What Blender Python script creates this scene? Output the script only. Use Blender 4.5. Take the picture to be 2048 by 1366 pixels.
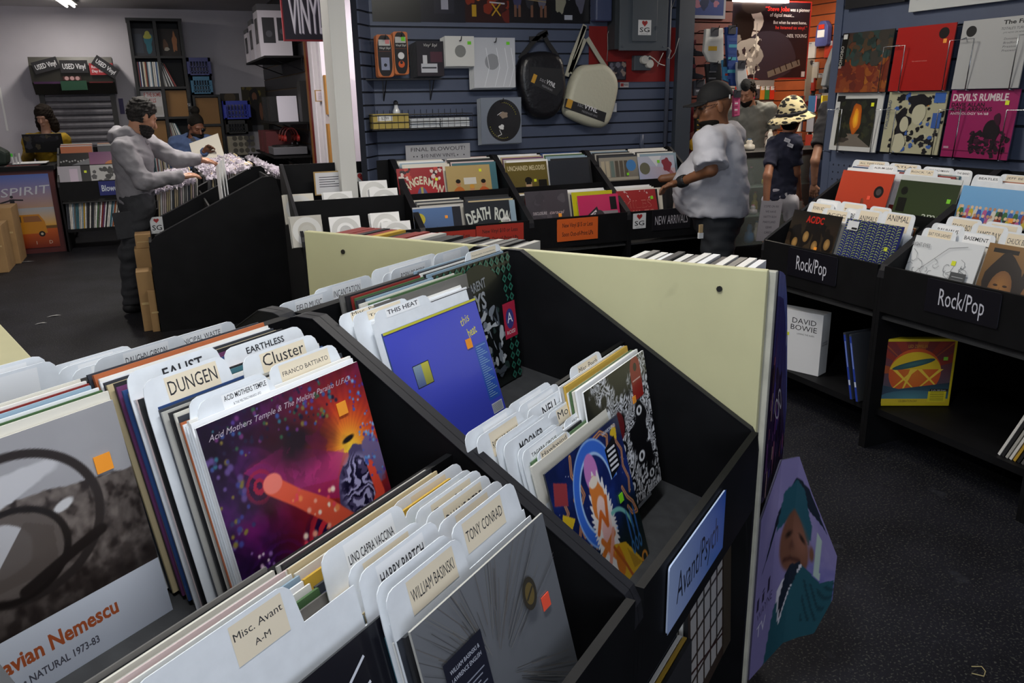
import bpy, bmesh, math, random
import numpy as np
from mathutils import Matrix, Vector
R = math.radians
random.seed(7)
SC = bpy.context.scene
COL = SC.collection
for o in list(bpy.data.objects): bpy.data.objects.remove(o)

# ------------------------------------------------------------------ camera
CAMH, FPX, PITCH, ROLL, YAW = 1.55, 1630.0, 16.6, -1.1, 23.0
_p, _r, _y = R(PITCH), R(ROLL), R(YAW)
_Z = Matrix.Rotation(-_y, 3, 'Z')
_f = Vector((0, math.cos(_p), -math.sin(_p))); _u = Vector((0, math.sin(_p), math.cos(_p))); _x = Vector((1, 0, 0))
CR = _Z @ (_x*math.cos(_r) + _u*math.sin(_r)); CU = _Z @ (-_x*math.sin(_r) + _u*math.cos(_r)); CF = _Z @ _f
cam = bpy.data.objects.new('camera', bpy.data.cameras.new('camera')); COL.objects.link(cam)
cam.data.sensor_width = 36; cam.data.lens = FPX/2048*36; cam.data.clip_start = .02
M4 = Matrix((CR, CU, -CF)).transposed().to_4x4(); M4.translation = (0, 0, CAMH); cam.matrix_world = M4
SC.camera = cam
def ray(x, y): return CF + CR*((x-1024)/FPX) - CU*((y-683)/FPX)
def onp(x, y, n, d):
    """point where the line of sight of photo pixel (x, y) meets the plane n.p = d"""
    n = Vector(n); c = Vector((0, 0, CAMH)); r = ray(x, y); return c + r*((d-n.dot(c))/n.dot(r))
def onx(x, y, X): return onp(x, y, (1, 0, 0), X)
def ony(x, y, Y): return onp(x, y, (0, 1, 0), Y)
def onz(x, y, Z): return onp(x, y, (0, 0, 1), Z)

# ------------------------------------------------------------------ world, light, exposure
vs = SC.view_settings; vs.view_transform = 'Standard'; vs.look = 'None'; vs.gamma = 1; vs.use_curve_mapping = False
vs.exposure = 0.12
w = bpy.data.worlds.new('world'); SC.world = w; w.use_nodes = True
w.node_tree.nodes['Background'].inputs[0].default_value = (.75, .85, 1, 1)
w.node_tree.nodes['Background'].inputs[1].default_value = .35
def area(name, loc, size, size_y, power, col, rot):
    l = bpy.data.lights.new(name, 'AREA'); l.shape = 'RECTANGLE'; l.size = size; l.size_y = size_y; l.energy = power; l.color = col
    o = bpy.data.objects.new(name, l); COL.objects.link(o); o.location = loc; o.rotation_euler = rot; return o
# daylight through the shop window behind the photographer
area('window_daylight', (-.6, -2.9, 1.75), 4.2, 1.5, 60, (.82, .89, 1.0), (R(86), 0, R(-6)))

# ------------------------------------------------------------------ materials
def lin(c):
    return tuple((v/12.92 if v <= .04045 else ((v+.055)/1.055)**2.4) for v in c)
def hx(s): return tuple(int(s[i:i+2], 16)/255 for i in (0, 2, 4))
def C(c): return hx(c) if isinstance(c, str) else tuple(c)
MATS = {}
def mat(name, col='808080', rough=.5, metal=0, noise=None, bump=None, emit=0, spec=.5, alpha=1, coat=0, trans=0):
    if name in MATS: return MATS[name]
    m = bpy.data.materials.new(name); m.use_nodes = True; nt = m.node_tree; b = nt.nodes['Principled BSDF']
    c = lin(C(col)); b.inputs['Base Color'].default_value = (*c, 1); b.inputs['Roughness'].default_value = rough
    b.inputs['Metallic'].default_value = metal; b.inputs['Specular IOR Level'].default_value = spec
    b.inputs['Alpha'].default_value = alpha; b.inputs['Coat Weight'].default_value = coat; b.inputs['Coat Roughness'].default_value = .08
    b.inputs['Transmission Weight'].default_value = trans
    if emit: b.inputs['Emission Color'].default_value = (*c, 1); b.inputs['Emission Strength'].default_value = emit
    if noise or bump:
        tc = nt.nodes.new('ShaderNodeTexCoord'); n = nt.nodes.new('ShaderNodeTexNoise')
        nt.links.new(tc.outputs['Object'], n.inputs['Vector']); n.inputs['Scale'].default_value = (noise or bump)[0]; n.inputs['Detail'].default_value = 6
        if noise:
            mx = nt.nodes.new('ShaderNodeMix'); mx.data_type = 'RGBA'
            k = noise[1]; c2 = lin(C(noise[2])) if len(noise) > 2 else tuple(min(1, v*(1+k)) for v in c)
            c1 = c if len(noise) > 2 else tuple(v*(1-k) for v in c)
            mx.inputs[6].default_value = (*c1, 1); mx.inputs[7].default_value = (*c2, 1)
            rp = nt.nodes.new('ShaderNodeMapRange'); rp.inputs[1].default_value = .35; rp.inputs[2].default_value = .65 + (.1 if len(noise) > 2 else 0)
            nt.links.new(n.outputs['Fac'], rp.inputs[0]); nt.links.new(rp.outputs[0], mx.inputs[0]); nt.links.new(mx.outputs[2], b.inputs['Base Color'])
        if bump:
            bp = nt.nodes.new('ShaderNodeBump'); bp.inputs['Strength'].default_value = bump[1]; bp.inputs['Distance'].default_value = .01
            n2 = nt.nodes.new('ShaderNodeTexNoise'); n2.inputs['Scale'].default_value = bump[0]; n2.inputs['Detail'].default_value = 4
            nt.links.new(tc.outputs['Object'], n2.inputs['Vector'])
            nt.links.new(n2.outputs['Fac'], bp.inputs['Height']); nt.links.new(bp.outputs[0], b.inputs['Normal'])
    MATS[name] = m; return m
def print_mat(name, rough, coat=0):
    m = mat(name, 'ffffff', rough, coat=coat); nt = m.node_tree
    a = nt.nodes.new('ShaderNodeAttribute'); a.attribute_name = 'Col'; nt.links.new(a.outputs['Color'], nt.nodes['Principled BSDF'].inputs['Base Color']); return m
PM = print_mat('print_matte', .6); PG = print_mat('print_gloss', .28, .25)
BLK = mat('black_laminate', '0e0e10', .58, noise=(9, .25), spec=.2)
BLKE = mat('black_edge', '1e1e22', .5, spec=.3)

# ------------------------------------------------------------------ objects
def tag(o, label=None, cat=None, group=None, kind=None):
    if label: o['label'] = label
    if cat: o['category'] = cat
    if group: o['group'] = group
    if kind: o['kind'] = kind
    return o
def link(o, parent=None):
    COL.objects.link(o)
    if parent is not None: o.parent = parent
    return o
def thing(name, label, cat, loc=(0, 0, 0), rz=0, group=None, kind=None):
    o = bpy.data.objects.new(name, None); link(o); o.location = loc; o.rotation_euler = (0, 0, rz); o.empty_display_size = .05
    return tag(o, label, cat, group, kind)
class MB:
    """collects vertices and faces for one mesh"""
    def __init__(s): s.v = []; s.f = []; s.mi = []
    def add(s, vs, fs, mi=0):
        n = len(s.v); s.v += [tuple(p) for p in vs]; s.f += [tuple(i+n for i in f) for f in fs]; s.mi += [mi]*len(fs); return s
    def box(s, x0, x1, y0, y1, z0, z1, mi=0, M=None):
        vs = [Vector((x, y, z)) for z in (z0, z1) for x, y in ((x0, y0), (x1, y0), (x1, y1), (x0, y1))]
        if M: vs = [M @ p for p in vs]
        return s.add(vs, [(3, 2, 1, 0), (4, 5, 6, 7), (0, 1, 5, 4), (1, 2, 6, 5), (2, 3, 7, 6), (3, 0, 4, 7)], mi)
    def prism(s, pts, h0, h1, axis='y', mi=0, M=None):
        """polygon extruded along an axis: pts in (x,z) for y, (y,z) for x, (x,y) for z"""
        mk = {'y': lambda p, h: (p[0], h, p[1]), 'x': lambda p, h: (h, p[0], p[1]), 'z': lambda p, h: (p[0], p[1], h)}[axis]
        n = len(pts); vs = [Vector(mk(p, h0)) for p in pts]+[Vector(mk(p, h1)) for p in pts]
        if M: vs = [M @ p for p in vs]
        return s.add(vs, [tuple(range(n)), tuple(range(2*n-1, n-1, -1))]+[(i, n+i, n+(i+1) % n, (i+1) % n) for i in range(n)], mi)
    def tube(s, pts, r, n=6, mi=0, closed=False):
        pts = [Vector(p) for p in pts]; rings = []
        for i, p in enumerate(pts):
            d = (pts[min(i+1, len(pts)-1)]-pts[max(i-1, 0)]).normalized()
            a = d.orthogonal().normalized() if i == 0 else (pa - d*pa.dot(d)).normalized()
            pa = a; b = d.cross(a); rr = r[i] if isinstance(r, (list, tuple)) else r
            rings.append([p + (a*math.cos(2*math.pi*k/n)+b*math.sin(2*math.pi*k/n))*rr for k in range(n)])
        vs = [v for q in rings for v in q]
        fs = [(i*n+k, i*n+(k+1) % n, (i+1)*n+(k+1) % n, (i+1)*n+k) for i in range(len(pts)-1) for k in range(n)]
        fs += [tuple(range(n-1, -1, -1)), tuple(range(len(vs)-n, len(vs)))]
        return s.add(vs, fs, mi)
    def lathe(s, prof, n=16, c=(0, 0, 0), mi=0, sx=1, sy=1):
        vs = [(c[0]+r*sx*math.cos(2*math.pi*k/n), c[1]+r*sy*math.sin(2*math.pi*k/n), c[2]+z) for r, z in prof for k in range(n)]
        fs = [(i*n+k, i*n+(k+1) % n, (i+1)*n+(k+1) % n, (i+1)*n+k) for i in range(len(prof)-1) for k in range(n)]
        fs += [tuple(range(n-1, -1, -1)), tuple(range(len(vs)-n, len(vs)))]
        return s.add(vs, fs, mi)
    def mesh(s, name, mats, smooth=False, fix=True):
        me = bpy.data.meshes.new(name); me.from_pydata(s.v, [], s.f)
        for m in (mats if isinstance(mats, (list, tuple)) else [mats]): me.materials.append(m)
        if len(set(s.mi)) > 1: me.polygons.foreach_set('material_index', s.mi)
        if fix:
            b = bmesh.new(); b.from_mesh(me); bmesh.ops.recalc_face_normals(b, faces=b.faces); b.to_mesh(me); b.free()
        if smooth: me.polygons.foreach_set('use_smooth', [True]*len(me.polygons))
        me.update(); return me
    def obj(s, name, mats, parent=None, smooth=False, loc=None, rot=None, bevel=0, fix=True):
        o = bpy.data.objects.new(name, s.mesh(name, mats, smooth, fix)); link(o, parent)
        if loc is not None: o.location = loc
        if rot is not None: o.rotation_euler = rot
        if bevel:
            m = o.modifiers.new('bevel', 'BEVEL'); m.width = bevel; m.segments = 2; m.limit_method = 'ANGLE'
        return o
def rrect(x0, z0, x1, z1, r, n=4, corners='all'):
    P = []
    for k, (cx, cz, a) in enumerate(((x1-r, z1-r, 0), (x0+r, z1-r, 90), (x0+r, z0+r, 180), (x1-r, z0+r, 270))):
        if corners == 'top' and k > 1: P.append(((x0, z0), (x1, z0))[k-2]); continue
        P += [(cx+r*math.cos(R(a+90*i/n)), cz+r*math.sin(R(a+90*i/n))) for i in range(n+1)]
    return P

# flat print: lettering, covers, labels
_TX = {}
def text_mesh(s, bold=0):
    k = (s, bold)
    if k not in _TX:
        cu = bpy.data.curves.new('t', 'FONT'); cu.body = s; cu.resolution_u = 2; cu.offset = bold; cu.fill_mode = 'FRONT' if hasattr(cu, 'fill_mode') else cu.fill_mode
        o = bpy.data.objects.new('t', cu); me = o.to_mesh()
        V = [(v.co.x, v.co.y) for v in me.vertices]; Fc = [tuple(p.vertices) for p in me.polygons]
        o.to_mesh_clear(); bpy.data.objects.remove(o); bpy.data.curves.remove(cu)
        xs = [v[0] for v in V] or [0]; _TX[k] = (V, Fc, min(xs), max(xs))
    return _TX[k]
class Art:
    """flat print on a w x h face; coordinates run 0..1 across and up; later shapes lie over earlier ones"""
    def __init__(s, w, h): s.w, s.h = w, h; s.v = []; s.f = []; s.c = []; s.L = 0
    def _put(s, pts, faces, cols):
        n = len(s.v); s.L += 1
        s.v += [(x*s.w, -s.L*2.5e-5, y*s.h) for x, y in pts]; s.f += [tuple(i+n for i in f) for f in faces]
        s.c += [C(c) for c in cols]
    def poly(s, pts, col, cols=None): s._put(pts, [tuple(range(len(pts)))], cols or [col]*len(pts)); return s
    def rect(s, x0, y0, x1, y1, col, col_top=None):
        ct = col_top or col; return s.poly([(x0, y0), (x1, y0), (x1, y1), (x0, y1)], None, [col, col, ct, ct])
    def disc(s, cx, cy, rx, col, ry=None, edge=None, n=20, rot=0):
        ry = ry or rx*s.w/s.h; ca, sa = math.cos(R(rot)), math.sin(R(rot))
        P = [(cx, cy)]
        for k in range(n):
            a = 2*math.pi*k/n; px, py = rx*s.w*math.cos(a), ry*s.h*math.sin(a); P.append((cx+(px*ca-py*sa)/s.w, cy+(px*sa+py*ca)/s.h))
        s._put(P, [(0, 1+k, 1+(k+1) % n) for k in range(n)], [col]+[edge or col]*n); return s
    def ring(s, cx, cy, r0, r1, col, n=28, a0=0, a1=360, asp=None):
        q = asp or s.w/s.h; P = []; full = a1-a0 >= 360; m = n if full else n+1
        for k in range(m):
            a = R(a0+(a1-a0)*k/n); P += [(cx+r0*math.cos(a), cy+r0*q*math.sin(a)), (cx+r1*math.cos(a), cy+r1*q*math.sin(a))]
        s._put(P, [(2*k, 2*k+1, (2*k+3) % (2*m), (2*k+2) % (2*m)) for k in range(n)], [col]*len(P)); return s
    def line(s, pts, wd, col):
        for (x0, y0), (x1, y1) in zip(pts, pts[1:]):
            dx, dy = (x1-x0)*s.w, (y1-y0)*s.h; l = math.hypot(dx, dy) or 1; nx, ny = -dy/l*wd/2*s.w, dx/l*wd/2*s.w
            s.poly([(x0+nx/s.w, y0+ny/s.h), (x0-nx/s.w, y0-ny/s.h), (x1-nx/s.w, y1-ny/s.h), (x1+nx/s.w, y1+ny/s.h)], col)
        return s
    def blob(s, cx, cy, r, col, rnd, n=20, edge=None, ry=None, j=.35, rot=0):
        P = [(cx, cy)]; ca, sa = math.cos(R(rot)), math.sin(R(rot)); h = [(m, rnd.uniform(-j, j)*.6, rnd.uniform(0, 6.3)) for m in (2, 3, 5)]
        for k in range(n):
            a = 2*math.pi*k/n; q = 1+sum(u*math.sin(m*a+f) for m, u, f in h); px, py = r*s.w*q*math.cos(a), (ry or r*s.w/s.h)*s.h*q*math.sin(a)
            P.append((cx+(px*ca-py*sa)/s.w, cy+(px*sa+py*ca)/s.h))
        s._put(P, [(0, 1+k, 1+(k+1) % n) for k in range(n)], [col]+[edge or col]*n); return s
    def text(s, t, x, y, size, col, align='c', sx=1, shear=0, rot=0, bold=0, width=None):
        """size: cap height as a share of h; width: fit the line into this share of w"""
        V, Fc, x0, x1 = text_mesh(t, bold); k = size*s.h/.69; kx = k*sx
        if width: kx = width*s.w/max(.01, x1-x0)
        off = {'c': (x0+x1)/2, 'l': x0, 'r': x1}[align]; ca, sa = math.cos(R(rot)), math.sin(R(rot)); P = []
        for vx, vy in V:
            px, py = (vx-off)*kx+shear*vy*k, vy*k; P.append((x+(px*ca-py*sa)/s.w, y+(px*sa+py*ca)/s.h))
        s._put(P, Fc, [col]*len(P)); return s
    def clip(s):
        s.v = [(min(max(x, 0), s.w), y, min(max(z, 0), s.h)) for x, y, z in s.v]; return s
    def mesh(s, name, gloss=False, clip=True):
        if clip: s.clip()
        me = bpy.data.meshes.new(name); me.from_pydata(s.v, [], s.f); me.materials.append(PG if gloss else PM)
        at = me.color_attributes.new('Col', 'FLOAT_COLOR', 'POINT')
        at.data.foreach_set('color', [v for c in s.c for v in (*lin(c), 1)])
        me.update(); return me
    def obj(s, name, parent, loc=(0, 0, 0), rot=(0, 0, 0), gloss=False, clip=True):
        o = bpy.data.objects.new(name, s.mesh(name, gloss, clip)); link(o, parent); o.location = loc; o.rotation_euler = rot; return o
def vnoise(u, v, seed):
    r = np.random.RandomState(seed); T = r.rand(64, 64); a, b = np.floor(u).astype(int), np.floor(v).astype(int); fu, fv = u-a, v-b; fu, fv = fu*fu*(3-2*fu), fv*fv*(3-2*fv); g = lambda i, j: T[(a+i) % 64, (b+j) % 64]
    return (g(0, 0)*(1-fu)+g(1, 0)*fu)*(1-fv)+(g(0, 1)*(1-fu)+g(1, 1)*fu)*fv
def fbm(u, v, s, seed, o=4): return sum(vnoise(u*s*2**k+7*k, v*s*2**k+3*k, seed+k)/2**k for k in range(o))/sum(1/2**k for k in range(o))
class Field:
    """a fine colour grid for printed pictures: soft-edged shapes painted over one another, coordinates 0..1"""
    def __init__(s, nx, ny=None, col='000000'):
        s.nx, s.ny = nx, ny or nx; s.u, s.v = [q.ravel() for q in np.meshgrid(np.linspace(0, 1, s.nx+1), np.linspace(0, 1, s.ny+1), indexing='ij')]; s.c = np.tile(np.array(C(col)), (len(s.u), 1)); s.e = 1.2/nx
    def mix(s, m, col): m = np.clip(m, 0, 1)[:, None]; c = col if isinstance(col, np.ndarray) else np.array(C(col)); s.c = s.c*(1-m)+c*m; return s
    def soft(s, d, w=None): return np.clip(.5-d/(w or s.e), 0, 1)
    def ell(s, cx, cy, rx, ry, col, rot=0, w=None, wob=0, seed=1):
        ca, sa = math.cos(R(rot)), math.sin(R(rot)); x, y = s.u-cx, s.v-cy; p, q = (x*ca+y*sa)/rx, (-x*sa+y*ca)/ry; d = np.sqrt(p*p+q*q)-1
        if wob: d = d+wob*(fbm(s.u, s.v, 7, seed)-.5)*2
        return s.mix(s.soft(d*min(rx, ry), w), col)
    def ring(s, cx, cy, r0, r1, col, asp=1, w=None, a0=None, a1=None):
        x, y = s.u-cx, (s.v-cy)/asp; r = np.sqrt(x*x+y*y); m = s.soft(np.maximum(r-r1, r0-r), w)
        if a0 is not None: a = np.degrees(np.arctan2(y, x)) % 360; m = m*((a-a0) % 360 <= a1-a0)
        return s.mix(m, col)
    def seg(s, pts, r, col, w=None, taper=None):
        d = None
        for k, ((x0, y0), (x1, y1)) in enumerate(zip(pts, pts[1:])):
            dx, dy = x1-x0, y1-y0; t = np.clip(((s.u-x0)*dx+(s.v-y0)*dy)/(dx*dx+dy*dy+1e-9), 0, 1); ra, rb = (r, r) if taper is None else (taper[k], taper[k+1]); q = np.hypot(s.u-x0-t*dx, s.v-y0-t*dy)-(ra+(rb-ra)*t); d = q if d is None else np.minimum(d, q)
        return s.mix(s.soft(d, w), col)
    def poly(s, pts, col, a=1):
        ins = np.zeros(len(s.u), bool); n = len(pts)
        for i in range(n):
            (x0, y0), (x1, y1) = pts[i], pts[(i+1) % n]
            if y0 != y1: ins ^= ((y0 > s.v) != (y1 > s.v)) & (s.u < (x1-x0)*(s.v-y0)/(y1-y0)+x0)
        return s.mix(ins*a, col)
    def dots(s, rnd, n, x0, y0, x1, y1, r, cols, w=None):
        for _ in range(n): q = rnd.uniform(*r); s.ell(rnd.uniform(x0, x1), rnd.uniform(y0, y1), q, q, rnd.choice(cols), w=w or q*.8)
        return s
    def put(s, a):
        n1 = s.ny+1; i, j = [q.ravel() for q in np.meshgrid(np.arange(s.nx), np.arange(s.ny), indexing='ij')]; k = i*n1+j; F_ = np.stack([k, k+n1, k+n1+1, k+1], 1)
        a._put(list(zip(s.u.tolist(), s.v.tolist())), [tuple(q) for q in F_.tolist()], [tuple(q) for q in np.clip(s.c, 0, 1).tolist()]); return a
def board_art(art, name, label, cat, loc, rot, th=.004, edge='e8e8e8', gloss=False, group=None, rad=0, pname='printed_face', bm=None):
    """a thin rigid card or board whose face carries the print; origin at its lower left front corner"""
    b = MB()
    if rad: b.prism(rrect(0, 0, art.w, art.h, rad), 0, th)
    else: b.box(0, art.w, 0, th, 0, art.h)
    o = b.obj(name, bm or mat('board_'+str(edge), edge, .6)); o.location = loc; o.rotation_euler = rot; tag(o, label, cat, group)
    art.obj(pname, o, (0, -.0003, 0), gloss=gloss); return o
# ------------------------------------------------------------------ setting
XW, YW = 3.53, 5.64            # right slat wall, back slat wall
CEIL = 2.78
def struct(name, b, m, label=None, **k):
    o = b.obj(name, m, **k); o['kind'] = 'structure'
    if label: o['label'] = label
    return o
FLOORM = mat('floor_vinyl', '1c1c22', .6, noise=(3.0, .30), bump=(90, .06), spec=.16)
def speckle(m, scale, thr, col, amt=1):
    nt = m.node_tree; b = nt.nodes['Principled BSDF']; src = b.inputs['Base Color'].links[0].from_socket
    tc = nt.nodes.new('ShaderNodeTexCoord'); v = nt.nodes.new('ShaderNodeTexNoise'); v.inputs['Scale'].default_value = scale; v.inputs['Detail'].default_value = 3
    nt.links.new(tc.outputs['Object'], v.inputs['Vector']); r = nt.nodes.new('ShaderNodeMapRange'); r.inputs[1].default_value = thr; r.inputs[2].default_value = thr+.06; r.inputs[4].default_value = amt
    mx = nt.nodes.new('ShaderNodeMix'); mx.data_type = 'RGBA'; mx.inputs[7].default_value = (*lin(C(col)), 1)
    nt.links.new(v.outputs['Fac'], r.inputs[0]); nt.links.new(r.outputs[0], mx.inputs[0]); nt.links.new(src, mx.inputs[6]); nt.links.new(mx.outputs[2], b.inputs['Base Color'])
speckle(FLOORM, 130, .58, '5c5c54', .5); speckle(FLOORM, 9, .66, '33343a', .5)
struct('floor', MB().box(-4.2, 10, -3.2, 14, -.05, 0), FLOORM)
struct('ceiling', MB().box(-4.2, 10, -3.2, 14, CEIL, CEIL+.05), mat('ceiling_paint', 'c2c0c2', .8, noise=(2, .05)))
WHT = mat('white_wall_paint', 'cbc7cf', .7, noise=(1.5, .05), bump=(120, .05))
struct('wall_back_left', MB().box(-4.2, 3.2, 12.6, 12.7, 0, CEIL), WHT)
struct('wall_left', MB().box(-2.35, -2.25, 9.0, 12.6, 0, CEIL), WHT)
struct('wall_near_left', MB().box(-4.2, -4.1, -3.2, 12.6, 0, CEIL), WHT)
wf = MB(); wf.box(-4.2, 10, -3.2, -3.1, 0, .9).box(-4.2, 10, -3.2, -3.1, 2.5, CEIL).box(4.5, 10, -3.2, -3.1, .9, 2.5)
struct('wall_front', wf, WHT)
struct('window_1', MB().box(-4.2, 4.5, -3.16, -3.15, .9, 2.5), mat('window_glass', 'e8f0f4', .05, trans=1, alpha=.3))
SLAT = mat('slate_blue_paint', '4a5369', .5, noise=(2.5, .08))
GROOVE = mat('slat_groove', '141a28', .7)
def slatwall(name, x0, x1, z0, z1, pitch, zoff, place, m=SLAT, th=.012, gap=.012, gm=GROOVE):
    """horizontal boards with open grooves; local x runs along the wall, local -y faces the shop"""
    o = struct(name, MB().box(x0, x1, 0, .04, z0, z1), gm); o.matrix_world = place
    z = zoff; me = None
    while z < z1-.01:
        a, b_ = max(z0, z+gap/2), min(z1, z+pitch-gap/2)
        if b_ > a+.01:
            full = abs((b_-a)-(pitch-gap)) < 1e-4
            if full and me: p = bpy.data.objects.new('slat_board', me); link(p, o)
            else:
                p = MB().box(x0, x1, -th, -.0005, 0, b_-a).obj('slat_board', m, o)
                if full: me = p.data
            p.location = (0, 0, a)
        z += pitch
    return o
# pitch of the grooves measured on the back wall: about 26 px at 6 m
slatwall('wall_back', 1.40, 3.82, 0, CEIL, .0832, .025, Matrix.Translation((0, YW, 0)))
# short angled return beside the white pillar
slatwall('wall_back_return', 0, .20, 0, CEIL, .0832, .025, Matrix.Translation((1.30, YW-.16, 0)) @ Matrix.Rotation(R(55), 4, 'Z'))
RP = Matrix.Translation((XW, 3.62, 0)) @ Matrix.Rotation(R(-90), 4, 'Z')
slatwall('wall_right', 0, 3.2, 0, CEIL, .149, .05, RP)
struct('wall_right_back', MB().box(XW+.04, XW+.12, -3.2, 3.66, 0, CEIL), WHT)
struct('trim_1', MB().box(XW-.02, XW+.12, 3.62, 3.675, 0, CEIL), SLAT)
struct('trim_2', MB().box(3.80, 3.94, YW-.06, YW+.12, 0, CEIL), mat('dark_post_paint', '3c434e', .6))
struct('wall_pillar', MB().box(1.108, 1.215, YW-.22, YW+.02, 0, CEIL), mat('white_pillar_paint', 'd4d4d0', .6), 'white square pillar at the end of the blue slat wall', bevel=.004)

# ------------------------------------------------------------------ record bins
BW, BD, ZL, ZR = .755, .704, .80, 1.173
def bin_profile(D, zl, zr, z0=0):
    P = [(0.0, z0), (D, z0), (D, zr-.03)]
    P += [(D-.03+.03*math.cos(R(a)), zr-.03+.03*math.sin(R(a))) for a in (30, 60, 90)]
    sl = math.atan2(zr-zl, D-.07); P += [(D-.07, zr)]
    P += [(.045, zl+.012), (.018, zl-.004), (.004, zl-.03), (0, zl-.06)]
    return P
def make_bin(name, label, M, W=BW, D=BD, zl=ZL, zr=ZR, group=None, base=.16, cat='record bin', back=True):
    t = thing(name, label, cat, group=group); t.matrix_world = M
    pr = bin_profile(D, zl, zr); th = .018
    for x in (0, W-th):
        s = MB().prism(pr, x+.0005, x+th-.0005, 'x').obj('side_panel', BLK, t)
        e = MB(); q = pr[2:]
        for (y0, z0), (y1, z1) in zip(q, q[1:]):
            e.add([(x-.001, y0, z0), (x+th+.001, y0, z0), (x+th+.001, y1, z1), (x-.001, y1, z1), (x-.001, y0, z0+.002), (x+th+.001, y0, z0+.002), (x+th+.001, y1, z1+.002), (x-.001, y1, z1+.002)],
                  [(3, 2, 1, 0), (4, 5, 6, 7), (0, 1, 5, 4), (1, 2, 6, 5), (2, 3, 7, 6), (3, 0, 4, 7)])
        e.obj('edge_band', BLKE, s)
    k = zl-.80
    if back: MB().box(th, W-th, D-.012, D, base, zr-.004).obj('back_panel', BLK, t)
    MB().box(th, W-th, 0, .016, zl-.205, zl-.006).obj('front_lip', BLK, t)
    ym = D*.48
    MB().prism([(.016, .56+k), (ym, .63+k), (ym, .642+k), (.016, .572+k)], th, W-th, 'x').obj('bin_floor', mat('bin_floor_felt', '2b2b2c', .8, noise=(30, .2)), t)
    MB().box(th, W-th, ym, ym+.012, .60+k, zl+.17*(zr-zl)/.373).obj('row_divider', BLK, t)
    MB().prism([(ym+.012, .80+k), (D-.012, .86+k), (D-.012, .872+k), (ym+.012, .812+k)], th, W-th, 'x').obj('bin_floor', mat('bin_floor_felt'), t)
    MB().box(th, W-th, .04, D-.012, base-.03, base).obj('lower_shelf', BLK, t)
    return t
def floor_z(y, D=BD, k=0):
    ym = D*.48
    return (.573+k+.07*(y-.016)/(ym-.016)) if y < ym else (.813+k+.06*(y-ym-.012)/(D-ym-.024))
SLEEVE = [mat('sleeve_'+c, c, .45) for c in ('e9e6df', 'dcd7ca', 'f2f2f2', 'b9b6ae', '2a2a2c', '3a3d44', '6d6a66', 'c7b58e', '8a2f2a', '2f4a7c', '3f6d78', '4c6b44', 'caa23c', '6b3a66', 'b0623a', '91a8b8', 'd8c3c0')]
SLW = [5, 4, 6, 3, 4, 3, 2, 2, 1, 1.3, 1, 1, .6, .6, .8, 1, 1]
CNAME = dict(zip(('e9e6df', 'dcd7ca', 'f2f2f2', 'b9b6ae', '2a2a2c', '3a3d44', '6d6a66', 'c7b58e', '8a2f2a', '2f4a7c', '3f6d78', '4c6b44', 'caa23c', '6b3a66', 'b0623a', '91a8b8', 'd8c3c0'), ('ivory', 'cream', 'white', 'pale grey', 'black', 'charcoal', 'grey', 'tan', 'dark red', 'navy blue', 'teal', 'green', 'mustard', 'purple', 'orange brown', 'light blue', 'pale pink')))
def pick(r): return r.choices(SLEEVE, SLW)[0]
LP = .323
_RM = {}
def rec_mesh(w, h, th):
    k = (round(w, 3), round(h, 3), round(th, 4))
    if k not in _RM: _RM[k] = MB().box(-w/2, w/2, -th/2, th/2, 0, h).mesh('record_sleeve', SLEEVE[0])
    return _RM[k]
def record(loc, lean, rz, m, label, group=None, w=LP, h=LP, th=.0035, art=None, name='record_sleeve', cat='record', gloss=True, tilt=0):
    o = bpy.data.objects.new(name, rec_mesh(w, h, th)); link(o)
    o.material_slots[0].link = 'OBJECT'; o.material_slots[0].material = m
    o.location = loc; o.rotation_euler = (-lean, tilt, rz); tag(o, label, cat, group)
    if art: art.obj('cover_print', o, (-w/2, -th/2-.0002, 0), gloss=gloss)
    return o
def sticker(o, x, z, col, w=LP, th=.0035, s=.019, rot=0, name='price_sticker'):
    """small square price tag on a sleeve; x, z in metres from the lower left corner"""
    b = MB().box(-s/2, s/2, -.0012, 0, -s/2, s/2); p = b.obj(name, mat('sticker_'+col, col, .5), o); p.location = (x-w/2, -th/2-.0012, z); p.rotation_euler = (0, rot, 0); return p
ORG, GRN, YEL, RED = 'f59a2e', '7ed321', 'd9e021', 'f0553a'
def frame_of(M):
    """a bin's own frame: local point -> world, plus its turn about z"""
    rz = M.to_euler().z; return (lambda x, y, z: M @ Vector((x, y, z))), rz
FAR = MB(); FARM = list(SLEEVE)
def far_sleeve(M4_, w, th, h, m):
    """a small distant sleeve, joined with the others too small to pick apart"""
    FAR.box(-w/2, w/2, -th/2, th/2, 0, h, mi=FARM.index(m), M=M4_)
def stack(M, xc, y0, y1, n, lean, label, group, rnd, z=None, mats=None, jit=.006, dz=.0, w=LP, h=LP, k=0, D=BD, lift=0):
    """n sleeves standing one behind the other; y0..y1 are where their lower edges stand"""
    to, rz = frame_of(M); out = []
    for i in range(n):
        y = y0+(y1-y0)*(i+.5)/n
        zz = (floor_z(y, D, k) if z is None else z)+rnd.uniform(.002, .004)+dz*rnd.random()+lift
        m = mats[i % len(mats)] if mats else pick(rnd)
        out.append(record(to(xc+rnd.uniform(-jit, jit), y, zz), lean+rnd.uniform(-.004, .004), rz, m, CNAME[m.name[7:13]]+' '+label, group, th=rnd.choice((.003, .0035, .005)), w=w, h=h))
    return out
CARDM = mat('divider_white', 'e6e9ec', .42, noise=(40, .03))
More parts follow.
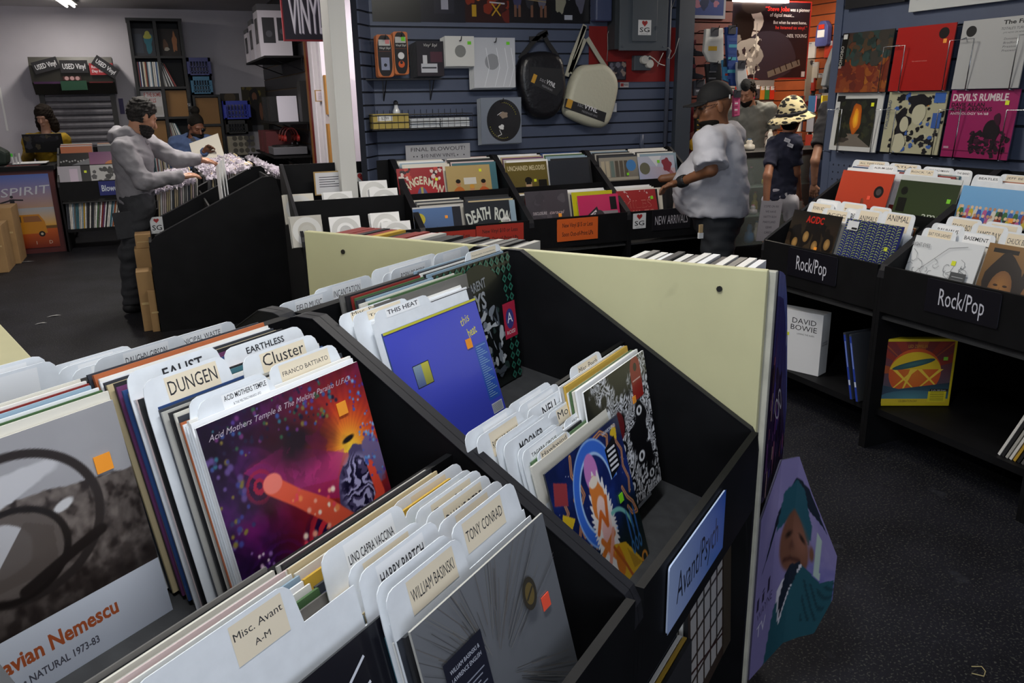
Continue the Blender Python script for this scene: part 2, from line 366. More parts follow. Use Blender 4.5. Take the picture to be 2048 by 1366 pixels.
def divider(M, xl, xr, x0, x1, y, zb, hb, ht, lean, text, label, style='cream', group=None, th=.0015, tx=None, tw=None, size=None, bold=0, text2=None):
    """white plastic divider: a full card with a raised rounded tab from x0 to x1 (bin frame); y is its lower edge"""
    to, rz = frame_of(M); r = .018
    pts = [(xl, 0), (xr, 0), (xr, hb)]
    if x1 < xr-.005: pts += [(x1+.004, hb)]
    T = rrect(x0, hb-.01, x1, ht, r, 3, 'top'); pts += T[:8]
    if x0 > xl+.005: pts += [(x0-.004, hb)]
    pts += [(xl, hb)]
    b = MB().prism([(p[0]-xl, p[1]) for p in pts], -th/2, th/2)
    o = b.obj('divider_card', CARDM); o.location = to(xl, y, zb); o.rotation_euler = (-lean, 0, rz)
    tag(o, label, 'divider card', group)
    if text is not None:
        W, Hh = (x1-x0), (ht-hb); a = Art(W, Hh)
        tx = .5 if tx is None else tx; tw = .62 if tw is None else tw
        if style == 'cream': a.rect(tx-tw/2, .06, tx+tw/2, .9, 'eadcc2')
        elif style == 'white': a.rect(tx-tw/2, .08, tx+tw/2, .9, 'f4f4f4')
        col = '26262a' if style != 'faint' else '7a6a5a'
        if text: a.text(text, tx, .34 if not text2 else .56, size or .34, col, width=min(tw*.92, tw*.92), bold=bold)
        if text2: a.text(text2, tx, .24, .13, col, width=tw*(.3 if len(text2) < 5 else .6))
        a.obj('name_label', o, (x0-xl, -th/2-.0003, hb))
    return o
# ------------------------------------------------------------------ foreground island
IA = R(36.4)
IM = Matrix.Rotation(IA, 4, 'Z')                       # island frame: x along the rows, y towards the ridge; the camera stands at its origin
IAx, IBx = Vector((math.cos(IA), math.sin(IA), 0)), Vector((-math.sin(IA), math.cos(IA), 0))
def ib(px, py, b):                                      # photo pixel -> (a, z) in the upright plane at depth b of the island
    p = onp(px, py, IBx, b); return p.dot(IAx), p.z
F0 = .403; RIDGE = F0+BD
ISL = [(1.064, 'black island record bin holding the blue and the hawk-coloured sleeves'), (.309, 'black island record bin with the purple psychedelic sleeve in its back row'), (-.446, 'black island record bin at the near left corner of the picture')]
def bm_(a, front=True): return IM @ (Matrix.Translation((a, F0, 0)) if front else Matrix.Translation((a+BW, 2*RIDGE-F0, 0)) @ Matrix.Rotation(math.pi, 4, 'Z'))
ISL_L = ['black island record bin nearest the cream end board, with the plain blue sleeve', 'black island record bin with the purple psychedelic sleeve in its back row', 'black island record bin running out of the picture at the near left']
for (a, _), l in zip(ISL, ISL_L):
    make_bin('record_bin', l, bm_(a), base=.222, group='back to back bins of the foreground island')
for (a, _), l in zip(ISL, ('black record bin on the far side of the island ridge beside the cream board', 'black record bin on the far side of the island ridge behind the purple sleeve', 'black record bin on the far side of the island ridge, leftmost')):
    make_bin('record_bin', l, bm_(a, False), group='back to back bins of the foreground island')
rnd = random.Random(11)
# ---- divider cards placed from the photograph: (name, tab top-left px, tab top-right px, depth b of the tab top, text, style, label centre, label width, size, second line)
def cards(rows, lean, row, stack_c, group, where):
    for (tl, tr, b, text, style, tx, tw, size, t2) in rows:
        a0, z0 = ib(*tl, b); a1, z1 = ib(*tr, b); zt = (z0+z1)/2
        yb = b-LP*math.sin(lean)-F0; zb = floor_z(max(.02, yb))+.002
        ht = (zt-zb)/math.cos(lean); hb = max(LP-.002, ht-.052)
        c = stack_c((a0+a1)/2); xl, xr = min(c-LP/2, a0-.002), max(c+LP/2, a1+.002)
        lab = ('white divider card lettered %s ' % text if text else 'white divider card with a blank tab ')+where
        divider(IM @ Matrix.Translation((0, F0, 0)), xl, xr, a0, a1, yb, zb, hb, max(ht, hb+.02), lean, text, lab[:110], style, group, tx=tx, tw=tw, size=size, text2=t2, bold=.012 if style in ('white', 'bold') else 0)
def c5(x, y): return (x/1.783, 600+y/1.783)
def c6(x, y): return (560+x/2.7, 860+y/2.7)
def c7(x, y): return (900+x/2.439, 640+y/2.439)
def c4(x, y): return (540+x/2.97, 440+y/2.97)
IF = IM @ Matrix.Translation((0, F0, 0))
G = 'divider cards of the foreground island'
L14 = R(14)
W1 = lambda a: .811
cards([(c5(705, 370), c5(975, 270), .888, 'ACID MOTHERS TEMPLE', 'white', .62, .62, .26, '& THE MELTING PARAISO UFO'),
       (c5(675, 355), c5(960, 262), .894, '', 'faint', None, None, None, None),
       (c5(965, 260), c5(1205, 140), .90, 'FRANCO BATTIATO', 'cream', .5, .72, .22, None),
       (c5(870, 205), c5(1135, 125), .94, 'Cluster', 'cream', .52, .6, .5, None),
       (c5(515, 290), c5(820, 205), .95, 'DUNGEN', 'cream', .55, .62, .42, None),
       (c5(800, 180), c5(1080, 90), 1.0, 'EARTHLESS', 'bold', .5, .52, .36, None),
       (c5(455, 265), c5(785, 165), 1.0, 'FAUST', 'bold', .58, .48, .42, None)], L14, 'back', W1, G, 'behind the purple psychedelic sleeve')
W2 = lambda a: .80
cards([(c6(650, 930), c6(1050, 590), .53, 'WILLIAM BASINSKI', 'cream', .56, .62, .3, None), (c6(597, 890), c6(990, 570), .545, 'NILS FRAHM', 'bold', .52, .6, .36, None),
       (c6(1005, 560), c6(1340, 290), .54, 'TONY CONRAD', 'cream', .45, .6, .3, None), (c6(505, 830), c6(920, 490), .57, 'HARRY PARTCH', 'white', .5, .6, .32, None),
       (c6(445, 800), c6(835, 495), .585, 'Steve Reich', 'cream', .5, .62, .4, None), (c6(920, 545), c6(1260, 270), .57, 'MOONDOG', 'cream', .5, .5, .36, None),
       (c6(290, 715), c6(730, 410), .63, 'LINO CAPRA VACCINA', 'white', .55, .6, .24, None), (c6(845, 500), c6(1185, 240), .60, 'DUANE PITRE', 'cream', .55, .6, .34, None),
       (c6(785, 470), c6(1135, 215), .62, 'Terry Riley', 'cream', .52, .6, .4, None), (c6(722, 460), c6(1080, 215), .64, 'LAURIE SPIEGEL', 'white', .5, .6, .32, None),
       (c6(640, 420), c6(1010, 180), .68, 'INGRAM MARSHALL', 'cream', .5, .5, .24, None)], L14, 'front', W2, G, 'behind the grey streaked sleeve')
W3 = lambda a: 1.335
cards([(c7(430, 690), c7(590, 555), .65, 'Hawkwind', 'cream', .5, .8, .4, None), (c7(362, 665), c7(560, 500), .66, 'TAGARA CIRCUS', 'white', .5, .66, .24, None), (c7(342, 650), c7(540, 500), .665, '', 'faint', None, None, None, None),
       (c7(560, 530), c7(730, 400), .67, 'HOWLIN RAIN', 'white', .5, .62, .26, None), (c7(285, 620), c7(510, 470), .672, 'MOONER', 'bold', .55, .55, .4, None), (c7(252, 600), c7(465, 460), .68, '', 'faint', None, None, None, None),
       (c7(490, 470), c7(665, 345), .69, 'Monks', 'cream', .52, .6, .44, None), (c7(170, 590), c7(392, 445), .69, 'RICHARD PINHAS', 'cream', .55, .6, .24, None),
       (c7(118, 570), c7(352, 430), .70, 'SOLOMON', 'white', .6, .5, .26, None), (c7(397, 455), c7(590, 325), .71, 'NEU', 'white', .5, .36, .44, None),
       (c7(360, 430), c7(555, 310), .72, 'PRETTY THINGS', 'white', .52, .62, .22, None), (c7(315, 430), c7(520, 300), .725, 'PERFECT', 'white', .5, .5, .3, None)], R(16), 'front', W3, G, 'in front of the blue sleeve')
cards([(c7(615, 235), c7(765, 160), .705, 'Misc. Psych', 'cream', .55, .62, .24, 'N-Z')], L14, 'front', lambda a: 1.55, G, 'behind the black and white sleeve')
cards([(c4(630, 700), c4(955, 590), .98, 'THIS HEAT', 'white', .5, .6, .42, None), (c4(500, 670), c4(830, 555), .995, 'Trans Am', 'cream', .55, .6, .26, None), (c4(415, 640), c4(755, 535), 1.01, 'Misc. Psych', 'cream', .5, .6, .34, 'A-M')], R(16), 'back', lambda a: 1.30, G, 'behind the plain blue sleeve')
cards([(c4(1160, 245), c4(1370, 190), 1.056, 'Psychedelic Compilations', 'cream', .5, .7, .16, None)], R(5), 'back', lambda a: 1.58, G, 'behind the dark sleeve with the green lattice border')
cards([((300, 1366), (632, 1218), .57, 'Misc. Avant', 'cream', .74, .36, .16, 'A-M')], L14, 'front', lambda a: .465, G, 'at the lower edge of the picture')
# cards of the bins beyond the ridge, seen over it (their tabs face away)
for k, (tl, tr, b, text, tx, tw) in enumerate([(c4(10, 520), c4(370, 405), 1.17, 'FIELD MUSIC', .55, .5), (c4(255, 420), c4(600, 320), 1.18, 'INCANTATION', .55, .5), (c4(600, 310), c4(985, 185), 1.21, '', .5, .5), (c4(665, 330), c4(940, 240), 1.166, '', .5, .5), (c4(715, 310), c4(965, 215), 1.16, 'BORN OF OSIRIS', .5, .6),
        (c4(970, 200), c4(1180, 155), 1.155, '', .5, .5), (c5(330, 215), c5(655, 120), 1.17, 'DAUGHN GIBSON', .55, .5), (c5(480, 180), c5(835, 65), 1.19, 'MUNICIPAL WASTE', .6, .5), (c5(165, 250), c5(470, 150), 1.22, '', .5, .5), (c5(200, 250), c5(480, 165), 1.21, '', .5, .5), (c5(250, 255), c5(520, 175), 1.20, '', .5, .5), ((-60, 745), (68, 748), 1.20, '', .5, .5), ((-80, 738), (40, 735), 1.23, '', .5, .5)]):
    a0, z0 = ib(*tl, b); a1, z1 = ib(*tr, b); a1 = max(a1, a0+.12); zt = (z0+z1)/2; hb = LP-.01; zb = .845; yb = b-F0
    u0 = min(ISL, key=lambda q: abs((a0+a1)/2-(q[0]+BW/2)))[0]
    xl = max(u0+.022, min(a0-.002, (a0+a1)/2-.16)); xr = min(u0+BW-.022, max(a1+.002, xl+LP)); a0 = max(a0, xl+.002); a1 = min(a1, xr-.002)
    divider(IF, xl, xr, a0, a1, yb, zb, hb-.02, zt-zb, 0, text, ('white divider card lettered %s beyond the island ridge' % text) if text else ['blank white divider card beyond the ridge, right of the lettering INCANTATION', 'short blank white divider card touching the card lettered BORN OF OSIRIS', 'blank white divider card beyond the ridge next to the cream board', 'leftmost tall blank divider card beyond the ridge', 'blank divider card beyond the ridge just left of the card lettered DAUGHN GIBSON', 'blank divider card beyond the ridge, half hidden by the card lettered DAUGHN GIBSON', 'blank divider card beyond the ridge at the left picture edge', 'rear blank divider card beyond the ridge at the left picture edge'][[2, 3, 5, 8, 9, 10, 11, 12].index(k)], 'white', G, tx=tx, tw=tw, size=.34)
    
# ---- covers
def swirl(a, rnd, n, cols, x0=0, y0=0, x1=1, y1=1, r=(.01, .06), edge=None, ry=None):
    for _ in range(n): a.blob(rnd.uniform(x0, x1), rnd.uniform(y0, y1), rnd.uniform(*r), rnd.choice(cols), rnd, edge=edge, rot=rnd.uniform(0, 180), ry=(rnd.uniform(*r)*ry if ry else None))
    return a
def cov_purple():
    r = random.Random(3); F = Field(190, col='24123a'); u, v = F.u, F.v; n = fbm(u, v, 5, 3); n2 = fbm(u+n*.4, v-n*.3, 9, 8)
    F.mix((n2-.45)*3, '4a1a62'); F.mix((fbm(u, v, 4, 21)-.55)*4*(v < .75), '6a1560'); F.mix((.5-n2)*3, '150b1e'); F.mix((1-v*2.2)*.7, '3a1258')
    F.mix(np.clip((.72-v)*3, 0, 1)*np.clip(1.3-abs(u-.6)*3, 0, 1)*.8, '8a1024'); x, y = u-.80, v-.63; rr_ = np.hypot(x, y); th = np.arctan2(y, x); ray_ = .5+.5*np.sin(th*38+3*n)
    F.mix(np.exp(-(rr_/.42)**2)*1.1, '8e1a1e'); F.mix(np.exp(-(rr_/.26)**2)*(.65+.35*ray_), 'd8381e'); F.mix(np.exp(-(rr_/.16)**2)*(.8+.2*ray_), 'ee7a22'); F.mix(np.exp(-(np.hypot(x, y*.75+.05)/.10)**2), 'f6d23a')
    F.poly([(.16, .74), (.40, .77), (.80, .58), (.66, .40), (.34, .55)], '9c2270', .62); F.poly([(.42, .68), (.76, .62), (.66, .50), (.40, .56)], 'b83088', .4); F.ell(.52, .76, .17, .10, '23141c', rot=-20, w=.12, wob=.6); F.mix((n2 > .55)*np.clip(1-np.hypot((u-.5)/.3, (v-.72)/.2), 0, .6), '5a1438')
    sw = np.hypot(u-.53, v-.24); F.mix((np.sin(sw*120+6*n+3*np.arctan2(v-.24, u-.53)) > .1)*np.clip((.20-sw)*12, 0, 1), 'c82a3a'); F.mix((np.sin(sw*120+6*n+3*np.arctan2(v-.24, u-.53)) < -.2)*np.clip((.20-sw)*12, 0, 1), '1c0f3a')
    s3 = np.hypot(u-.22, v-.66); F.mix((np.sin(s3*150+8*n) > .2)*np.clip((.11-s3)*14, 0, 1), 'a01c3c'); s4 = np.hypot(u-.2, v-.2); F.mix((np.sin(s4*130+9*n2) > .3)*np.clip((.25-s4)*5, 0, 1)*.5, '5a1a8a')
    F.ell(.80, .40, .13, .17, '4a4062', wob=.5); m = (np.sin(fbm(u, v, 6, 31)*60) > 0)*np.clip(1-np.hypot((u-.80)/.15, (v-.41)/.18), 0, .35)*3; F.mix(m, 'a8a0c4'); F.mix((np.sin(fbm(u, v, 6, 31)*60+2) > .5)*np.clip(1-np.hypot((u-.8)/.15, (v-.41)/.18), 0, .35)*3, '17122c'); F.ell(.96, .52, .06, .13, '6a5a80', wob=.8)
    F.seg([(.28, .63), (.40, .52), (.55, .39), (.70, .22)], .05, 'e0573c', taper=[.045, .042, .055, .06]); F.ell(.29, .635, .055, .045, 'ee7c6c'); F.dots(r, 26, .36, .3, .62, .55, (.005, .016), ['f6a48a', 'fbe0c8', 'f08a50', 'e8485a']); F.seg([(.70, .22), (.84, .22), (.92, .32), (.90, .48)], .03, 'e04a34', taper=[.05, .045, .032, .024]); F.seg([(.46, .17), (.54, .18), (.60, .12)], .02, 'f09a2a', taper=[.028, .018, .02])
    F.ell(.80, .655, .042, .014, '120c0a', rot=8); F.dots(r, 110, 0, .80, .8, 1, (.004, .012), ['3c508a', '34687a', '523c86', '7a6a34', '34583e', '6a346a', '26203a', '1c1830']); F.dots(r, 70, .88, .4, 1, .95, (.004, .010), ['3c58a8', '5a8ac0', '4a348a', '7aa0d0']); F.dots(r, 40, 0, .45, .14, .85, (.006, .016), ['3e3e80', '7a6c34', '34345e', '5e4880']); F.dots(r, 30, .02, .02, .2, .42, (.004, .011), ['b890b0', '8a60a0', 'd8c0cc'])
    a = F.put(Art(LP, LP)); a.text('Acid Mothers Temple & The Melting Paraiso U.F.O.', .04, .925, .026, 'b8aab4', 'l', width=.88, shear=.5); return a
def cov_rings():
    F = Field(170, col='9a989a'); u, v = F.u, F.v; n = fbm(u, v, 6, 5); n2 = fbm(u, v, 24, 9, 3); F.mix(np.clip((n-.5)*2, 0, 1)*.3, 'b4b2b4'); hor = .74+.04*np.sin(u*5)+.05*(n-.5)
    F.mix(F.soft(v-hor), '5c534e'); F.mix(F.soft(v-hor)*np.clip((.62-v)*3, 0, 1), '3a322f'); F.mix(F.soft(v-hor)*np.clip((n2-.5)*3, 0, .8), '766c66'); F.mix(F.soft(v-hor)*np.clip((.46-n2)*4, 0, .9), '241d1b')
    F.ell(.42, .80, .26, .06, 'bdbbbd', rot=6, wob=.25); F.ell(.68, .66, .045, .02, 'c4c2c2', rot=15); F.ring(.50, .645, .305, .345, '2a2422', asp=.86); F.ell(.45, .55, .20, .16, '5a514c', wob=.1); F.ell(.40, .58, .13, .10, 'b4b2b4', wob=.25); F.poly([(.36, .50), (.52, .66), (.62, .60), (.60, .44), (.36, .44)], '4e4540', .9); F.ring(.45, .55, .195, .225, '181311', asp=.82); F.seg([(.45, .40), (.68, .47), (.80, .50)], .022, '1c1614'); F.mix(np.clip((.42-v)*4, 0, .85)*(v > .2), '1f1917')
    a = F.put(Art(LP, LP)); a.rect(0, 0, 1, .265, 'aeb3bf', 'cdd1da'); a.text('Octavian Nemescu', .17, .135, .062, 'a5522e', 'l', width=.60, bold=.03); a.text('GRADEATIA \u2022 NATURAL 1973-83', .14, .06, .03, '4a4a54', 'l', width=.52, bold=.02)
    return a
def cov_grey():
    r = random.Random(5); a = Art(LP, LP); a.rect(0, 0, 1, 1, '5a5c60', '707276')
    for k in range(170):
        t = R(r.uniform(20, 340)); l0 = r.uniform(.1, .3); l = l0+r.uniform(.1, .6); a.line([(.42+l0*math.cos(t), .55+l0*math.sin(t)), (.42+l*math.cos(t), .55+l*math.sin(t))], .003, r.choice(['4a4a4c', '66605a', '7c7a76', '565452']))
    a.disc(.74, .74, .055, '3a352c', ry=.075); a.disc(.74, .74, .036, '6a5a34', ry=.05); a.line([(.71, .72), (.77, .76)], .012, '3a352c')
    a.rect(.10, .52, .36, .80, '1d1f2c')
    for k, t in enumerate(['WILLIAM BASINSKI &', 'LAWRENCE ENGLISH']): a.text(t, .23, .74-.035*k, .018, 'c8ccd8', width=.2)
    for k in range(6): a.rect(.13, .655-.02*k, .33-.02*(k % 3), .661-.02*k, '8a8e9c')
    return a
def cov_blue():
    a = Art(LP, LP); a.rect(0, 0, 1, 1, '3a45b8', '4c52c4'); a.rect(0, .0, 1, .12, '303a9e', '3a45b8')
    a.text('this', .82, .86, .055, 'dcd23c', shear=.2, rot=12); a.text('heat', .87, .77, .06, 'dcd23c', rot=8, sx=.7, bold=.01)
    a.rect(.17, .60, .335, .745, '14161e'); a.rect(.175, .605, .255, .74, '4a5a8a', '8aa0b0'); a.rect(.255, .605, .33, .74, '8a8a3a', 'c8c04a')
    a.rect(.84, .30, .985, .70, '2f55b0')
    for k in range(24): a.rect(.855, .68-.0155*k, .97-.02*((k*7) % 4), .685-.0155*k, '7fa8c8')
    a.rect(.845, .205, .975, .275, 'd8dce4')
    for k in range(16): a.rect(.85+.0075*k, .21, .8535+.0075*k, .27, '1a1c24')
    for k in range(4): a.text(['This', 'Heat', 'Made', 'Available'][k], .24+.01*k, .36-.055*k, .03, 'b8b45a', rot=14)
    a.rect(0, .985, 1, 1, 'c8c23c'); return a
def cov_lattice():
    r = random.Random(6); a = Art(LP, LP); a.rect(0, 0, 1, 1, '0f1412')
    for i in range(13):
        for j in range(13):
            if i in (0, 1, 11, 12) or j > 10:
                x, y = (i+.5)/13, (j+.5)/13; a.poly([(x-.035, y), (x, y-.035), (x+.035, y), (x, y+.035)], '2c6a58'); a.poly([(x-.018, y), (x, y-.018), (x+.018, y), (x, y+.018)], '10201c')
    a.disc(.5, .52, .40, '0c0f10', ry=.46, n=28); swirl(a, r, 40, ['4a5058', '7a8088', '2a3a38', 'b0b4b8'], .5, .1, .8, .7, (.006, .03), ry=2.4)
    a.text('TRANSPARENT', .38, .78, .07, '8a8e94', width=.46, rot=6, bold=.02); a.text('DAYS', .42, .64, .12, '9a9ea4', width=.34, rot=4, bold=.03)
    a.rect(.80, .34, .985, .62, 'a8243e'); a.disc(.89, .49, .06, '3a3a78', ry=.08); a.text('A', .89, .46, .08, 'e8e8f0'); a.text('ROSSI', .89, .37, .03, 'e8d8d8', width=.12)
    return a
def cov_hawk():
    r = random.Random(8); F = Field(170, col='17245a'); u, v = F.u, F.v; n = fbm(u, v, 5, 4); F.mix((n-.5)*3, '223a8a'); F.mix((.46-n)*4, '101a3c'); F.mix(np.clip((.42-v)*5, 0, 1)*np.clip(1.2-abs(u-.35)*1.2, 0, 1), '11281a'); F.mix(np.clip((u-.62)*4, 0, 1)*np.clip((.6-v)*4, 0, 1), '0e1c1a'); F.dots(r, 40, .02, .5, .98, .98, (.002, .004), ['c8d0e8'])
    def tendril(p, w_):
        F.seg(p, w_, 'e08a2a'); F.seg(p, w_*.6, 'f0b894'); F.seg(p, w_*.32, '34204a')
    for p, w_ in (([(.30, .98), (.27, .88), (.31, .80), (.24, .74), (.30, .68), (.36, .72), (.34, .78)], .014), ([(.62, .97), (.72, .98), (.80, .93), (.77, .86), (.84, .82)], .014), ([(.93, .95), (.90, .86), (.95, .78), (.92, .68), (.96, .58), (.93, .50)], .012), ([(.12, .56), (.2, .52), (.24, .58), (.26, .50)], .013), ([(.30, .42), (.36, .46), (.36, .38), (.40, .42)], .012), ([(.84, .56), (.88, .48), (.94, .42), (.97, .34), (.90, .36), (.86, .42)], .013), ([(.42, .3), (.44, .36)], .010), ([(.5, .25), (.51, .32)], .010), ([(.06, .66), (.14, .7), (.12, .78), (.05, .8)], .012)): tendril(p, w_)
    F.poly([(.04, .66), (.14, .60), (.20, .64), (.08, .72)], 'd8b428'); F.poly([(.84, .92), (.92, .86), (.94, .93), (.90, .97)], 'd8b428'); F.poly([(.02, .80), (.16, .74), (.2, .86), (.06, .92)], '9a3a40')
    F.ring(.52, .66, .215, .29, '3a6cd0', asp=1.15, a0=0, a1=300); F.ring(.52, .66, .205, .222, 'a8c8f0', asp=1.15, a0=0, a1=300); F.ring(.52, .66, .283, .295, '8ab0e8', asp=1.15, a0=0, a1=300); F.ell(.50, .80, .085, .12, 'c77fc0'); F.mix(F.soft(np.hypot((u-.52)/.135, (v-.44)/.33)-1+.10*np.sin(np.arctan2(v-.44, u-.52)*34)-.05*n, .02), 'efe9e6')
    F.ell(.52, .62, .085, .16, 'e08038', wob=.4); F.ell(.53, .47, .075, .17, 'f3cfc4', wob=.2); F.ell(.52, .36, .07, .12, 'efb9b4', wob=.2); F.seg([(.42, .44), (.50, .54), (.55, .44), (.60, .60)], .018, 'd86a2a'); F.seg([(.42, .30), (.60, .36)], .022, 'd8762a'); F.seg([(.44, .38), (.56, .22)], .02, 'e07a34'); F.seg([(.60, .38), (.48, .22)], .02, 'e8a08a'); F.ell(.50, .74, .055, .035, 'f2e3d0')
    F.ring(.66, .22, .20, .225, '7ac0b8', asp=1.2, a0=10, a1=100); F.poly([(.56, .30), (.72, .24), (.90, .02), (.66, .0), (.55, .14)], 'dfae22'); F.poly([(.72, .20), (.88, .02), (.76, .04)], 'b88a1a'); F.ell(.60, .16, .06, .10, 'd0741e', wob=.5); F.seg([(.56, .28), (.66, .12), (.72, 0)], .012, 'b85a1c'); F.ring(.93, .03, .025, .045, 'd88a2a')
    for k in range(3): F.ell(.81+.055*k, .30, .012, .11, '2f62a8'); F.ring(.81+.055*k, .16, .012, .022, '3a78b8', asp=2.2)
    a = F.put(Art(LP, LP)); a.poly([(.74, .66), (.90, .70), (.89, .90), (.73, .86)], '14151b')
    for k in range(5): a.rect(.755, .83-.032*k, .87, .846-.032*k, 'd8d8dc')
    a.text('HAWKWIND', .84, .945, .022, 'c8ccd8', width=.2, bold=.02); return a
def cov_bw():
    F = Field(170, col='0e0e11'); u, v = F.u, F.v; n = fbm(u, v, 4, 14); n2 = fbm(u+.3*n, v+.4*n, 7, 19); st = np.sin(n2*70+14*n); F.mix(F.soft(-st+.0, .5), 'e6e6ea'); F.mix(F.soft(n-.42, .05), '0c0c10')
    for x, y, s_ in ((.2, .72, .07), (.72, .3, .055), (.5, .15, .05), (.85, .12, .045), (.42, .45, .06), (.78, .62, .05)): F.ell(x, y, s_*1.5, s_*1.1, '0c0c10'); F.ell(x, y, s_, s_*.7, 'eeeef0'); F.ell(x, y, s_*.4, s_*.4, '0c0c10')
    F.ell(.45, .62, .06, .09, '6a1a20', wob=.3); a = F.put(Art(LP, LP)); a.rect(.72, .70, .9, .92, '9a1f1c'); a.disc(.81, .92, .09, '9a1f1c'); a.disc(.81, .93, .03, '2a1010'); a.line([(.74, .84), (.88, .84)], .01, 'e0b0a8'); return a
def cov_scrawl():
    r = random.Random(10); a = Art(LP, LP); a.rect(0, 0, 1, 1, '12121a')
    for k in range(7): a.line([(.2+.1*r.random(), .9-.1*k), (.5+.2*r.random(), .8-.08*k), (.8, .92-.1*k)], .012, 'd8dae2')
    return a
rA = random.Random(21)
def isl_rec(xc, b_low, lean, art, label, m='sleeve_f2f2f2', dz=.003, tilt=0):
    y = b_low-F0; return record(IF @ Vector((xc, y, floor_z(y)+dz)), lean, IA, mat(m), label, art=art, tilt=tilt)
o = isl_rec(.811, .797, L14, cov_purple(), 'purple and red psychedelic record sleeve with an orange glow', dz=.004); sticker(o, .262, .262, ORG, s=.021)
o = isl_rec(.468, .955, R(11), cov_rings(), 'brown photographic sleeve with dark rings and the lettering Octavian Nemescu', 'sleeve_dcd7ca', dz=-.004); sticker(o, .285, .245, ORG, s=.024)
o = isl_rec(.795, .443, L14, cov_grey(), 'grey record sleeve with fine radiating streaks and a gold seal', 'sleeve_b9b6ae', dz=.067); sticker(o, .277, .205, RED, s=.021)
o = isl_rec(1.317, .877, R(17), cov_blue(), 'plain blue record sleeve with yellow handwriting', 'sleeve_2f4a7c', dz=-.018); sticker(o, .255, .235, ORG, s=.021)
o = isl_rec(1.582, 1.005, R(6), cov_lattice(), 'dark record sleeve with a green lattice border and silver lettering', 'sleeve_2a2a2c'); sticker(o, .255, .185, GRN, s=.02)
o = isl_rec(1.328, .546, R(15), cov_hawk(), 'navy record sleeve with orange flames and a blue crescent', 'sleeve_3a3d44', dz=-.006); sticker(o, .255, .165, GRN, s=.018)
o = isl_rec(1.555, .606, R(10), cov_bw(), 'black and white swirling record sleeve with a red tag', 'sleeve_f2f2f2', dz=.05); sticker(o, .232, .232, ORG, s=.016)
o = isl_rec(.50, .49, L14, cov_scrawl(), 'black record sleeve with white scrawl at the lower picture edge', 'sleeve_2a2a2c', dz=.06)
S = lambda *n: [mat('sleeve_'+k) for k in n]
def istack(xc, b0, b1, n, lean, label, mats=None, dz=0, jit=.004, rn=rA, lift=0):
    y0, y1 = b0-F0, b1-F0
    return stack(IF, xc, y0, y1, n, lean, label, 'record sleeves standing in the island bins', rn, mats=mats, dz=dz, jit=jit, lift=lift)
istack(.811, .803, 1.02, 26, L14, 'record sleeve standing behind the purple psychedelic sleeve', S('f2f2f2', 'e9e6df', 'b0623a', '3a3d44', 'dcd7ca', '2a2a2c', 'b9b6ae', '3a3d44', '2f4a7c', 'e9e6df', '2a2a2c', '3f6d78', '2a2a2c', 'd8c3c0', '91a8b8', '6d6a66', '2f4a7c', 'caa23c', '6b3a66', '2a2a2c', 'c7b58e', '3a3d44'), dz=.006)
istack(.797, .450, .66, 26, L14, 'record sleeve standing behind the grey streaked sleeve', S('2a2a2c', '3a3d44', 'e9e6df', '3f6d78', 'b0623a', '6b3a66', '2a2a2c', 'e9e6df', 'c7b58e', '6d6a66', 'f2f2f2', 'dcd7ca', 'f2f2f2', 'caa23c', '4c6b44', 'c7b58e', '2f4a7c', '3a3d44', '91a8b8', 'caa23c', 'b0623a', 'dcd7ca', 'c7b58e', 'e9e6df', '2a2a2c', 'b9b6ae'), dz=.02, lift=.03)
istack(.465, .965, 1.03, 7, R(10), 'record sleeve standing behind the brown sleeve with dark rings', S('dcd7ca', '4c6b44', 'f2f2f2', '91a8b8', '8a2f2a', 'e9e6df'))
istack(.475, .50, .68, 16, L14, 'record sleeve standing behind the card lettered Misc. Avant', S('f2f2f2', '91a8b8', 'e9e6df', 'd8c3c0', 'b9b6ae', 'dcd7ca', '6d6a66', '4c6b44', 'e9e6df'), dz=.02, lift=.03)
istack(1.315, .884, .955, 9, R(17), 'record sleeve standing behind the plain blue sleeve', S('2a2a2c', 'f2f2f2', 'f2f2f2', 'e9e6df', 'f2f2f2', 'caa23c', '2a2a2c', 'e9e6df', 'dcd7ca'), jit=.012)
istack(1.34, .956, 1.04, 9, R(9), 'record sleeve leaning at the back of the blue sleeve', S('6d6a66', '4c6b44', 'dcd7ca', '91a8b8', '3a3d44', '4c6b44', '8a2f2a', '2a2a2c'), jit=.02)
istack(1.57, 1.012, 1.05, 5, R(6), 'record sleeve standing behind the sleeve with the green lattice', S('91a8b8', '2a2a2c', 'e9e6df', '3a3d44'))
istack(1.325, .564, .665, 15, R(15), 'record sleeve standing behind the navy sleeve with orange flames', S('dcd7ca', '4c6b44', '2a2a2c', 'f2f2f2', 'b9b6ae', '2a2a2c', 'e9e6df', '6b3a66', 'd8c3c0', 'c7b58e', 'f2f2f2', 'b0623a'), dz=.0, jit=.006)
istack(1.555, .613, .655, 7, R(11), 'record sleeve standing behind the black and white sleeve', S('f2f2f2', 'dcd7ca', '4c6b44', 'e9e6df', 'caa23c', 'b9b6ae'), dz=.02, lift=.03)
# section sign on the front lip
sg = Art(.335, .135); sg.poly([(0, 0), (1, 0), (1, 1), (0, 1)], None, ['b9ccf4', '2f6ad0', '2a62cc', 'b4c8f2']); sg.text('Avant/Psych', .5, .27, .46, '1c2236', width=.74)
board_art(sg, 'section_sign', 'pale blue section sign lettered Avant/Psych on the bin front', 'sign', IM @ Vector((1.187, F0-.006, .640)), (0, 0, IA), th=.003, edge='c8d6f0', rad=.008, gloss=True)
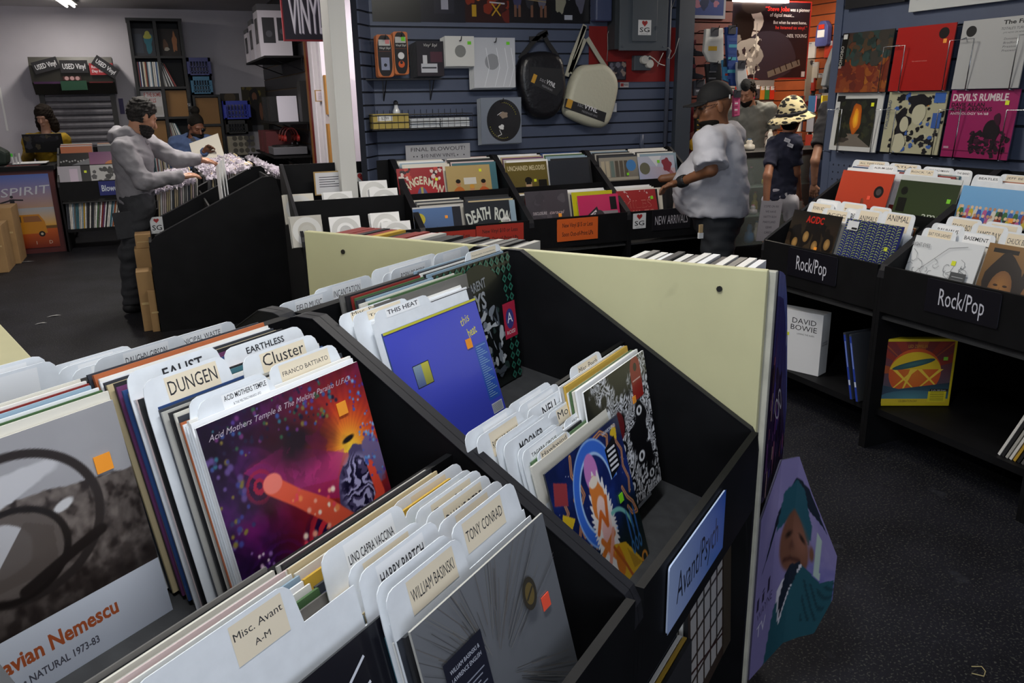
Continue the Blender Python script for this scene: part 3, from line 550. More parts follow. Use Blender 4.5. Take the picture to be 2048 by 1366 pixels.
# cream end board with a thinner grey board behind it, racks of sleeves on its far side
CRM = mat('cream_board', 'c9c498', .55, noise=(4, .05)); speckle(CRM, 5, .70, '8a8560', .5)
eb = thing('end_board', 'tall cream end board of the foreground island', 'panel', (0, 0, 0)); eb.matrix_world = IM
MB().box(1.826, 1.846, .415, 1.815, .02, 1.172).obj('cream_panel', CRM, eb, bevel=.003)
MB().box(1.847, 1.868, .400, 1.825, .02, 1.166).obj('grey_panel', mat('grey_board', 'b7b4a6', .6, noise=(20, .1)), eb, bevel=.002)
hm = mat('screw_black', '15140f', .6)
for b_, z_ in ((.52, 1.12), (1.02, 1.13), (1.66, 1.12)): MB().prism([(b_+.007*math.cos(k*.785), z_+.007*math.sin(k*.785)) for k in range(8)], 1.822, 1.8265, 'x').obj('screw', hm, eb)
rk = thing('record_rack', 'black rack of records on the far side of the cream end board', 'rack'); rk.matrix_world = IM
for b_ in (.43, 1.115, 1.80): MB().box(1.868, 2.02, b_-.009, b_+.009, .05, 1.10).obj('upright', BLK, rk)
MB().box(1.868, 2.02, .44, 1.79, .82, .835).obj('shelf', BLK, rk); MB().box(1.868, 2.02, .44, 1.79, .44, .455).obj('shelf', BLK, rk)
rB = random.Random(5)
for b0, b1, n, cm, lb in ((1.35, 1.75, 13, S('8a2f2a', '8a2f2a', '8a2f2a', '2a2a2c', '8a2f2a', 'caa23c', '2a2a2c', '8a2f2a', '8a2f2a', 'd8c3c0', 'b9b6ae', '2a2a2c', '2a2a2c'), 'red edged sleeve showing over the far end of the cream board'),
                          (1.09, 1.33, 10, S('2a2a2c', '6d6a66', '2a2a2c', '2a2a2c', 'b9b6ae'), 'dark sleeve showing over the middle of the cream board'), (.46, .78, 14, S('e9e6df', '6d6a66', 'e9e6df', 'f2f2f2', '2a2a2c'), 'cream and black edged sleeve over the near end of the cream board')):
    for i in range(n):
        b_ = b1-(b1-b0)*(i+.5)/n
        o = record(IM @ Vector((1.945, b_, .838)), 0, IA, cm[i % len(cm)], lb, 'sleeves in the rack behind the cream board', th=(b1-b0)/n*.8, w=.14, h=.323+rB.uniform(-.004, .004))
# low storage under the island bins, seen below the sign
rC = random.Random(3)
for i in range(9):
    y = .034+.012*i
    art = None
    if i == 0:
        art = Art(LP, LP); art.rect(0, 0, 1, 1, '3a2c22')
        for k in range(5):
            for j in range(5): art.rect(.05+.15*k, .1+.17*j, .05+.15*k+.12, .1+.17*j+.145, 'b9b4b0')
        art.rect(.8, 0, 1, 1, '4a4034'); art.line([(.0, .35), (.8, .2)], .02, '3a1a14')
    record(bm_(1.064) @ Vector((.565, y, .223)), R(3), IA, rC.choice(S('b9b6ae', '2a2a2c', 'caa23c', '91a8b8', 'e9e6df')), 'brown sleeve with a grid of pale panes on the shelf below the sign' if i == 0 else 'record sleeve behind the brown one on the low shelf below the sign', None if i == 0 else 'sleeves on the low shelf below the sign', th=.008, art=art)
for i in range(10):
    record(bm_(1.064) @ Vector((.225, .02+.011*i, .223)), R(2), IA, rC.choice(S('2a2a2c', '3a3d44', 'e9e6df', 'caa23c')), 'dark edged sleeve at the front left of the low shelf below the sign', 'front sleeves on the low shelf below the sign', th=.008, h=.235, w=.30)
# ------------------------------------------------------------------ right hand bins (rock and pop) and the wall above them
XF, YF, RW = 2.79, 3.29, .765
RZL, RZR = .845, 1.205; RK = RZL-.80
def rM(i): return Matrix.Translation((XF, YF-i*RW, 0)) @ Matrix.Rotation(R(-90), 4, 'Z')
RL = ['black record bin with the first Rock/Pop sign, farther along the right wall', 'black record bin with the nearer Rock/Pop sign and the yellow box below', 'black record bin cut off by the right picture edge']
for i in range(3): make_bin('record_bin', RL[i], rM(i), W=RW, zl=RZL, zr=RZR, group='bins along the right wall', base=.19)
RZ = R(-90); RM0 = rM(0); RG = 'divider cards of the right wall bins'
def cr(x, y): return (1480+x/2.315, 310+y/2.315)
def rcards(rows, X, lean, where):
    for k, (tl, tr, text, style, t2) in enumerate(rows):
        x_ = X-.012*k; p0, p1 = onx(*cr(*tl), x_), onx(*cr(*tr), x_); a0, a1 = YF-p0.y, YF-p1.y; a1 = max(a1, a0+.1)
        zt = (p0.z+p1.z)/2; yb = x_-LP*math.sin(lean)-XF; u = min(2, int((a0+a1)/2/RW)); lo, hi = u*RW+.02, (u+1)*RW-.02
        a0, a1 = max(a0, lo+.002), min(a1, hi-.002); xl = min(max(lo, (a0+a1)/2-LP/2), hi-LP); xl = min(xl, a0-.001); xr = max(xl+LP, a1+.001)
        zb = floor_z(yb, BD, RK)+.002; ht = max((zt-zb)/math.cos(lean), .345)
        divider(RM0, xl, xr, a0, a1, yb, zb, min(LP-.002, ht-.03), ht, lean, text, ('white divider card lettered %s %s' % (text, where)) if text else 'white divider card with a blank tab '+where+(', one of several' if k > 9 else ''), style, RG, tx=.52, tw=.7, size=.3, text2=t2, bold=.012 if style == 'white' else 0)
rcards([((520, 50), (690, 60), 'ALL TIME LOW', 'cream', None), ((690, 52), (838, 62), 'ATLAS', 'cream', None), ((848, 60), (992, 70), 'ERIC BACHMANN', 'white', None), ((990, 68), (1140, 80), 'THE BAND', 'white', None), ((1205, 88), (1380, 100), 'JEFF BECK', 'cream', None), ((595, 62), (728, 74), 'ALBUM LEAF', 'white', None), ((765, 76), (915, 88), 'ROCK "A"', 'cream', None), ((1056, 105), (1216, 114), 'BEATLES', 'white', None)], 3.33, R(14), 'in the upper row at right')
rcards([((345, 206), (460, 212), '', 'white', None), ((315, 220), (430, 226), 'RYAN ADAMS', 'cream', None), ((455, 218), (575, 228), 'THE ALARM', 'cream', None), ((590, 240), (690, 246), 'ANIMAL', 'cream', None), ((480, 248), (560, 252), 'ADELE', 'white', None), ((378, 250), (508, 258), 'AC/DC', 'cream', None), ((527, 250), (650, 262), 'ANIMALS', 'cream', None), ((645, 266), (800, 275), 'ANIMAL', 'cream', 'COLLECTIVE')], 3.06, R(16), 'in the farther Rock/Pop bin')
rcards([((950, 288), (1110, 300), 'BEACH BOYS', 'cream', None), ((1125, 310), (1296, 326), 'BEACH HOUSE', 'cream', None), ((870, 315), (1036, 330), 'BAUHAUS', 'white', None), ((1065, 320), (1232, 332), 'JAMES BAY', 'cream', None), ((1200, 360), (1390, 370), 'CHUCK BERRY', 'cream', None), ((1005, 355), (1180, 370), 'BASEMENT', 'white', None), ((832, 340), (1000, 352), 'BAT FOR LASHES', 'cream', None)], 3.05, R(16), 'in the nearer Rock/Pop bin')
def rrec(tl, X, lean, art, label, m='f2f2f2', stk=None):
    """sleeve whose upper left corner shows at pixel tl, its upper edge X metres out"""
    p = onx(*tl, X); yb = X-LP*math.sin(lean)-XF; zb = p.z-LP*math.cos(lean)
    return record(RM0 @ Vector((YF-p.y+LP/2, yb, max(zb, floor_z(yb, BD, RK)+.001))), lean, RZ, mat('sleeve_'+m), label, art=art)
r = random.Random(31)
def four_heads():
    a = Art(LP, LP); a.rect(0, 0, 1, 1, '4a3a24', '1a1714'); swirl(a, r, 30, ['2a2018', '3a2e20', '14110f'], 0, .1, 1, .8, (.05, .12))
    for x, y in ((.2, .5), (.4, .62), (.62, .5), (.86, .56)): a.blob(x, y+.02, .1, '17120e', r, ry=.2); a.disc(x, y, .06, 'b08a52', ry=.085, edge='7a5a30')
    a.rect(0, 0, 1, .2, 'a08a52', '6a5634'); a.text('AC/DC', .5, .84, .1, 'b8271c', width=.36, bold=.03); return a
def leaf_pattern():
    a = Art(LP, LP); a.rect(0, 0, 1, 1, '252a6a')
    for i in range(12):
        for j in range(26):
            x, y = (i+.5)/12, (j+.5)/26; d = 1 if i % 2 else -1
            a.poly([(x-.036, y-.012-.014*d), (x, y+.008), (x+.036, y-.006+.014*d), (x+.02, y+.014+.01*d), (x-.02, y+.016-.008*d)], '9aa860' if (i+j) % 3 else '7f9458')
    a.rect(.06, .84, .26, .97, 'd8dadc'); a.rect(.15, .85, .25, .88, '2a2a2a'); return a
def red_leaf():
    a = Art(LP, LP); a.rect(0, 0, 1, 1, 'b03a26', 'c4472c')
    for x, y, t in ((.5, .35, 60), (.55, .5, 100), (.42, .3, 130), (.62, .3, 30), (.5, .2, 80)): a.disc(x, y, .03, '7a3a2a', ry=.11, rot=t-90, edge='8a4a34')
    a.line([(.5, 0), (.52, .6)], .012, '6a2a20'); a.disc(.8, .72, .09, '1c1a1a'); a.disc(.8, .72, .05, '4a4444'); return a
def green_dark():
    a = Art(LP, LP); a.rect(0, 0, 1, 1, '3c4a2a', '2f3a22'); a.poly([(0, .2), (1, .45), (1, .3), (0, .05)], '46552f'); a.rect(0, .93, 1, 1, 'd8dad6'); a.disc(.12, .78, .06, '14160f'); a.rect(.05, .48, .2, .68, '14160f')
    a.text('america', .52, .42, .1, 'd8dccf', 'l', width=.62); a.text('perspective', .62, .32, .04, 'b8bcaf', 'l'); return a
def crowd():
    a = Art(LP, LP); a.rect(0, 0, 1, 1, '5a90c0', '7ab0dc'); rr = random.Random(2)
    for j in range(6):
        for i in range(16):
            x, y = (i+.5+rr.uniform(-.3, .3))/16, .70-j*.10; a.disc(x, y-.05, .035, rr.choice(['c8b03a', '8a2a2a', '3a6a3a', '2a2a2e', 'b85a8a', '3a5aa8', 'd8d0c0', 'a04a2a']), ry=.07, n=10); a.disc(x, y+.03, .022, rr.choice(['d8b090', 'c09070', 'e0c0a0']), n=10)
    a.rect(0, 0, 1, .16, '7a2a24', '9a3a2a'); return a
def line_drawing():
    a = Art(LP, LP); a.rect(0, 0, 1, 1, 'dfe1e2'); rr = random.Random(3)
    for _ in range(70):
        x, y, d, s = rr.uniform(.05, .9), rr.uniform(.1, .7), rr.uniform(0, 6.3), rr.uniform(.03, .1); a.line([(x+s*k*.4*math.cos(d+.6*k), y+s*k*.4*math.sin(d+.6*k)) for k in range(5)], .005, '7c7e82')
    a.line([(.02, .3), (.2, .55), (.55, .9), (.8, .95)], .006, '6a6c70'); a.rect(.68, .22, .9, .62, '4e5052')
    for k in range(7): a.rect(.71, .56-.04*k, .87, .568-.04*k, 'b0b2b4')
    a.text('BRIGHT EYES', .12, .86, .05, '7a7c80', width=.3); return a
def two_faces():
    a = Art(LP, LP); a.rect(0, 0, 1, 1, '3a2c20', '8a6436'); a.rect(.08, .9, .4, .95, '14100e'); rr = random.Random(4)
    for x, y in ((.3, .45), (.72, .42)):
        a.blob(x, y+.08, .24, '241c1a', rr, ry=.36, j=.12); a.disc(x, y, .15, 'a8743c', ry=.25, edge='7a5230'); a.disc(x-.06, y+.07, .03, '3a2418', ry=.014); a.disc(x+.06, y+.07, .03, '3a2418', ry=.014); a.disc(x, y-.1, .045, '7a3a2a', ry=.014); a.line([(x, y+.05), (x-.01, y-.04)], .012, '8a5c34')
    return a
rst = 'record sleeves in the right wall bins'
o = rrec(cr(255, 252), 2.96, R(16), four_heads(), 'dark glossy sleeve with four heads and red AC/DC lettering', '2a2a2c'); sticker(o, .215, .15, ORG)
o = rrec(cr(500, 292), 2.94, R(16), leaf_pattern(), 'sleeve with a blue and green wavy leaf pattern', '2f4a7c'); sticker(o, .265, .215, YEL)
o = rrec(cr(480, 85), 3.22, R(15), red_leaf(), 'orange red sleeve with a dark leaf and round black sticker', '8a2f2a'); sticker(o, .21, .2, RED)
o = rrec(cr(750, 118), 3.22, R(14), green_dark(), 'dark green sleeve with a pale top band and america lettering', 'dcd7ca'); sticker(o, .285, .225, GRN)
o = rrec(cr(1037, 140), 3.20, R(14), crowd(), 'blue sleeve with a crowd of bright little figures', '91a8b8'); sticker(o, .26, .2, ORG)
o = rrec(cr(820, 370), 2.95, R(17), line_drawing(), 'white sleeve with grey line drawing and a grey sticker', 'f2f2f2'); sticker(o, .215, .235, YEL)
o = rrec(cr(1160, 405), 2.95, R(16), two_faces(), 'brown sleeve with two faces side by side at the right picture edge', 'c7b58e')
rS = random.Random(8)
for xc, y0, y1, n, lb in ((.22, .10, .2, 8, 'behind the four headed sleeve'), (.53, .10, .2, 8, 'behind the wavy leaf sleeve'), (1.0, .09, .2, 9, 'behind the line drawn white sleeve'), (1.33, .1, .2, 8, 'behind the two faced sleeve'), (.22, .38, .45, 6, 'behind the orange red sleeve'), (.53, .38, .45, 6, 'behind the dark green sleeve'), (.96, .37, .45, 7, 'behind the crowd sleeve'), (1.33, .37, .45, 6, 'behind the crowd sleeve, farther right')):
    stack(RM0, xc, y0, y1, n, R(16), 'record sleeve standing '+lb, rst, rS, k=RK)
# section signs
for i, (x0, lb) in enumerate(((YF-3.088, 'black Rock/Pop sign on the farther bin'), (YF-2.285, 'black Rock/Pop sign on the nearer bin'))):
    a = Art(.32, .135); a.rect(0, 0, 1, 1, '14131a'); a.text('Rock/Pop', .5, .27, .5, 'cfcfd8', width=.62)
    board_art(a, 'section_sign', lb, 'sign', RM0 @ Vector((x0, -.005, .697)), (0, 0, RZ), th=.003, edge='3a3942', rad=.01, gloss=True, group='Rock/Pop signs')
# boxes on the low shelf
def boxset(name, label, p0, p1, h, d, art, m, side_art=None):
    """box standing on the shelf: p0, p1 its front lower corners"""
    v = p1-p0; w_ = v.length; rz = math.atan2(v.y, v.x); o = MB().box(0, w_, 0, d, 0, h).obj(name, m, bevel=.002); o.location = p0; o.rotation_euler = (0, 0, rz); tag(o, label, 'box set')
    art.w, art.h = w_, h; return o, rz
def A_(w=1, h=1): return Art(w, h)
def sz(art, w_, h): pass
p0, p1 = onz(1563, 736, .192), onz(1636, 753, .192); v = (p1-p0).normalized(); W_ = .30; p0 = p1-v*W_; rz = math.atan2(v.y, v.x)
bx = MB().box(0, W_, 0, .085, 0, .315).obj('box_set', mat('box_white', 'd6d6d6', .5), bevel=.002); bx.location = p0; bx.rotation_euler = (0, 0, rz); tag(bx, 'white box set lettered DAVID BOWIE on the low shelf', 'box set')
a = Art(W_, .315); rr = random.Random(6); a.rect(0, 0, 1, 1, 'dededf'); a.blob(.2, .3, .2, '1c1c1e', rr, ry=.26, j=.15); a.blob(.2, .2, .2, '17171a', rr, ry=.2, j=.1); a.poly([(.14, .62), (.3, .62), (.25, .36), (.2, .34)], 'd0cfcf'); a.blob(.18, .72, .075, 'c4c2c2', rr, ry=.11, j=.1); a.blob(.18, .83, .09, '1d1d1f', rr, ry=.06, j=.2)
a.text('DAVID', .68, .80, .085, '1a1a1c', width=.42); a.text('BOWIE', .68, .69, .085, '1a1a1c', width=.46); a.text('LOVING THE ALIEN', .72, .62, .025, '3a3a3c', width=.3); a.obj('printed_face', bx, (0, -.0004, 0)); 
a = Art(.085, .315); a.text('DAVID', .5, .52, .03, '1a1a1c', width=.6); a.text('BOWIE', .5, .48, .03, '1a1a1c', width=.64); a.obj('spine_print', bx, (W_+.0004, 0, 0), (0, 0, R(90)))
MB().box(-.009, .009, -.001, 0, -.008, .008).obj('price_sticker', mat('sticker_'+YEL, YEL), bx, loc=(.12, -.001, .19))
p0, p1 = onz(1744, 812, .192), onz(1898, 812, .192); v = p1-p0; W_ = v.length; rz = math.atan2(v.y, v.x); HH = W_*.93
bx = MB().box(0, W_, 0, .035, 0, HH).obj('box_set', mat('box_yellow', 'c9b31e', .4), bevel=.003); bx.location = p0; bx.rotation_euler = (0, 0, rz); tag(bx, 'yellow edged box set with a sun disc and light beams on the low shelf', 'box set')
a = Art(W_-.024, HH-.024); a.poly([(0, 0), (1, 0), (1, 1), (0, 1)], None, ['2a4a5a', '2a4a5a', '7a2018', '7a2018'])
for k in range(12):
    t = R(15*k+8); a.poly([(.5, .5), (.5+1.2*math.cos(t), .5+1.2*math.sin(t)), (.5+1.2*math.cos(t+.13), .5+1.2*math.sin(t+.13))], 'a04a20' if k % 2 else '8a2a1a')
a.disc(.5, .5, .36, 'd0701e', n=36, edge='c8501c'); a.poly([(.5+.36*math.cos(R(t)), .5+.36*.93*math.sin(R(t))) for t in range(10, 171, 10)], 'd8b41c')
for x0, x1 in ((.2, .5), (.5, .2), (.55, .85), (.85, .55), (.35, .45)): a.poly([(x0, .24), (x0+.02, .24), (x1+.04, .56), (x1-.02, .56)], 'e8c03a')
a.disc(.47, .64, .30, '3a6a68', ry=.05, rot=14, edge='24484c'); a.poly([(0, .32), (.3, .24), (1, .34), (1, 0), (0, 0)], None, ['1c2e3a', '2a4a5a', '1c2e3a', '3a6a78', '2a2a4a']); a.disc(.5, .1, .45, '4a8088', ry=.12, edge='3a6070'); a.rect(0, 0, 1, .08, 'c8ae20')
a.text('LED ZEPPELIN', .5, .90, .05, 'c08a2a', width=.26); a.text('CELEBRATION DAY', .45, .025, .035, '4a3a14', width=.26); a.rect(.72, .03, .97, .2, 'd0c01e'); a.rect(.74, .2, .99, .24, '14140f'); a.text('3 LPs 180 Gram', .86, .208, .02, 'e0e0d8', width=.2)
for k in range(5): a.rect(.75, .17-.028*k, .94, .178-.028*k, '5a5010')
a.rect(.87, .70, .93, .755, '8ad03a'); a.clip(); a.obj('printed_face', bx, (.012, -.0004, .012))
q = onz(1690, 795, .192)
for i in range(2):
    a = Art(.2, .3); a.rect(0, 0, 1, 1, '141a3a', '2a2f38'); a.rect(.1, .4, .9, .7, '26306a'); o = record(q+Vector((.02+.10*i*.3, -.03*i-.02, 0)), R(0), R(-62), mat('sleeve_3a3d44'), 'dark blue slim sleeve leaning against the upright, %s of two' % ('nearer' if i else 'farther'), 'slim blue sleeves', w=.3, h=.31, th=.014); o.rotation_euler = (0, R(-2), R(-20)); o.rotation_euler = (R(0), 0, R(-10)); o.rotation_euler = (R(14), 0, R(28)); o.location = RM0 @ Vector((.66+.035*i, .17, .192)); o.rotation_euler = (R(-15), 0, R(0)); 
    b2 = Art(.012, .3); b2.rect(0, 0, 1, 1, '1e3a9a'); b2.rect(.1, .22, .9, .3, 'c8d0e0'); b2.rect(.25, .5, .75, .9, '7a90d0'); b2.obj('spine_print', o, (-.1505, .006, 0), (0, 0, R(-90)))
for i in range(8):
    o = record(RM0 @ Vector((1.36+.016*i, .26, .192)), 0, RZ+R(90), [mat('sleeve_'+c) for c in ('e9e6df', '2a2a2c', 'b9b6ae', 'e9e6df', 'caa23c', '2a2a2c', '6d6a66', 'c7b58e')][i], 'large sleeve leaning at the right end of the low shelf', 'sleeves leaning on the low shelf at right', th=.01, w=.38, h=.36); o.rotation_euler = (R(-22), 0, RZ+R(-90))
# wall display: sleeves in wire holders
WIRE = mat('chrome_wire', 'b0b4b8', .25, metal=1)
def wall_sleeve(tl, tr, bl, art, label, m):
    X = XW-.045; p = onx(*tl, X); q = onx(*tr, X); b_ = onx(*bl, X); w_ = p.y-q.y; h = p.z-b_.z
    o = record(Vector((X-.02, (p.y+q.y)/2, p.z-h)), R(5), RZ, mat('sleeve_'+m), label, 'sleeves on display on the right slat wall', w=w_, h=h, th=.005)
    art.w, art.h = w_, h; art2 = art; return o, w_, h
def put(o, a, w_, h, th=.005): 
    k = (w_/1.0, h/1.0); a.v = [(x*w_, y, z*h) for x, y, z in a.v]; a.w, a.h = w_, h; a.obj('cover_print', o, (-w_/2, -th/2-.0002, 0), gloss=True)
def unit(): 
    a = Art(1, 1); return a
rr = random.Random(12)
u = unit(); u.poly([(0, 0), (1, 0), (1, 1), (0, 1)], None, ['a0521a', 'a86a1e', '2a3a36', '3a2a24']); swirl(u, rr, 80, ['6a2a1a', '7a3a1e', '5a241a', '8a4a1e'], 0, 0, 1, .55, (.04, .12)); swirl(u, rr, 60, ['2e403c', '3a3630', '4a3a2a', '26322e'], 0, .5, 1, 1, (.04, .1)); u.rect(0, .45, .12, 1, '16140f'); u.rect(.02, .9, .1, .98, 'c8c8c4'); u.text('BONOBO', .06, .6, .06, 'c0bcb4', rot=90)
o, w_, h = wall_sleeve((1687, 67), (1790, 57), (1690, 185), unit(), 'dark sleeve glowing orange at its foot, top row of the right wall', '2a2a2c'); put(o, u, w_, h); sticker(o, w_*.82, h*.82, RED, w=w_, th=.005)
u = unit(); u.rect(0, 0, 1, 1, '9a1612', 'a81c16'); u.disc(.82, .86, .085, '171312'); u.text('the national anthem', .48, .45, .02, 'c88a80', width=.26)
o, w_, h = wall_sleeve((1796, 56), (1914, 41), (1801, 182), unit(), 'plain red sleeve with a round black sticker on the right wall', '8a2f2a'); put(o, u, w_, h); sticker(o, w_*.86, h*.74, ORG, w=w_, th=.005)
u = unit(); u.rect(0, 0, 1, 1, 'a9a9a8', 'b4b4b2'); u.disc(.15, .84, .08, '1a1a1a'); u.text('The Fall', .97, .9, .055, '141414', 'r', width=.36, bold=.03); u.text("TOTALE'S TURNS", .95, .82, .035, '3a3a3c', 'r', width=.36, shear=.2); u.text("(IT'S NOW OR NEVER)", .95, .77, .02, '3a3a3c', 'r', width=.32, shear=.2)
for k, t in enumerate(('Doncaster', 'Bradford', 'Preston', 'Prestwich')): u.text(t, .66, .68-.055*k, .03, '4a4a4c', 'l', width=.2, shear=.2)
o, w_, h = wall_sleeve((1927, 42), (2066, 27), (1930, 178), unit(), 'white sleeve lettered The Fall on the right wall', 'b9b6ae'); put(o, u, w_, h)
u = unit(); u.rect(0, 0, 1, 1, 'c0c0bc'); u.rect(.1, .08, .88, .9, '22241a', '1a1c18'); swirl(u, rr, 30, ['2a2e20', '1a1c16', '34341f'], .12, .2, .86, .85, (.03, .07)); u.poly([(.34, .3), (.62, .3), (.5, .1)], '6a5c50'); u.poly([(.1, .08), (.88, .08), (.5, .3), (.44, .3)], '6a6258'); u.blob(.46, .72, .12, '2a2624', rr, ry=.14); u.blob(.49, .56, .12, 'e0861a', rr, ry=.26, edge='a04a12', j=.2); u.blob(.49, .56, .06, 'f0c030', rr, ry=.16, edge='e0861a', j=.2); u.blob(.28, .19, .12, '3a342e', rr, ry=.04); u.rect(.03, .85, .2, .95, '151513')
o, w_, h = wall_sleeve((1674, 186), (1769, 183), (1678, 300), unit(), 'white bordered sleeve with a tall flame on the right wall', 'e9e6df'); put(o, u, w_, h); sticker(o, w_*.8, h*.8, YEL, w=w_, th=.005)
u = unit(); u.rect(0, 0, 1, 1, 'a8a488')
for _ in range(110): u.blob(rr.uniform(.15, .98), rr.uniform(.02, .95), rr.uniform(.008, .05), rr.choice(['17171a', '1c1c20', '17171a', '3a5a9a', 'b4b096']), rr)
u.blob(.55, .8, .2, '17161a', rr, ry=.15); u.blob(.58, .64, .12, 'b4b096', rr, ry=.16, j=.1); u.blob(.32, .5, .13, '17161a', rr, ry=.2); u.blob(.36, .47, .08, 'b4b096', rr, ry=.12, j=.1); u.blob(.3, .16, .13, 'b4b096', rr, ry=.16, j=.1); u.rect(.8, .82, .98, .98, '3a60a8'); u.rect(.82, .42, .96, .66, '3a5a9a'); u.text('TWILIGHT SAD', .07, .62, .05, '3a4a6a', rot=90)
o, w_, h = wall_sleeve((1779, 184), (1897, 180), (1783, 304), unit(), 'cream sleeve with black ink figures and blue patches on the right wall', 'c7b58e'); put(o, u, w_, h); sticker(o, w_*.7, h*.8, ORG, w=w_, th=.005)
u = unit(); u.rect(0, 0, 1, 1, '8a1a50', '94205a'); u.text("DEVIL'S RUMBLE", .03, .84, .1, 'cfc4c4', 'l', width=.82, bold=.03); u.text('DAVIE ALLAN', .03, .755, .055, '1c1016', 'l', width=.5, bold=.03); u.text('& THE ARROWS', .03, .69, .055, '1c1016', 'l', width=.62, bold=.03); u.text("ANTHOLOGY '64-'68", .03, .635, .035, 'cfc4c4', 'l', width=.58, bold=.02)
for _ in range(90): u.blob(rr.uniform(.42, .97), rr.uniform(.08, .42), rr.uniform(.012, .04), rr.choice(['1a1018', '1a1018', '3a1228']), rr)
u.blob(.7, .42, .12, '170f15', rr, ry=.14, j=.2); u.blob(.76, .58, .05, '3a1228', rr, ry=.08); u.line([(.78, .35), (.74, .15), (.78, .02)], .05, '170f15'); u.rect(0, .1, 1, .108, '5a1236'); u.rect(.03, .13, .11, .16, 'b08a9a')
o, w_, h = wall_sleeve((1904, 180), (2042, 177), (1902, 313), unit(), "magenta sleeve lettered DEVIL'S RUMBLE on the right wall", '6b3a66'); put(o, u, w_, h); sticker(o, w_*.85, h*.81, YEL, w=w_, th=.005)
def holder(px, py, px2, pz, label):
    """bent wire holder: a bar between two sleeves and a long leg at each end"""
    X = XW-.075; p, q = onx(px, py, X), onx(px2, py, X); zl_ = onx(px, pz, X).z; t = MB()
    t.tube([(X, p.y+.01, zl_), (X, p.y, p.z), (X, q.y, p.z), (X, q.y+.012, zl_)], .0026, 6)
    mid = (p.y+q.y)/2; t.tube([(X, mid, p.z), (XW-.008, mid, p.z+.02)], .0026, 6)
    t.tube([(X, p.y+.01, zl_), (XW-.02, p.y+.01, zl_-.01)], .0026, 6); t.tube([(X, q.y+.012, zl_), (XW-.02, q.y+.012, zl_-.01)], .0026, 6)
    tag(t.obj('wire_holder', WIRE, smooth=True), label, 'wire holder', 'wire holders on the right slat wall')
holder(1768, 94, 1810, 184, 'wire holder between the orange glowing and the red sleeve'); holder(1900, 81, 1948, 180, 'wire holder between the red sleeve and the white sleeve'); holder(2038, 70, 2090, 178, 'wire holder at the right end of the top row')
holder(1752, 219, 1792, 305, 'wire holder between the flame sleeve and the ink figure sleeve'); holder(1877, 219, 1922, 316, 'wire holder between the ink figure and the magenta sleeve'); holder(2014, 220, 2075, 322, 'wire holder at the right end of the lower row'); holder(1655, 219, 1684, 302, 'wire holder at the left end of the lower row')
for (tl, tr, bl, fr, lab) in (((1700, -60), (1822, -80), (1701, 18), '17171a', 'black framed picture cut off above the right wall sleeves'), ((1830, -60), (2050, -90), (1827, 24), 'c4c6c4', 'white framed picture cut off above the right wall sleeves')):
    X = XW-.03; p, q, b_ = onx(*tl, X), onx(*tr, X), onx(*bl, X); w_, h = p.y-q.y, p.z-b_.z
    t = thing('picture', lab, 'picture', (X, p.y, b_.z), RZ)
    for x0, x1, z0, z1 in ((0, w_, 0, .05), (0, w_, h-.05, h), (0, .04, .05, h-.05), (w_-.04, w_, .05, h-.05)): MB().box(x0, x1, -.012, .012, z0, z1).obj('frame_bar', mat('frame_'+fr, fr, .45), t)
    a = Art(w_-.08, h-.1)
    if fr == '17171a': a.rect(0, 0, 1, 1, '5a3a22'); a.rect(.08, .05, .46, 1, '8a8a84'); a.rect(.52, .05, .95, 1, '9a8a2a')
    else: a.rect(0, 0, 1, 1, 'b4b8b6')
    a.obj('picture_print', t, (.04, 0, .05))
# pegboard strip under the sleeves
pb = MB().box(0, 2.9, -.018, -.0125, .95, 1.175).obj('pegboard', SLAT); pb.matrix_world = RP; tag(pb, 'blue pegboard strip under the display sleeves on the right wall', 'pegboard')
hol = MB()
for i in range(70):
    for j in range(5): hol.add([(.03+.04*i+.006*math.cos(k*1.047), -.0182, 1.0+.04*j+.006*math.sin(k*1.047)) for k in range(6)], [tuple(range(6))])
h_ = hol.obj('peg_holes', GROOVE, pb); h_['kind'] = 'stuff'
# ------------------------------------------------------------------ bins along the back wall
BY, BX0, BBW = 4.90, .745, .747
def bM(i): return Matrix.Translation((BX0+i*BBW, BY, 0))
BL_ = ['black bin of small white single sleeves by the white pillar', 'black record bin under the FINAL BLOWOUT sign with the red price signs', 'black record bin with the orange price sign', 'black record bin lettered NEW ARRIVALS']
for i in range(4): make_bin('record_bin', BL_[i], bM(i), W=BBW, group='bins along the back wall', zl=.785, zr=1.165)
BK = -.015
def k2(x, y): return (540+x/4.452, 280+y/4.452)
def k3(x, y): return (960+x/3.793, 280+y/3.793)
def brec(tl, Y, lean, art, label, m='f2f2f2', w=LP, h=LP, tilt=0, lift=True):
    p = ony(*tl, Y); yb = Y-h*math.sin(lean)-BY; zb = p.z-h*math.cos(lean)
    if lift: zb = max(zb, floor_z(yb, BD, BK)+.001)
    return record(Vector((p.x+w/2, BY+yb, zb)), lean, 0, mat('sleeve_'+m), label, art=art, w=w, h=h, tilt=tilt)
rr = random.Random(41)
def basic(bg, top=None, shapes=()):
    a = Art(LP, LP); a.rect(0, 0, 1, 1, bg, top or bg); return a
a = basic('8a1f28', '9a2a30'); a.disc(.5, .2, .42, 'a82a30', ry=.55); a.ring(.5, .1, .30, .34, 'c8b0b8', a0=0, a1=180); a.disc(.5, .3, .13, '5a5a88', ry=.3); a.line([(.5, .1), (.5, .6)], .05, 'b0a050')
for k, ch in enumerate('HANGERMAN'): t = (k-4)/4; a.text(ch, .5+t*.38, .66-.2*t*t, .16, 'd8d2b8', rot=-t*20, sx=.66, bold=.03)
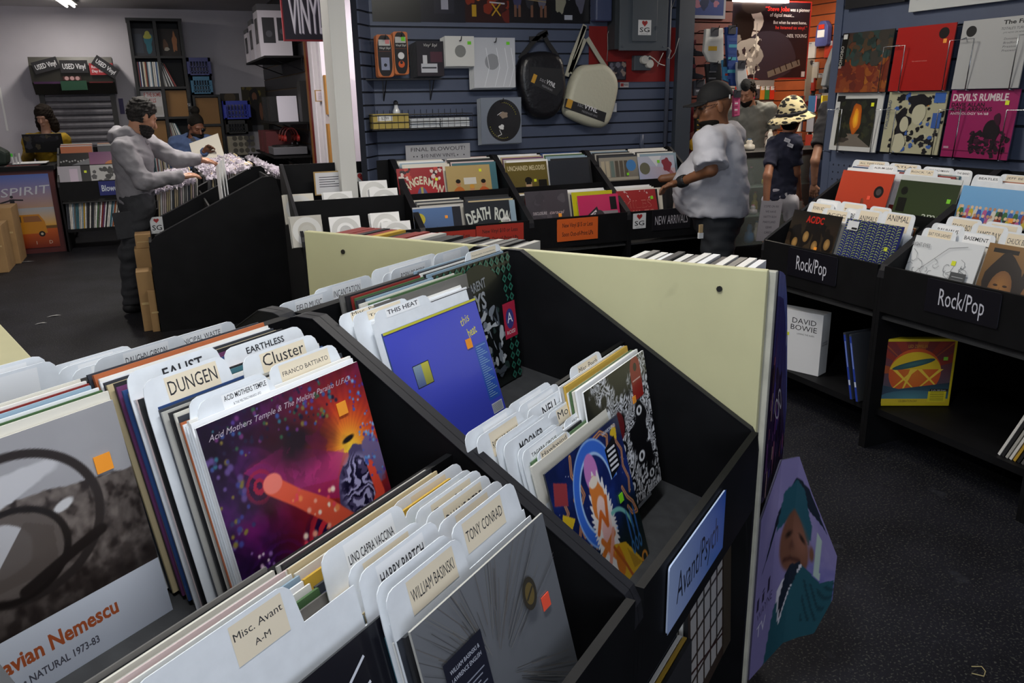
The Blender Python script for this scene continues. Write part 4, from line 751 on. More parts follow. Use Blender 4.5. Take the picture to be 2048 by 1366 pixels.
swirl(a, rr, 16, ['d8c8c0', '3a2a30', 'c04a40'], .05, .75, .3, .98, (.02, .05)); swirl(a, rr, 16, ['d8c8c0', '3a2a30', 'c04a40'], .7, .75, .95, .98, (.02, .05))
o = brec(k2(1125, 320), 5.372, R(16), a, 'red sleeve with a curved cream HANGERMAN title', '8a2f2a'); sticker(o, .27, .24, YEL)
a = basic('a8905c', 'b49c68')
for x, c1, c2, y in ((.25, 'b8662a', '1c1814', .62), (.55, '2a3a8a', 'c8923a', .5), (.82, 'b8582a', '1c1814', .6)): a.blob(x, y-.3, .15, c1, rr, ry=.25, j=.1); a.disc(x, y, .05, 'b8805a', ry=.07); a.disc(x, y+.05, .055, c2, ry=.045)
a.rect(.38, .6, .66, .74, 'd0ccc4')
o = brec(k2(1560, 310), 5.372, R(16), a, 'tan sleeve with three figures in orange and blue', 'c7b58e'); sticker(o, .25, .285, YEL)
a = basic('5c5024', '6a5c2a'); a.text('UNCHAINED MELODIES', .5, .82, .1, 'c8bc98', width=.9, bold=.02); a.blob(.52, .2, .16, '1c1c24', rr, ry=.25, j=.1); a.disc(.52, .5, .075, 'b89878', ry=.12); a.disc(.52, .6, .085, '14100c', ry=.07); a.rect(.46, .51, .58, .545, '0c0c0c'); a.poly([(.49, .36), (.57, .36), (.53, .15)], 'c8c8c8'); a.rect(.76, .1, .96, .6, '17150f')
o = brec(k3(185, 185), 5.372, R(15), a, 'olive sleeve lettered UNCHAINED MELODIES with a suited figure', 'c7b58e'); sticker(o, .22, .19, YEL)
a = basic('25272c', '30333a')
for x in (.22, .5, .78): a.ring(x, .12, .13, .145, '4a7a90'); a.disc(x, .12, .12, '16181c')
o = brec(k3(515, 185), 5.372, R(15), a, 'charcoal sleeve with three ringed discs', '3a3d44')
a = basic('4a443e', '9a9488')
for k in range(6): a.rect(.04+.12*k, .55, .13+.12*k, .92, rr.choice(['b4a890', '8a8070', '5a5248', 'a89c84', '6a7a74']))
a.rect(0, .48, 1, .54, 'a8a090'); a.rect(.03, .08, .25, .42, '8a8880'); a.rect(.3, .06, .95, .42, '2e2a34'); swirl(a, rr, 20, ['8a6a3a', '3a3a6a', '6a3a4a'], .3, .08, .95, .42, (.02, .05)); a.disc(.82, .8, .13, '4a80b8')
o = brec(k3(900, 160), 5.372, R(15), a, 'sleeve showing shelves of books with a blue round sticker', 'b9b6ae'); sticker(o, .23, .195, GRN)
a = basic('a8b0d0', 'b8bccc'); a.poly([(0, 0), (1, 0), (1, .7), (0, .8)], None, ['9aa8d0', 'a89ab0', 'c0a8b0', 'b0b4cc']); a.disc(.17, .72, .14, '6a6a58'); a.blob(.78, .78, .13, '8a3a44', rr, ry=.16); a.blob(.9, .45, .1, 'a06a74', rr, ry=.16); a.poly([(.3, 1), (.65, 1), (.5, .75)], 'd8dae0')
o = brec(k3(1190, 150), 5.372, R(17), a, 'shiny pale blue sleeve with a dark red flower', '91a8b8'); sticker(o, .18, .28, GRN, s=.022)
a = basic('4a5468', '5a78a8'); a.rect(0, 0, 1, .3, '4c4a5a'); a.poly([(0, .3), (0, .42), (.2, .38), (.4, .42), (.6, .4), (.8, .45), (1, .42), (1, .3)], '232838')
for k in range(12): a.poly([(.1+.07*k, .38), (.13+.07*k, .38), (.115+.07*k, .5+.06*(k % 3))], '232838')
a.rect(.82, .3, 1, 1, '2a2c34'); a.disc(.12, .76, .12, 'c8b83a'); a.rect(0, .97, 1, 1, 'c8c8c8')
o = brec(k2(1265, 605), 5.06, R(16), a, 'sleeve with a dusk tree line and a round yellow sticker', 'dcd7ca'); sticker(o, .22, .25, ORG)
a = basic('23262a', '2c2f34')
for k, ch in enumerate('DEATH ROW'):
    t = (k-4)/4
    if ch != ' ': a.text(ch, .5+t*.38, .64-.1*t*t, .24, 'c8ccc4', rot=-t*12, sx=.5, bold=.03)
a.text('CHRONICLES', .5, .42, .08, 'c8ccc4', width=.9, bold=.02); a.disc(.88, .55, .11, 'd8d8d4'); a.text('CLEAR', .88, .56, .035, '2a2a2a', bold=.02); a.text('VINYL', .88, .5, .035, '2a2a2a', bold=.02)
o = brec(k2(1720, 560), 5.06, R(16), a, 'black sleeve with big arched DEATH ROW lettering', '2a2a2c'); sticker(o, .245, .17, GRN)
a = basic('3a363c', '464248'); swirl(a, rr, 14, ['4a464c', '545056', '403c42'], .1, .1, .9, .9, (.06, .14)); a.text('DISCLOSURE', .14, .5, .06, 'b0a8ac', 'l', width=.32, bold=.02); a.text('caracal', .52, .5, .07, 'c8b0b0', 'l', width=.32, shear=.4)
o = brec(k3(335, 395), 5.06, R(16), a, 'smoky grey sleeve with small pale lettering', '3a3d44'); sticker(o, .245, .15, ORG, s=.024)
a = basic('b8b01e', 'c8c022'); a.disc(.5, .75, .2, '6a6a66', ry=.12); a.rect(.7, .8, .98, .92, '2a2a22'); a.rect(.72, .83, .95, .85, 'b0b04a')
o = brec(k3(690, 400), 5.08, R(16), a, 'yellow sleeve half hidden behind a pink one', 'e9e6df')
a = basic('b82a5a', 'c4305f'); a.poly([(.1, .5), (.45, .75), (.55, .45), (.2, .2)], '2a2428'); a.poly([(.15, .5), (.42, .68), (.48, .48), (.22, .28)], 'd0c8cc'); a.rect(.45, .52, .95, .64, '8a8488'); a.disc(.5, .45, .14, '3a3438', ry=.22); a.rect(.78, .66, .94, .94, '1c1a1c'); a.text('NATO', .3, .45, .1, '2a2428', rot=35, bold=.02)
o = brec(k3(738, 462), 5.02, R(17), a, 'pink sleeve with a slanted black and white emblem', 'd8c3c0', w=.29, h=.29); sticker(o, .21, .17, RED, s=.024, w=.29)
a = basic('8f2a2c', 'a03234'); a.text('MILES', .5, .6, .17, 'c07a70', width=.7); a.text('MILES', .55, .38, .17, 'c07a70', width=.7); a.text('MILES', .5, .605, .15, '98302f', width=.68); swirl(a, rr, 10, ['d0b0b0', 'e0d0d0'], .1, .8, .95, .98, (.01, .04), ry=.6)
o = brec(k3(1030, 390), 5.08, R(20), a, 'red sleeve with outlined MILES MILES lettering', '8a2f2a'); sticker(o, .285, .26, GRN, s=.022)
rQ = random.Random(77); bg = 'record sleeves standing in the back wall bins'
for i, (xc, y0, y1, n, lb) in enumerate(((.2, .42, .62, 6, 'behind the red HANGERMAN sleeve'), (.55, .42, .62, 6, 'behind the tan sleeve with three figures'), (.2, .10, .25, 5, 'behind the dusk tree line sleeve'), (.55, .10, .25, 5, 'behind the DEATH ROW sleeve'))): stack(bM(1), xc, y0, y1, n, R(15), 'record sleeve standing '+lb, bg, rQ, k=BK)
for i, (xc, y0, y1, n, lb) in enumerate(((.2, .42, .62, 6, 'behind the olive sleeve'), (.55, .42, .62, 6, 'behind the sleeve with ringed discs'), (.2, .11, .25, 5, 'behind the smoky grey sleeve'), (.55, .12, .25, 5, 'behind the yellow sleeve'))): stack(bM(2), xc, y0, y1, n, R(15), 'record sleeve standing '+lb, bg, rQ, k=BK)
for i, (xc, y0, y1, n, lb) in enumerate(((.2, .42, .62, 6, 'behind the sleeve with book shelves'), (.55, .42, .62, 6, 'behind the shiny pale blue sleeve'), (.2, .12, .25, 5, 'behind the red MILES sleeve'))): stack(bM(3), xc, y0, y1, n, R(15), 'record sleeve standing '+lb, bg, rQ, k=BK)
for k in range(7):   # sleeves tipped forward under the browsing hand
    o = record(bM(3) @ Vector((.56, .06+.022*k, floor_z(.06+.022*k, BD, BK)+.002)), R(-12+6*k), 0, rQ.choice([mat('sleeve_'+c) for c in ('2a2a2c', 'e9e6df', 'b0623a', '3a3d44', 'dcd7ca')]), 'sleeve flipped forward under the hand of the browsing person', 'sleeves being browsed in the NEW ARRIVALS bin')
# singles: small white sleeves with a round window
SGL = .187
def single(tl, Y, label, m='f2f2f2', ctr='8a8a84', n=3, rng=random.Random(4), g='white single sleeves by the pillar'):
    for k in range(n):
        a = None
        if k == 0:
            a = Art(SGL, SGL); a.ring(.5, .5, .29, .46, 'd8d8d6'); a.disc(.5, .5, .20, ctr); a.disc(.5, .5, .03, '2a2a2a')
        p = ony(*tl, Y); lean = R(18); y = Y-SGL*math.sin(lean)+.014*k; z = p.z-SGL*math.cos(lean)-.004*k
        record(Vector((p.x+SGL/2+rng.uniform(-.008, .008)*(k > 0), y, z)), lean, 0, mat('sleeve_'+m), label if k == 0 else 'single sleeve behind the '+label.replace('white single sleeve', 'one').replace('single sleeve', 'one'), g if k else None, w=SGL, h=SGL, art=a, th=.008)
for tl, Y, lb, m, c in ((k2(115, 490), 5.35, 'cream single sleeve at the left of the upper single row', 'dcd7ca', '4a5a6a'), (k2(470, 470), 5.35, 'white single sleeve below the framed notice', 'f2f2f2', '7a7a6a'), (k2(790, 370), 5.45, 'tall white single sleeve below the heart card', 'f2f2f2', 'c8c8c8'), (k2(880, 440), 5.3, 'white single sleeve with a gold centre', 'f2f2f2', 'b09030'),
                        (k2(170, 685), 5.0, 'pale grey single sleeve at the left of the lower single row', 'b9b6ae', 'c0bfb8'), (k2(520, 690), 5.0, 'white single sleeve in the middle of the lower single row', 'f2f2f2', 'c8c8c8'), (k2(885, 655), 5.05, 'white single sleeve at the right of the lower single row', 'f2f2f2', 'd0d0d0'), (k2(985, 735), 4.98, 'white single sleeve with a red rim at the lower right', 'f2f2f2', 'b8b8b4')): single(tl, Y, lb, m, c)
# signs on the back bins
def ysign(tl, tr, bl, Y, art_fn, name, label, cat='sign', th=.003, edge='888888', rad=0, gloss=False, **k):
    p, q, b_ = ony(*tl, Y), ony(*tr, Y), ony(*bl, Y); w_, h = q.x-p.x, p.z-b_.z; a = Art(w_, h); art_fn(a)
    return board_art(a, name, label, cat, (p.x, Y, p.z-h), (0, 0, 0), th=th, edge=edge, rad=rad, gloss=gloss, **k)
def pr(bg, l1, l2):
    def f(a): a.rect(0, 0, 1, 1, bg); a.text(l1, .5, .62, .19, '2a1410', width=.74, bold=.012); a.text(l2, .5, .22, .19, '2a1410', width=.76, bold=.012)
    return f
YS = BY-.006
ysign(k3(585, 605), k3(895, 590), k3(582, 775), YS, pr('cc5a1c', 'New Vinyl $15 or Less', 'Soon Out-of-Print LPs'), 'price_sign', 'orange price sign lettered New Vinyl $15 or Less', edge='cc5a1c', rad=.012)
ysign(k3(-30, 655), k3(330, 632), k3(-30, 810), YS, pr('a02a1c', 'New Vinyl $10 or Less', 'Soon Out-of-Print LPs'), 'price_sign', 'red price sign beside the orange one', edge='a02a1c', rad=.012)
ysign(k2(1415, 830), k2(1830, 785), k2(1415, 1000), YS, pr('a02a1c', 'New Vinyl $10 or Less', 'Soon Out-of-Print LPs'), 'price_sign', 'red price sign half hidden behind the cream board', edge='a02a1c', rad=.012)
def heart(a, x, y, s):
    P = [(x+s*.062*16*math.sin(t)**3, y+s*.062*(13*math.cos(t)-5*math.cos(2*t)-2*math.cos(3*t)-math.cos(4*t))*a.w/a.h) for t in [k*.2618 for k in range(24)]]; a.poly(P, 'a01f20'); a.ring(x, y+.1*s, s*.26, s*.36, '1c1014', a0=0, a1=180); a.disc(x-.3*s, y, s*.1, '1c1014'); a.disc(x+.3*s, y, s*.1, '1c1014')
def sgcard(a): a.rect(0, 0, 1, 1, 'd0d2d4'); heart(a, .5, .78, .22); a.text('SG', .5, .2, .3, '1a1a1e', width=.76, bold=.012); a.text('2202 NE', .5, .06, .05, '3a3a3c', width=.5)
ysign(k3(1163, 560), k3(1260, 548), k3(1163, 675), YS, sgcard, 'shop_card', 'white card with a red heart and SG on the NEW ARRIVALS bin', 'sign', edge='d0d2d4', rad=.004)
def na(a): a.rect(0, 0, 1, 1, '1a181c'); a.text('NEW ARRIVALS', .5, .28, .42, 'b8b4bc', width=.86)
ysign(k3(1310, 535), k3(1600, 505), k3(1308, 690), YS, na, 'section_sign', 'black sign lettered NEW ARRIVALS', edge='2a282c', gloss=True)
def fb(a):
    a.rect(0, 0, 1, 1, 'a8a8ac'); a.text('FINAL BLOWOUT!', .5, .72, .17, '2a2a30', width=.84); a.text('$10 NEW VINYL', .5, .44, .15, '1e1e24', width=.54)
    for x0, x1 in ((.09, .21), (.24, .35), (.37, .5), (.53, .59), (.62, .7), (.72, .95)): a.rect(x0, .2, x1, .32, '1e1e24')
    for x in (.12, .17, .8, .9): a.disc(x, .5, .01, '1e1e24')
ysign(k2(1205, 50), k2(1780, 55), k2(1200, 255), 5.58, fb, 'hand_lettered_sign', 'white hand lettered sign reading FINAL BLOWOUT! $10 NEW VINYL', edge='b0b0b4')
t = ysign(k2(385, 285), k2(705, 270), k2(400, 495), 5.5, lambda a: (a.rect(0, 0, 1, 1, 'b0925a'), a.rect(.04, .04, .96, .95, 'd8d8dc'), [a.rect(.14, .74-.1*k, .14+.64-.1*(k % 3), .77-.1*k, '3a3a42') for k in range(5)]), 'framed_notice', 'wooden framed notice of printed lines above the singles', 'notice', edge='b0925a')
def hc(a): a.rect(0, 0, 1, 1, 'c8cccc'); heart(a, .5, .55, .3)
ysign(k2(748, 295), k2(888, 287), k2(752, 372), 5.56, hc, 'shop_card', 'small white heart card beside the framed notice', 'sign', edge='c8cccc')

# ------------------------------------------------------------------ goods hanging on the back slat wall
def k6(x, y): return (700+x/3.413, y/3.413)
YP = YW-.014
ROD = mat('black_wire', '15151a', .4)
def wallrect(tl, tr, bl, Y=YP): p, q, b_ = ony(*k6(*tl), Y), ony(*k6(*tr), Y), ony(*k6(*bl), Y); return p, q.x-p.x, p.z-b_.z
rw = random.Random(15)
ph = [130, 465, 775, 1080, 1365, 1642]
for k in range(5):
    p, w_, h = wallrect((ph[k], -260), (ph[k+1], -260), (ph[k], 146+3*k)); a = Art(w_, h); a.rect(0, 0, 1, 1, ['121410', '161620', '2a100c', '161212', '151518'][k])
    if k == 1: a.rect(.3, .15, .75, .9, '22222e'); a.rect(.46, .22, .62, .45, '9a9aa8'); a.disc(.5, .55, .16, '3a3a48')
    if k == 2: swirl(a, rw, 20, ['5a1c12', '7a2a14', '3a120e'], 0, .1, 1, .7, (.06, .16)); a.line([(.55, .35), (.9, .33)], .03, 'a8a8b0'); a.line([(.6, .12), (.8, .33)], .03, 'b08a1e'); a.line([(.8, .12), (.6, .33)], .03, 'b08a1e'); a.disc(.7, .48, .1, '8a4a4a', ry=.1); a.blob(.3, .5, .14, 'b8641e', rw); a.rect(.15, .1, .25, .3, 'b08a1e')
    if k == 3: [a.disc(x, .4, .1, c, ry=.16) for x, c in ((.2, '3a3a5a'), (.5, '2a2a30'), (.8, '5a5a6a'))]; [a.line([(x, .1), (x, .3)], .06, '6a4a3a') for x in (.15, .25, .55, .78, .88)]; a.line([(.1, .42), (.9, .36)], .02, '8a7a5a')
    if k == 4: a.blob(.25, .35, .12, '8a8878', rw, ry=.2); a.blob(.75, .4, .12, '5a5a6a', rw, ry=.2); a.disc(.25, .55, .07, '7a4a34', ry=.06); a.disc(.75, .6, .07, '5a3a2a', ry=.06); a.blob(.5, .45, .08, 'b8bcc8', rw); a.rect(.35, .06, .55, .14, 'a8acb8')
    board_art(a, 'photo_poster', 'dark concert photograph poster, %s in the row along the top of the blue wall' % ['first', 'second', 'third', 'fourth', 'fifth'][k], 'poster', (p.x, YP, p.z-h), (0, 0, 0), th=.004, edge='101012', gloss=True, group='concert photographs in a row')
def hook(x, z, d=.12):
    b = MB().tube([(0, 0, 0), (0, -d, 0), (0, -d-.015, .025)], .0035, 6); o = b.obj('display_hook', ROD, smooth=True); o.location = (x, YP, z); return o
def rr_hang(tl, br, d, label, fn, rad, edge, n=3, dy=.012, cat='hanging goods', name='hanging_card', hooklab=None):
    p, w_, h = wallrect(tl, (br[0], tl[1]), (tl[0], br[1]), YP-d); a = Art(w_, h); fn(a)
    t = thing(name, label, cat, (p.x, YP-d, p.z-h))
    for k in range(n): MB().prism(rrect(0, 0, w_, h, rad, 6), dy*k, dy*k+.004).obj('card', mat('board_'+edge, edge, .5), t, loc=(-.004*k, 0, -.003*k))
    a.clip(); pts = a.obj('printed_face', t, (0, -.0004, 0), gloss=True)
    hk = MB().tube([(w_/2, d, h-.03), (w_/2, -.03, h-.03), (w_/2, -.045, h-.005)], .0035, 6).obj('hook', ROD, t, smooth=True); return t
def kc(c2):
    def f(a): a.poly(rrect(.06, .015, .94, .985, .3, 6), '1a1614'); a.rect(.14, .74, .86, .88, 'b8b8b4'); a.text('Vinyl Styl', .5, .66, .05, 'd8d8d4', width=.7, shear=.2); a.rect(.12, .6, .88, .61, '6a3a24'); a.disc(.5, .44 if c2 else .28, .22, 'd8d8d8'); (a.disc(.5, .24, .22, 'c8541e') if c2 else a.rect(.24, .16, .76, .46, '8a90a8')); a.disc(.5, .28, .1, '1c1c20'); a.rect(.55, .78, .82, .88, '6ac82a' if c2 else 'c87a7a')
    return f
rr_hang((175, 235), (285, 525), .10, 'orange edged accessory card with an arched top, left of two', kc(False), .015, 'b8642c'); rr_hang((290, 215), (390, 508), .10, 'orange edged accessory card with white and orange discs', kc(True), .015, 'b8642c')
def stk(a): a.rect(0, 0, 1, 1, '2a2428', '1e1c22'); a.text('Vinyl Styl', .5, .85, .08, 'c8c8c4', width=.5, shear=.2); a.rect(.15, .1, .75, .36, 'b8bac0'); a.rect(.18, .22, .72, .26, '2a2a30'); a.rect(.22, .36, .38, .6, 'c0c0c4'); a.rect(.7, .6, .82, .69, '6ac82a'); a.rect(.5, .4, .95, .7, '4a2a34')
rr_hang((450, 280), (635, 520), .12, 'dark packs of stylus cleaners hanging in a row', stk, .004, '2a2a2e', n=7, dy=.014)
def w45(a): a.rect(0, 0, 1, 1, 'c8c9c6'); a.disc(.52, .5, .19, '7a7c7a'); a.rect(.77, .72, .9, .83, '6ac82a')
rr_hang((645, 245), (845, 452), .12, 'white paper single sleeves with a round window hanging on a hook', w45, .002, 'cfcfcc', n=5)
def w12(a): a.rect(0, 0, 1, 1, 'bfc2c8', 'b0b4bc'); a.disc(.44, .52, .17, '8a8d92'); [a.line([(x, .02), (x+.12, .4), (x+.05, .8)], .012, 'dcdfe4') for x in (.25, .5, .7, .85)]; a.rect(.79, .86, .87, .92, '6ac82a')
rr_hang((838, 255), (1125, 600), .10, 'large clear and white record sleeves hanging on the blue wall', w12, .002, 'c4c6c8', n=5)
def slip(a): a.rect(0, 0, 1, 1, '6e7684', '7a828e'); a.disc(.56, .5, .42, '141416', ry=.46, n=36); a.blob(.5, .36, .06, 'd0d0d0', rw); a.blob(.56, .62, .1, '8a7a6a', rw, ry=.07); a.line([(.45, .3), (.5, .2), (.4, .16)], .014, 'd0d0d0'); a.line([(.4, .62), (.5, .68)], .012, 'd0d0d0'); [a.rect(.54+.34*math.cos(R(t))-.008, .5+.39*math.sin(R(t))-.008, .54+.34*math.cos(R(t))+.008, .5+.39*math.sin(R(t))+.008, 'b0a82a') for t in list(range(200, 290, 8))+list(range(20, 100, 8))]
rr_hang((890, 668), (1168, 985), .12, 'bagged black round slipmat with a drawn figure and yellow lettering', slip, .003, '8a9098', n=4)
# wall shelf on brackets and wire basket
p, w_, _ = wallrect((105, 548), (625, 548), (105, 560), YP-.10); t = thing('bracket_shelf', 'thin black shelf on two brackets under the accessory cards', 'shelf', (p.x, YP, p.z))
MB().box(0, w_, -.11, 0, 0, .008).obj('shelf_board', ROD, t)
for x in (w_*.27, w_*.9): MB().tube([(x, 0, 0), (x, 0, -.13), (x, -.10, 0)], .004, 6).obj('bracket', ROD, t)
D_ = .20; p, w_, h = wallrect((150, 790), (835, 790), (150, 890), YP-D_); t = thing('wire_basket', 'black wire basket on the blue wall', 'basket', (p.x, YP-D_, p.z-h))
m = MB()
for z in (0, h*.5, h): m.tube([(0, 0, z), (w_, 0, z), (w_, D_, z), (0, D_, z), (0, 0, z)], .003, 5)
m.obj('rim_wires', ROD, t); m = MB()
for k in range(17): x = w_*k/16; m.tube([(x, 0, h), (x, 0, 0), (x, D_, 0), (x, D_, h+.03)], .0018, 4)
for k in range(6): m.tube([(0, D_*k/5, 0), (w_, D_*k/5, 0)], .0018, 4)
m.obj('mesh_wires', ROD, t)
cw = w_*.345; c = MB().box(0, cw, .0, D_*.55, 0, .095).obj('price_box', mat('box_tan', 'a8944a', .7), bevel=.002); c.location = (p.x+.008, YP-D_+.006, p.z-h+.006); tag(c, 'tan cardboard box marked $2.99 in the wire basket', 'box')
a = Art(cw*.42, .035); a.rect(0, 0, 1, 1, 'd8d8d4'); a.text('$2.99', .5, .25, .5, '3a3a3a', width=.5); a.obj('price_label', c, (cw*.12, -.001, .05))
for k in range(2):
    b = MB()
    for q in range(5): b.prism(rrect(0, q*.012, w_*.30, q*.012+.011, .004, 2), .01+rw.uniform(0, .012), D_-.02)
    o = b.obj('plastic_sleeves', mat('poly_clear', 'c4c8cc', .3, spec=.6), bevel=.002); o.location = (p.x+cw+.02+k*(w_*.31), YP-D_+.008, p.z-h+.006); tag(o, 'flat pile of clear plastic sleeves in the wire basket, %s' % ('beside the tan box' if k == 0 else 'at its right end'), 'sleeves')
bo = thing('spray_bottle', 'red and clear bottle standing behind the tan box', 'bottle', (p.x+cw*.86, YP-.045, p.z-h+.006))
MB().lathe([(.028, 0), (.03, .01), (.03, .06), (.026, .075)], 14).obj('bottle_base', mat('bottle_red', 'b8281e', .2), bo, smooth=True); MB().lathe([(.027, .076), (.026, .11), (.015, .13), (.012, .15)], 14).obj('bottle_top', mat('bottle_clear', 'c8ccd0', .1, spec=.6), bo, smooth=True); MB().lathe([(.016, .151), (.016, .17), (.006, .18)], 10).obj('cap', ROD, bo)
# bags
def bag(name, label, px, mm, ms, prn):
    """hanging record bag: boxy body with sagging outline, clear front pocket and strap"""
    q = [ony(*k6(*c), YP-.06) for c in px['body']]; o0 = q[0]; t = thing(name, label, 'bag', (o0.x, YP-.05, o0.z)); P = [(v.x-o0.x, v.z-o0.z) for v in q]
    for _ in range(2): P = [c for u, v in zip(P, P[1:]+P[:1]) for c in ((u[0]*.75+v[0]*.25, u[1]*.75+v[1]*.25), (u[0]*.25+v[0]*.75, u[1]*.25+v[1]*.75))]
    b = MB(); n = len(P); cx, cz = sum(v[0] for v in P)/n, sum(v[1] for v in P)/n
    L = [[(cx+(x-cx)*s, y, cz+(z-cz)*s) for x, z in P] for y, s in ((-.075, .78), (-.068, .90), (-.05, .97), (-.02, 1), (.0, 1), (.02, .98), (.03, .93))]
    vs = [v for l in L for v in l]; fs = [(i*n+k, i*n+(k+1) % n, (i+1)*n+(k+1) % n, (i+1)*n+k) for i in range(len(L)-1) for k in range(n)]+[tuple(range(n)), tuple(range(len(vs)-n, len(vs)))]
    b.add(vs, fs); b.obj('bag_body', mm, t, smooth=True)
    for k, s in enumerate(px['straps']):
        S_ = [ony(*k6(*c), YP-.06) for c in s]; S_ = [Vector((v.x-o0.x, -.01+.0*k, v.z-o0.z)) for v in S_]; mb = MB()
        for (u, v) in zip(S_, S_[1:]):
            d = (v-u).normalized(); nn = Vector((-d.z, 0, d.x))*.016; mb.add([u-nn, u+nn, v+nn, v-nn, u-nn+Vector((0, .006, 0)), u+nn+Vector((0, .006, 0)), v+nn+Vector((0, .006, 0)), v-nn+Vector((0, .006, 0))], [(0, 1, 2, 3), (7, 6, 5, 4), (0, 4, 5, 1), (1, 5, 6, 2), (2, 6, 7, 3), (3, 7, 4, 0)])
        mb.obj('strap', ms, t)
    l = [ony(*k6(*c), YP-.125) for c in px['label']]; a = Art(1, 1); a.poly([(v.x-o0.x, v.z-o0.z) for v in l], '17181c'); u = l[-1]; v = l[-2]; ang = math.degrees(math.atan2(v.z-u.z, v.x-u.x)); lx, lz = u.x-o0.x, u.z-o0.z; W_ = math.hypot(v.x-u.x, v.z-u.z)
    ca, sa = math.cos(R(ang)), math.sin(R(ang)); pos = lambda f, g: (lx+f*W_*ca-g*sa, lz+f*W_*sa+g*ca)
    x, z = pos(.12, .03); a.poly([pos(.03, .01), pos(.16, .01), pos(.16, .07), pos(.03, .07)], 'b88a2a'); x, z = pos(.28, .045); a.text('sac', x, z, .028, '8a8a90', 'l', rot=ang, width=.05); x, z = pos(.28+.05/W_+.02, .045); a.text('VYNL', x, z, .03, 'd8d8dc', 'l', rot=ang, width=W_*.33, bold=.02); x, z = pos(.42, .015); a.text('MESSENGER BAG', x, z, .014, '8a8a90', 'l', rot=ang, width=W_*.38)
    a.obj('bag_label', t, (0, -.0765, 0), clip=False); return t
bag('record_bag', 'black shoulder bag with a clear pocket hanging on the blue wall', dict(body=[(1150, 395), (1215, 360), (1330, 345), (1430, 380), (1450, 470), (1465, 640), (1410, 780), (1330, 825), (1210, 800), (1150, 640), (1135, 520)], straps=[[(1160, 400), (1240, 300), (1300, 235), (1350, 215)], [(1420, 390), (1350, 290), (1320, 230)], [(1225, 265), (1290, 262), (1350, 225)]], label=[(1225, 455), (1445, 470), (1450, 600), (1410, 655), (1225, 565)]), mat('bag_black', '131318', .35, bump=(30, .4)), mat('strap_black', '101014', .6), 0)
bag('tote_bag', 'cream canvas shoulder bag with a clear front hanging from long straps', dict(body=[(1555, 445), (1660, 440), (1740, 430), (1825, 545), (1800, 700), (1745, 875), (1640, 870), (1520, 825), (1440, 775), (1470, 650), (1500, 540)], straps=[[(1480, 520), (1520, 380), (1580, 230), (1605, 170)], [(1505, 490), (1560, 330), (1605, 180)], [(1620, 260), (1700, 390), (1800, 540)], [(1605, 265), (1560, 370), (1500, 500)]], label=[(1470, 670), (1750, 770), (1735, 835), (1460, 735)]), mat('canvas_cream', 'b9b7a4', .55, bump=(40, .3)), mat('canvas_strap', 'a8a696', .7), 0)
# electric boxes, red patch, wires
def k7(x, y): return (1180+x/10.24, y/10.24)
def wr(tl, br, Y): p, q = ony(*k7(*tl), Y), ony(*k7(*br), Y); return p, q.x-p.x, p.z-q.z
p, q_ = ony(1178, 52, YP-.001), ony(1336, 163, YP-.001)
b = MB().box(0, 3.815-p.x, -.002, 0, 0, p.z-q_.z).obj('red_panel', mat('red_paint', '7a1512', .5)); b.location = (p.x, YP, q_.z); tag(b, 'dark red painted patch of wall under the grey electric box', 'wall panel')
t0, w_, h = wr((635, -900), (1575, 1040), YP-.13); e = thing('electric_panel', 'grey metal electric panel box on the red patch', 'electric box', (t0.x, YP-.003, t0.z-h)); EG = mat('box_grey', '4a5158', .45, noise=(3, .06))
MB().box(-.03, w_-.04, -.11, 0, .01, h).obj('box_body', mat('box_grey_dark', '33383c', .5), e); MB().box(0, w_, -.128, -.111, 0, h).obj('cover_plate', EG, e, bevel=.003)
d = MB().box(w_*.25, w_*.76, -.136, -.1285, h*.1, h).obj('panel_door', EG, e, bevel=.003); MB().box(w_*.735, w_*.75, -.140, -.1365, h*.23, h*.27).obj('door_latch', mat('latch', '9a9ea2', .3, metal=1), d)
for x in (.06, .92): MB().lathe([(.006, 0), (.005, .003)], 8).obj('screw', mat('latch'), e, loc=(w_*x, -.1285, h*.045), rot=(R(90), 0, 0))
a = Art(w_*.27, h*.165); sgcard(a); a.obj('heart_sticker', e, (w_*.365, -.1366, h*.17))
t0, w_, h = wr((205, -900), (525, 440), YP-.09); e = thing('meter_box', 'bluish grey meter box left of the electric panel', 'electric box', (t0.x-.03, YP-.003, t0.z-h)); MB().box(0, w_, -.09, 0, 0, h).obj('box_body', mat('box_bluegrey', '3e4766', .45), e, bevel=.012); MB().box(w_*.86, w_+.004, -.07, -.03, h*.14, h*.2).obj('box_latch', mat('dark_plastic', '1a1c20', .5), e)
t0, w_, h = wr((920, 1135), (1250, 1440), YP-.05); e = thing('power_outlet', 'grey outlet with two round white adapters under the panel', 'outlet', (t0.x, YP-.003, t0.z-h)); MB().box(0, w_, -.045, 0, 0, h).obj('outlet_box', EG, e, bevel=.004)
for x, z in ((.5, .7), (.82, .42)): MB().lathe([(.006, -.002), (.031, 0), (.031, .03), (.026, .035)], 16).obj('adapter', mat('adapter_white', 'c4c4be', .4), e, loc=(w_*x, -.0455, h*z), rot=(R(90), 0, 0))
def cable(pts, Y, r_, m, label, name='cable'):
    P = [ony(*k7(*c), Y) for c in pts]; o = MB().tube(P, r_, 5).obj(name, m, smooth=True); tag(o, label, 'cable', 'thin cables at the electric panel'); return o
cable([(1190, 1180), (1220, 1150), (1300, 1200), (1420, 1310), (1530, 1345)], YP-.05, .004, mat('adapter_white'), 'white cable running right from the round adapters')
